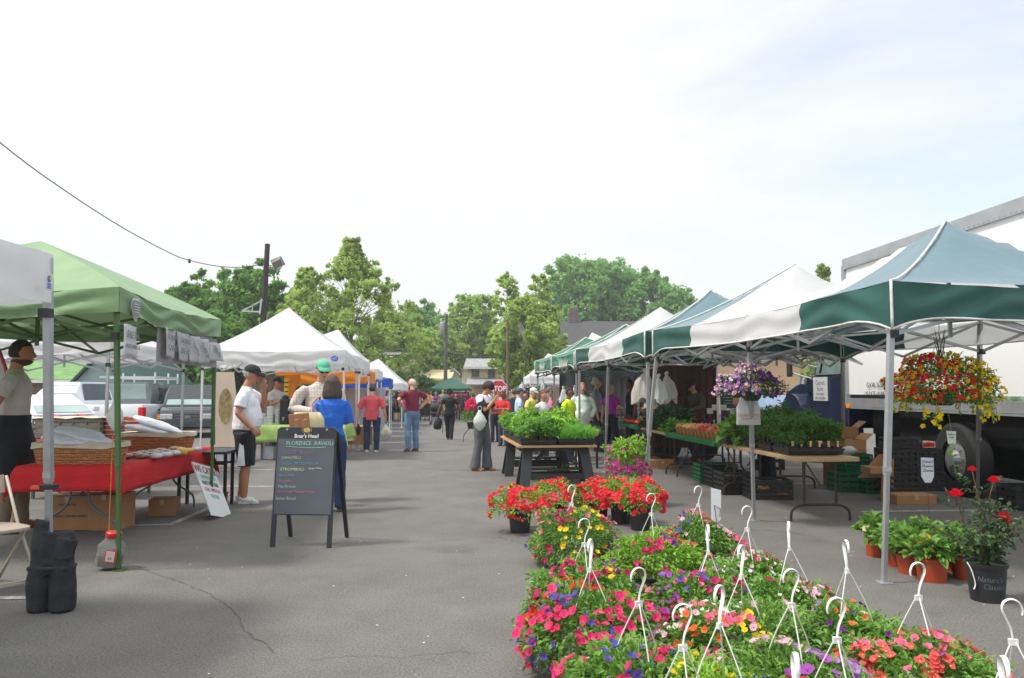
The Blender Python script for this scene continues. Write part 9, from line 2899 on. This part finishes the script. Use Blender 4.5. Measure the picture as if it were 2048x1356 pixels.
q = at(1490, 991); vented_crate('black crate left of the printed one, half behind the tent leg', (q.x - .1, q.y + .25, 0), .44, .42, .32, 4, M_BLC, M_DARKIN, .1, BC_, cols=4)
q = at(1455, 975); vented_crate('black crate at the far left of the group under the tan table', (q.x - .05, q.y + .25, 0), .40, .42, .30, 4, M_BLC, M_DARKIN, .1, BC_, cols=4)
q = at(1541, 940)
t = carton('black carton with a white label in the shade under the inner table', (q.x, q.y + .2, 0), .55, .4, .20, 0, None, M_BLC)
m = MB(); m.box((.08, -.203, .10), (.14, .004, .08)); m.build('label', M_PAPER, t)
q = at(1327, 937); carton('low tan cardboard carton under the far produce tables', (q.x, q.y + .2, 0), .50, .4, .15, -.05, 'cartons on the right-hand side')
for px, py, lb, w_, h_, z_ in ((1706, 985, 'lower left green crate by the truck', .42, .30, 0), (1752, 988, 'green crate beside the upright cardboard by the truck', .30, .30, 0), (1726, 985, 'upper green crate stacked by the truck', .42, .24, .305)):
 q = at(px, py); vented_crate(lb, (q.x, q.y + .2 + (.12 if z_ else 0), z_), w_, .42, h_, 3, M_GRC, M_DARKIN, .03, GC_, cols=3)
q = at(1722, 985)
CT = 'cartons on the right-hand side'
carton('torn open cardboard carton on top of the green crates', (q.x + .0, q.y + .35, .55), .36, .3, .20, .2, CT, open_=True)
carton('tall opened carton behind the green crates', (q.x + .05, q.y + .8, .0), .45, .35, .92, -.1, CT, M_CARDD, open_=True)
t = thing('cloth_bundle', 'crumpled white cloth on the green crates by the truck', 'cloth', (q.x - .12, q.y + .15, .56))
m = MB(); m.ball((0, 0, .04), (.15, .12, .06), 14, 8); o = m.build('cloth', M_PLAST, t, smooth=True); mod(o, 'DISPLACE', texture=_cloth_tex, strength=.08, mid_level=.5)
q = at(1775, 1004)
t = thing('cardboard_sheet', 'flattened cardboard sheet leaning on the crates beside the near tent leg', 'cardboard', (q.x, q.y, 0))
m = MB(); m.prism([(-.30, .30), (.0, .62), (.14, .62), (.10, .30)], .2, .21, 'Y'); m.box((-.02, .08, .28), (.03, .02, .58), rx=.1); m.box((.12, .10, .28), (.03, .02, .58), rx=.1); m.box((-.08, .12, .42), (.30, .3, .08)); m.build('sheet', M_CARD, t)
for i, (px, lb) in enumerate(((1812, 'left'), (1866, 'right'))):
 q = at(px, 1003)
 for k_ in range(2):
  vented_crate('%s black crate in the %s stack on the flat carton by the truck wheel' % (['lower', 'upper'][k_], lb), (q.x, q.y + .25, .13 + k_ * .285), .37 if i else .40, .42, .28, 3, M_BLC, M_DARKIN, .02, BC_, cols=4)
q = at(1835, 1010); carton('flat brown carton under the black crate stacks', (q.x, q.y + .22, 0), .52, .42, .125, 0, CT)
q = at(1826, 1003); vented_crate('small black crate lying on top of the left stack', (q.x, q.y + .3, .70), .45, .36, .14, 2, M_BLC, M_DARKIN, -.08, BC_, cols=4)
q = at(1880, 1003); t = carton('small white printed box on top of the right stack', (q.x - .03, q.y + .3, .70), .20, .2, .09, .1, None, M_PAPER)
m = MB(); m.box((0, -.102, .045), (.16, .004, .06)); m.build('label', M_TAILR, t)
q = at(2046, 1022); vented_crate('black crate cut by the right edge behind the rose bush', (q.x + .15, q.y + .2, 0), .45, .4, .30, 3, M_BLC, M_DARKIN, 0, BC_, cols=4)
# ---- herb table on black sawhorses
q0, q1 = P(1038, 892, 11.75), P(1193, 893, 11.95)
hx, hy, hz_ = q0.x, q0.y, .655
hz_ = q0.z
ang = -math.atan2(-.12, 1) * 1.0
ht = thing('herb_table', 'plywood board on black plastic sawhorses carrying the herb trays', 'table', ((q0.x + q1.x) / 2, (q0.y + q1.y) / 2, 0), ang)
Wt, Lt = (q1 - q0).length, 2.6
m = MB(); m.box((0, Lt / 2, hz_ - .015), (Wt, Lt, .03)); o = m.build('board', mat('plywood', srgb(188, 148, 104), .7, .15, 6), ht)
M_SAW = mat('black_sawhorse_plastic', (.03, .032, .036), .5, .2, 8)
for i, y_ in enumerate((.25, 2.25)):
 sw = MB()
 for s_ in (-1, 1):
  for f_ in (-1, 1):
   sw.bar((s_ * .43, y_ + f_ * .05, hz_ - .06), (s_ * .51, y_ + f_ * .24, 0), .15, .05, up=(0, 1, 0))
  sw.bar((s_ * .42, y_ - .14, .34), (s_ * .42, y_ + .14, .34), .04)
 sw.box((0, y_, hz_ - .065), (.98, .14, .07)); sw.box((0, y_ - .17, .20), (.80, .04, .09)); sw.box((0, y_ + .17, .20), (.80, .04, .09)); sw.box((0, y_, .30), (.82, .20, .03))
 sw.bar((-.30, y_ - .1, .44), (-.16, y_ - .06, .58), .07, .04); sw.bar((.30, y_ - .1, .44), (.16, y_ - .06, .58), .07, .04)
 sw.build('sawhorse', M_SAW, ht)
HT = 'herb trays on the sawhorse table'
M3h = Matrix.Rotation(ang, 3, 'Z')
def hloc(x, y): return tuple(Vector(ht.location) + M3h @ Vector((x, y, 0)) + Vector((0, 0, hz_)))
n_ = 0
for r_ in range(4):
 for c_ in range(2):
  x, y = -.29 + c_ * .58, .30 + r_ * .62
  if c_ == 0 or r_ == 3:
   seedling_tray('herb tray %s on the %s of the sawhorse table' % (['at the front', 'second from the front', 'third from the front', 'at the back'][r_], ['left', 'right'][c_]), hloc(x, y), .54, .54, (.30, .34, .38, .42)[r_] + .02, [G_HERB, G_BASIL, G_HERB, G_BASIL][r_] if c_ == 0 else G_BASIL, 600 + n_, ang, HT, .06, 1700, ratio=.45, stems=36)
  elif r_ == 2:
   seedling_tray('basil tray right of centre on the sawhorse table', hloc(x, y), .54, .54, .30, G_BASIL, 600 + n_, ang, HT, .075, 1300, ratio=.6, stems=30)
  else:
   seedling_tray('tray of wispy chives %s of the sawhorse table' % ['at the front right', 'just behind the front right'][r_], hloc(x, y), .54, .54, .24, gleaf('chive_green', (110, 170, 60)), 600 + n_, ang, HT, .06, 1500, style='grass')
  n_ += 1
seedling_tray('bright basil clump in the middle of the front edge', hloc(-.02, .34), .26, .3, .38, gleaf('bright_basil', (150, 200, 60)), 640, ang, HT, .085, 700, ratio=.6, stems=16)
q = G(1130, 905)
t = thing('plant_box', 'orange plastic box behind the chives', 'box', (X_at(1172, 15.2), 15.2, .62))
m = MB(); m.box((0, 0, .06), (.46, .3, .12), taper=.85); m.build('box_body', mat('orange_box_plastic', srgb(230, 160, 80), .5), t)
m = MB(); m.bar((-.2, 0, -.62), (-.2, 0, 0), .04); m.bar((.2, 0, -.62), (.2, 0, 0), .04); m.build('stand', M_BLACKPL, t)
# things lying behind under the table
q = G(1085, 905); heap('greens_heap', 'scrappy plants on the ground behind the front sawhorse', (q.x, 13.3, 0), .5, .5, .18, G_HERB, .06, 300, 540)
# pink geranium stand further up the aisle
fs_ = thing('flower_stand', 'potted pink geraniums on a wire stand beyond the woman with the phone', 'flower stand', (X_at(943, 24), 24.0, gz(24)))
m = MB()
for s_ in (-1, 1): m.tube(bez([(s_ * .25, 0, 0), (s_ * .2, 0, .25), (0, 0, .45)], 5), .012, 5)
m.tube([(0, 0, .4), (0, 0, .75)], .012, 5); m.build('stand', M_DARKMET, fs_)
g2 = MB(); g2.lathe([(.1, .4), (.14, .6)], n=14); g2.build('pot', M_POTB, fs_)
rng = np.random.default_rng(700)
dd = dome_dirs(300, rng, -.3); np_mesh('foliage', leaves_np(dd * np.array([.2, .2, .3]) + np.array([0, 0, .75]), dd, .09, rng, ratio=.7), 0, G_HERB, fs_)
dd = dome_dirs(90, rng, -.1); np_mesh('pink_blossoms', flowers_np(dd * np.array([.18, .18, .28]) + np.array([0, 0, 1.0]), dd, .055, rng), 0, pmat('petal_hotpink', PET['hotpink']), fs_)
# bottle and white tub among the greens
for px, lb, m_ in ((1428, 'clear plastic bottle standing among the herbs', M_CLEAR), ):
 c = P(px, 840, 12.4); t = thing('bottle', lb, 'bottle', (c.x, 12.4, .76))
 m = MB(); m.lathe([(.035, 0), (.038, .02), (.038, .17), (.014, .22), (.014, .25)], n=14); m.build('bottle_body', m_, t, smooth=True, auto=40)
 m = MB(); m.lathe([(.016, .25), (.016, .27)], n=12); m.build('cap', M_PAPER, t)
c = P(1443, 850, 12.3); t = thing('tub', 'white plastic tub among the herbs beside the clear bottle', 'tub', (c.x, 12.3, .76))
m = MB(); m.lathe([(.07, 0), (.09, .10), (.094, .105)], n=18); m.build('tub_body', M_PLAST, t, smooth=True, auto=40)
# ------------------------------------------------------------------ light summer haze
hm = bpy.data.materials.new('haze_air')
hm.use_nodes = True
hm.node_tree.nodes.clear()
ho = hm.node_tree.nodes.new('ShaderNodeOutputMaterial')
hv = hm.node_tree.nodes.new('ShaderNodeVolumePrincipled')
hv.inputs['Color'].default_value = (.93, .96, 1, 1)
hv.inputs['Density'].default_value = 0.0010
hv.inputs['Anisotropy'].default_value = 0.2
hm.node_tree.links.new(hv.outputs[0], ho.inputs['Volume'])
m = MB(); m.box((0, 445, 11.0), (1500, 950, 26.0))
o = m.build('haze', hm)
o['kind'] = 'stuff'
o['label'] = 'thin pale summer haze over the whole scene'
o.visible_shadow = True
S.cycles.volume_max_steps = 32
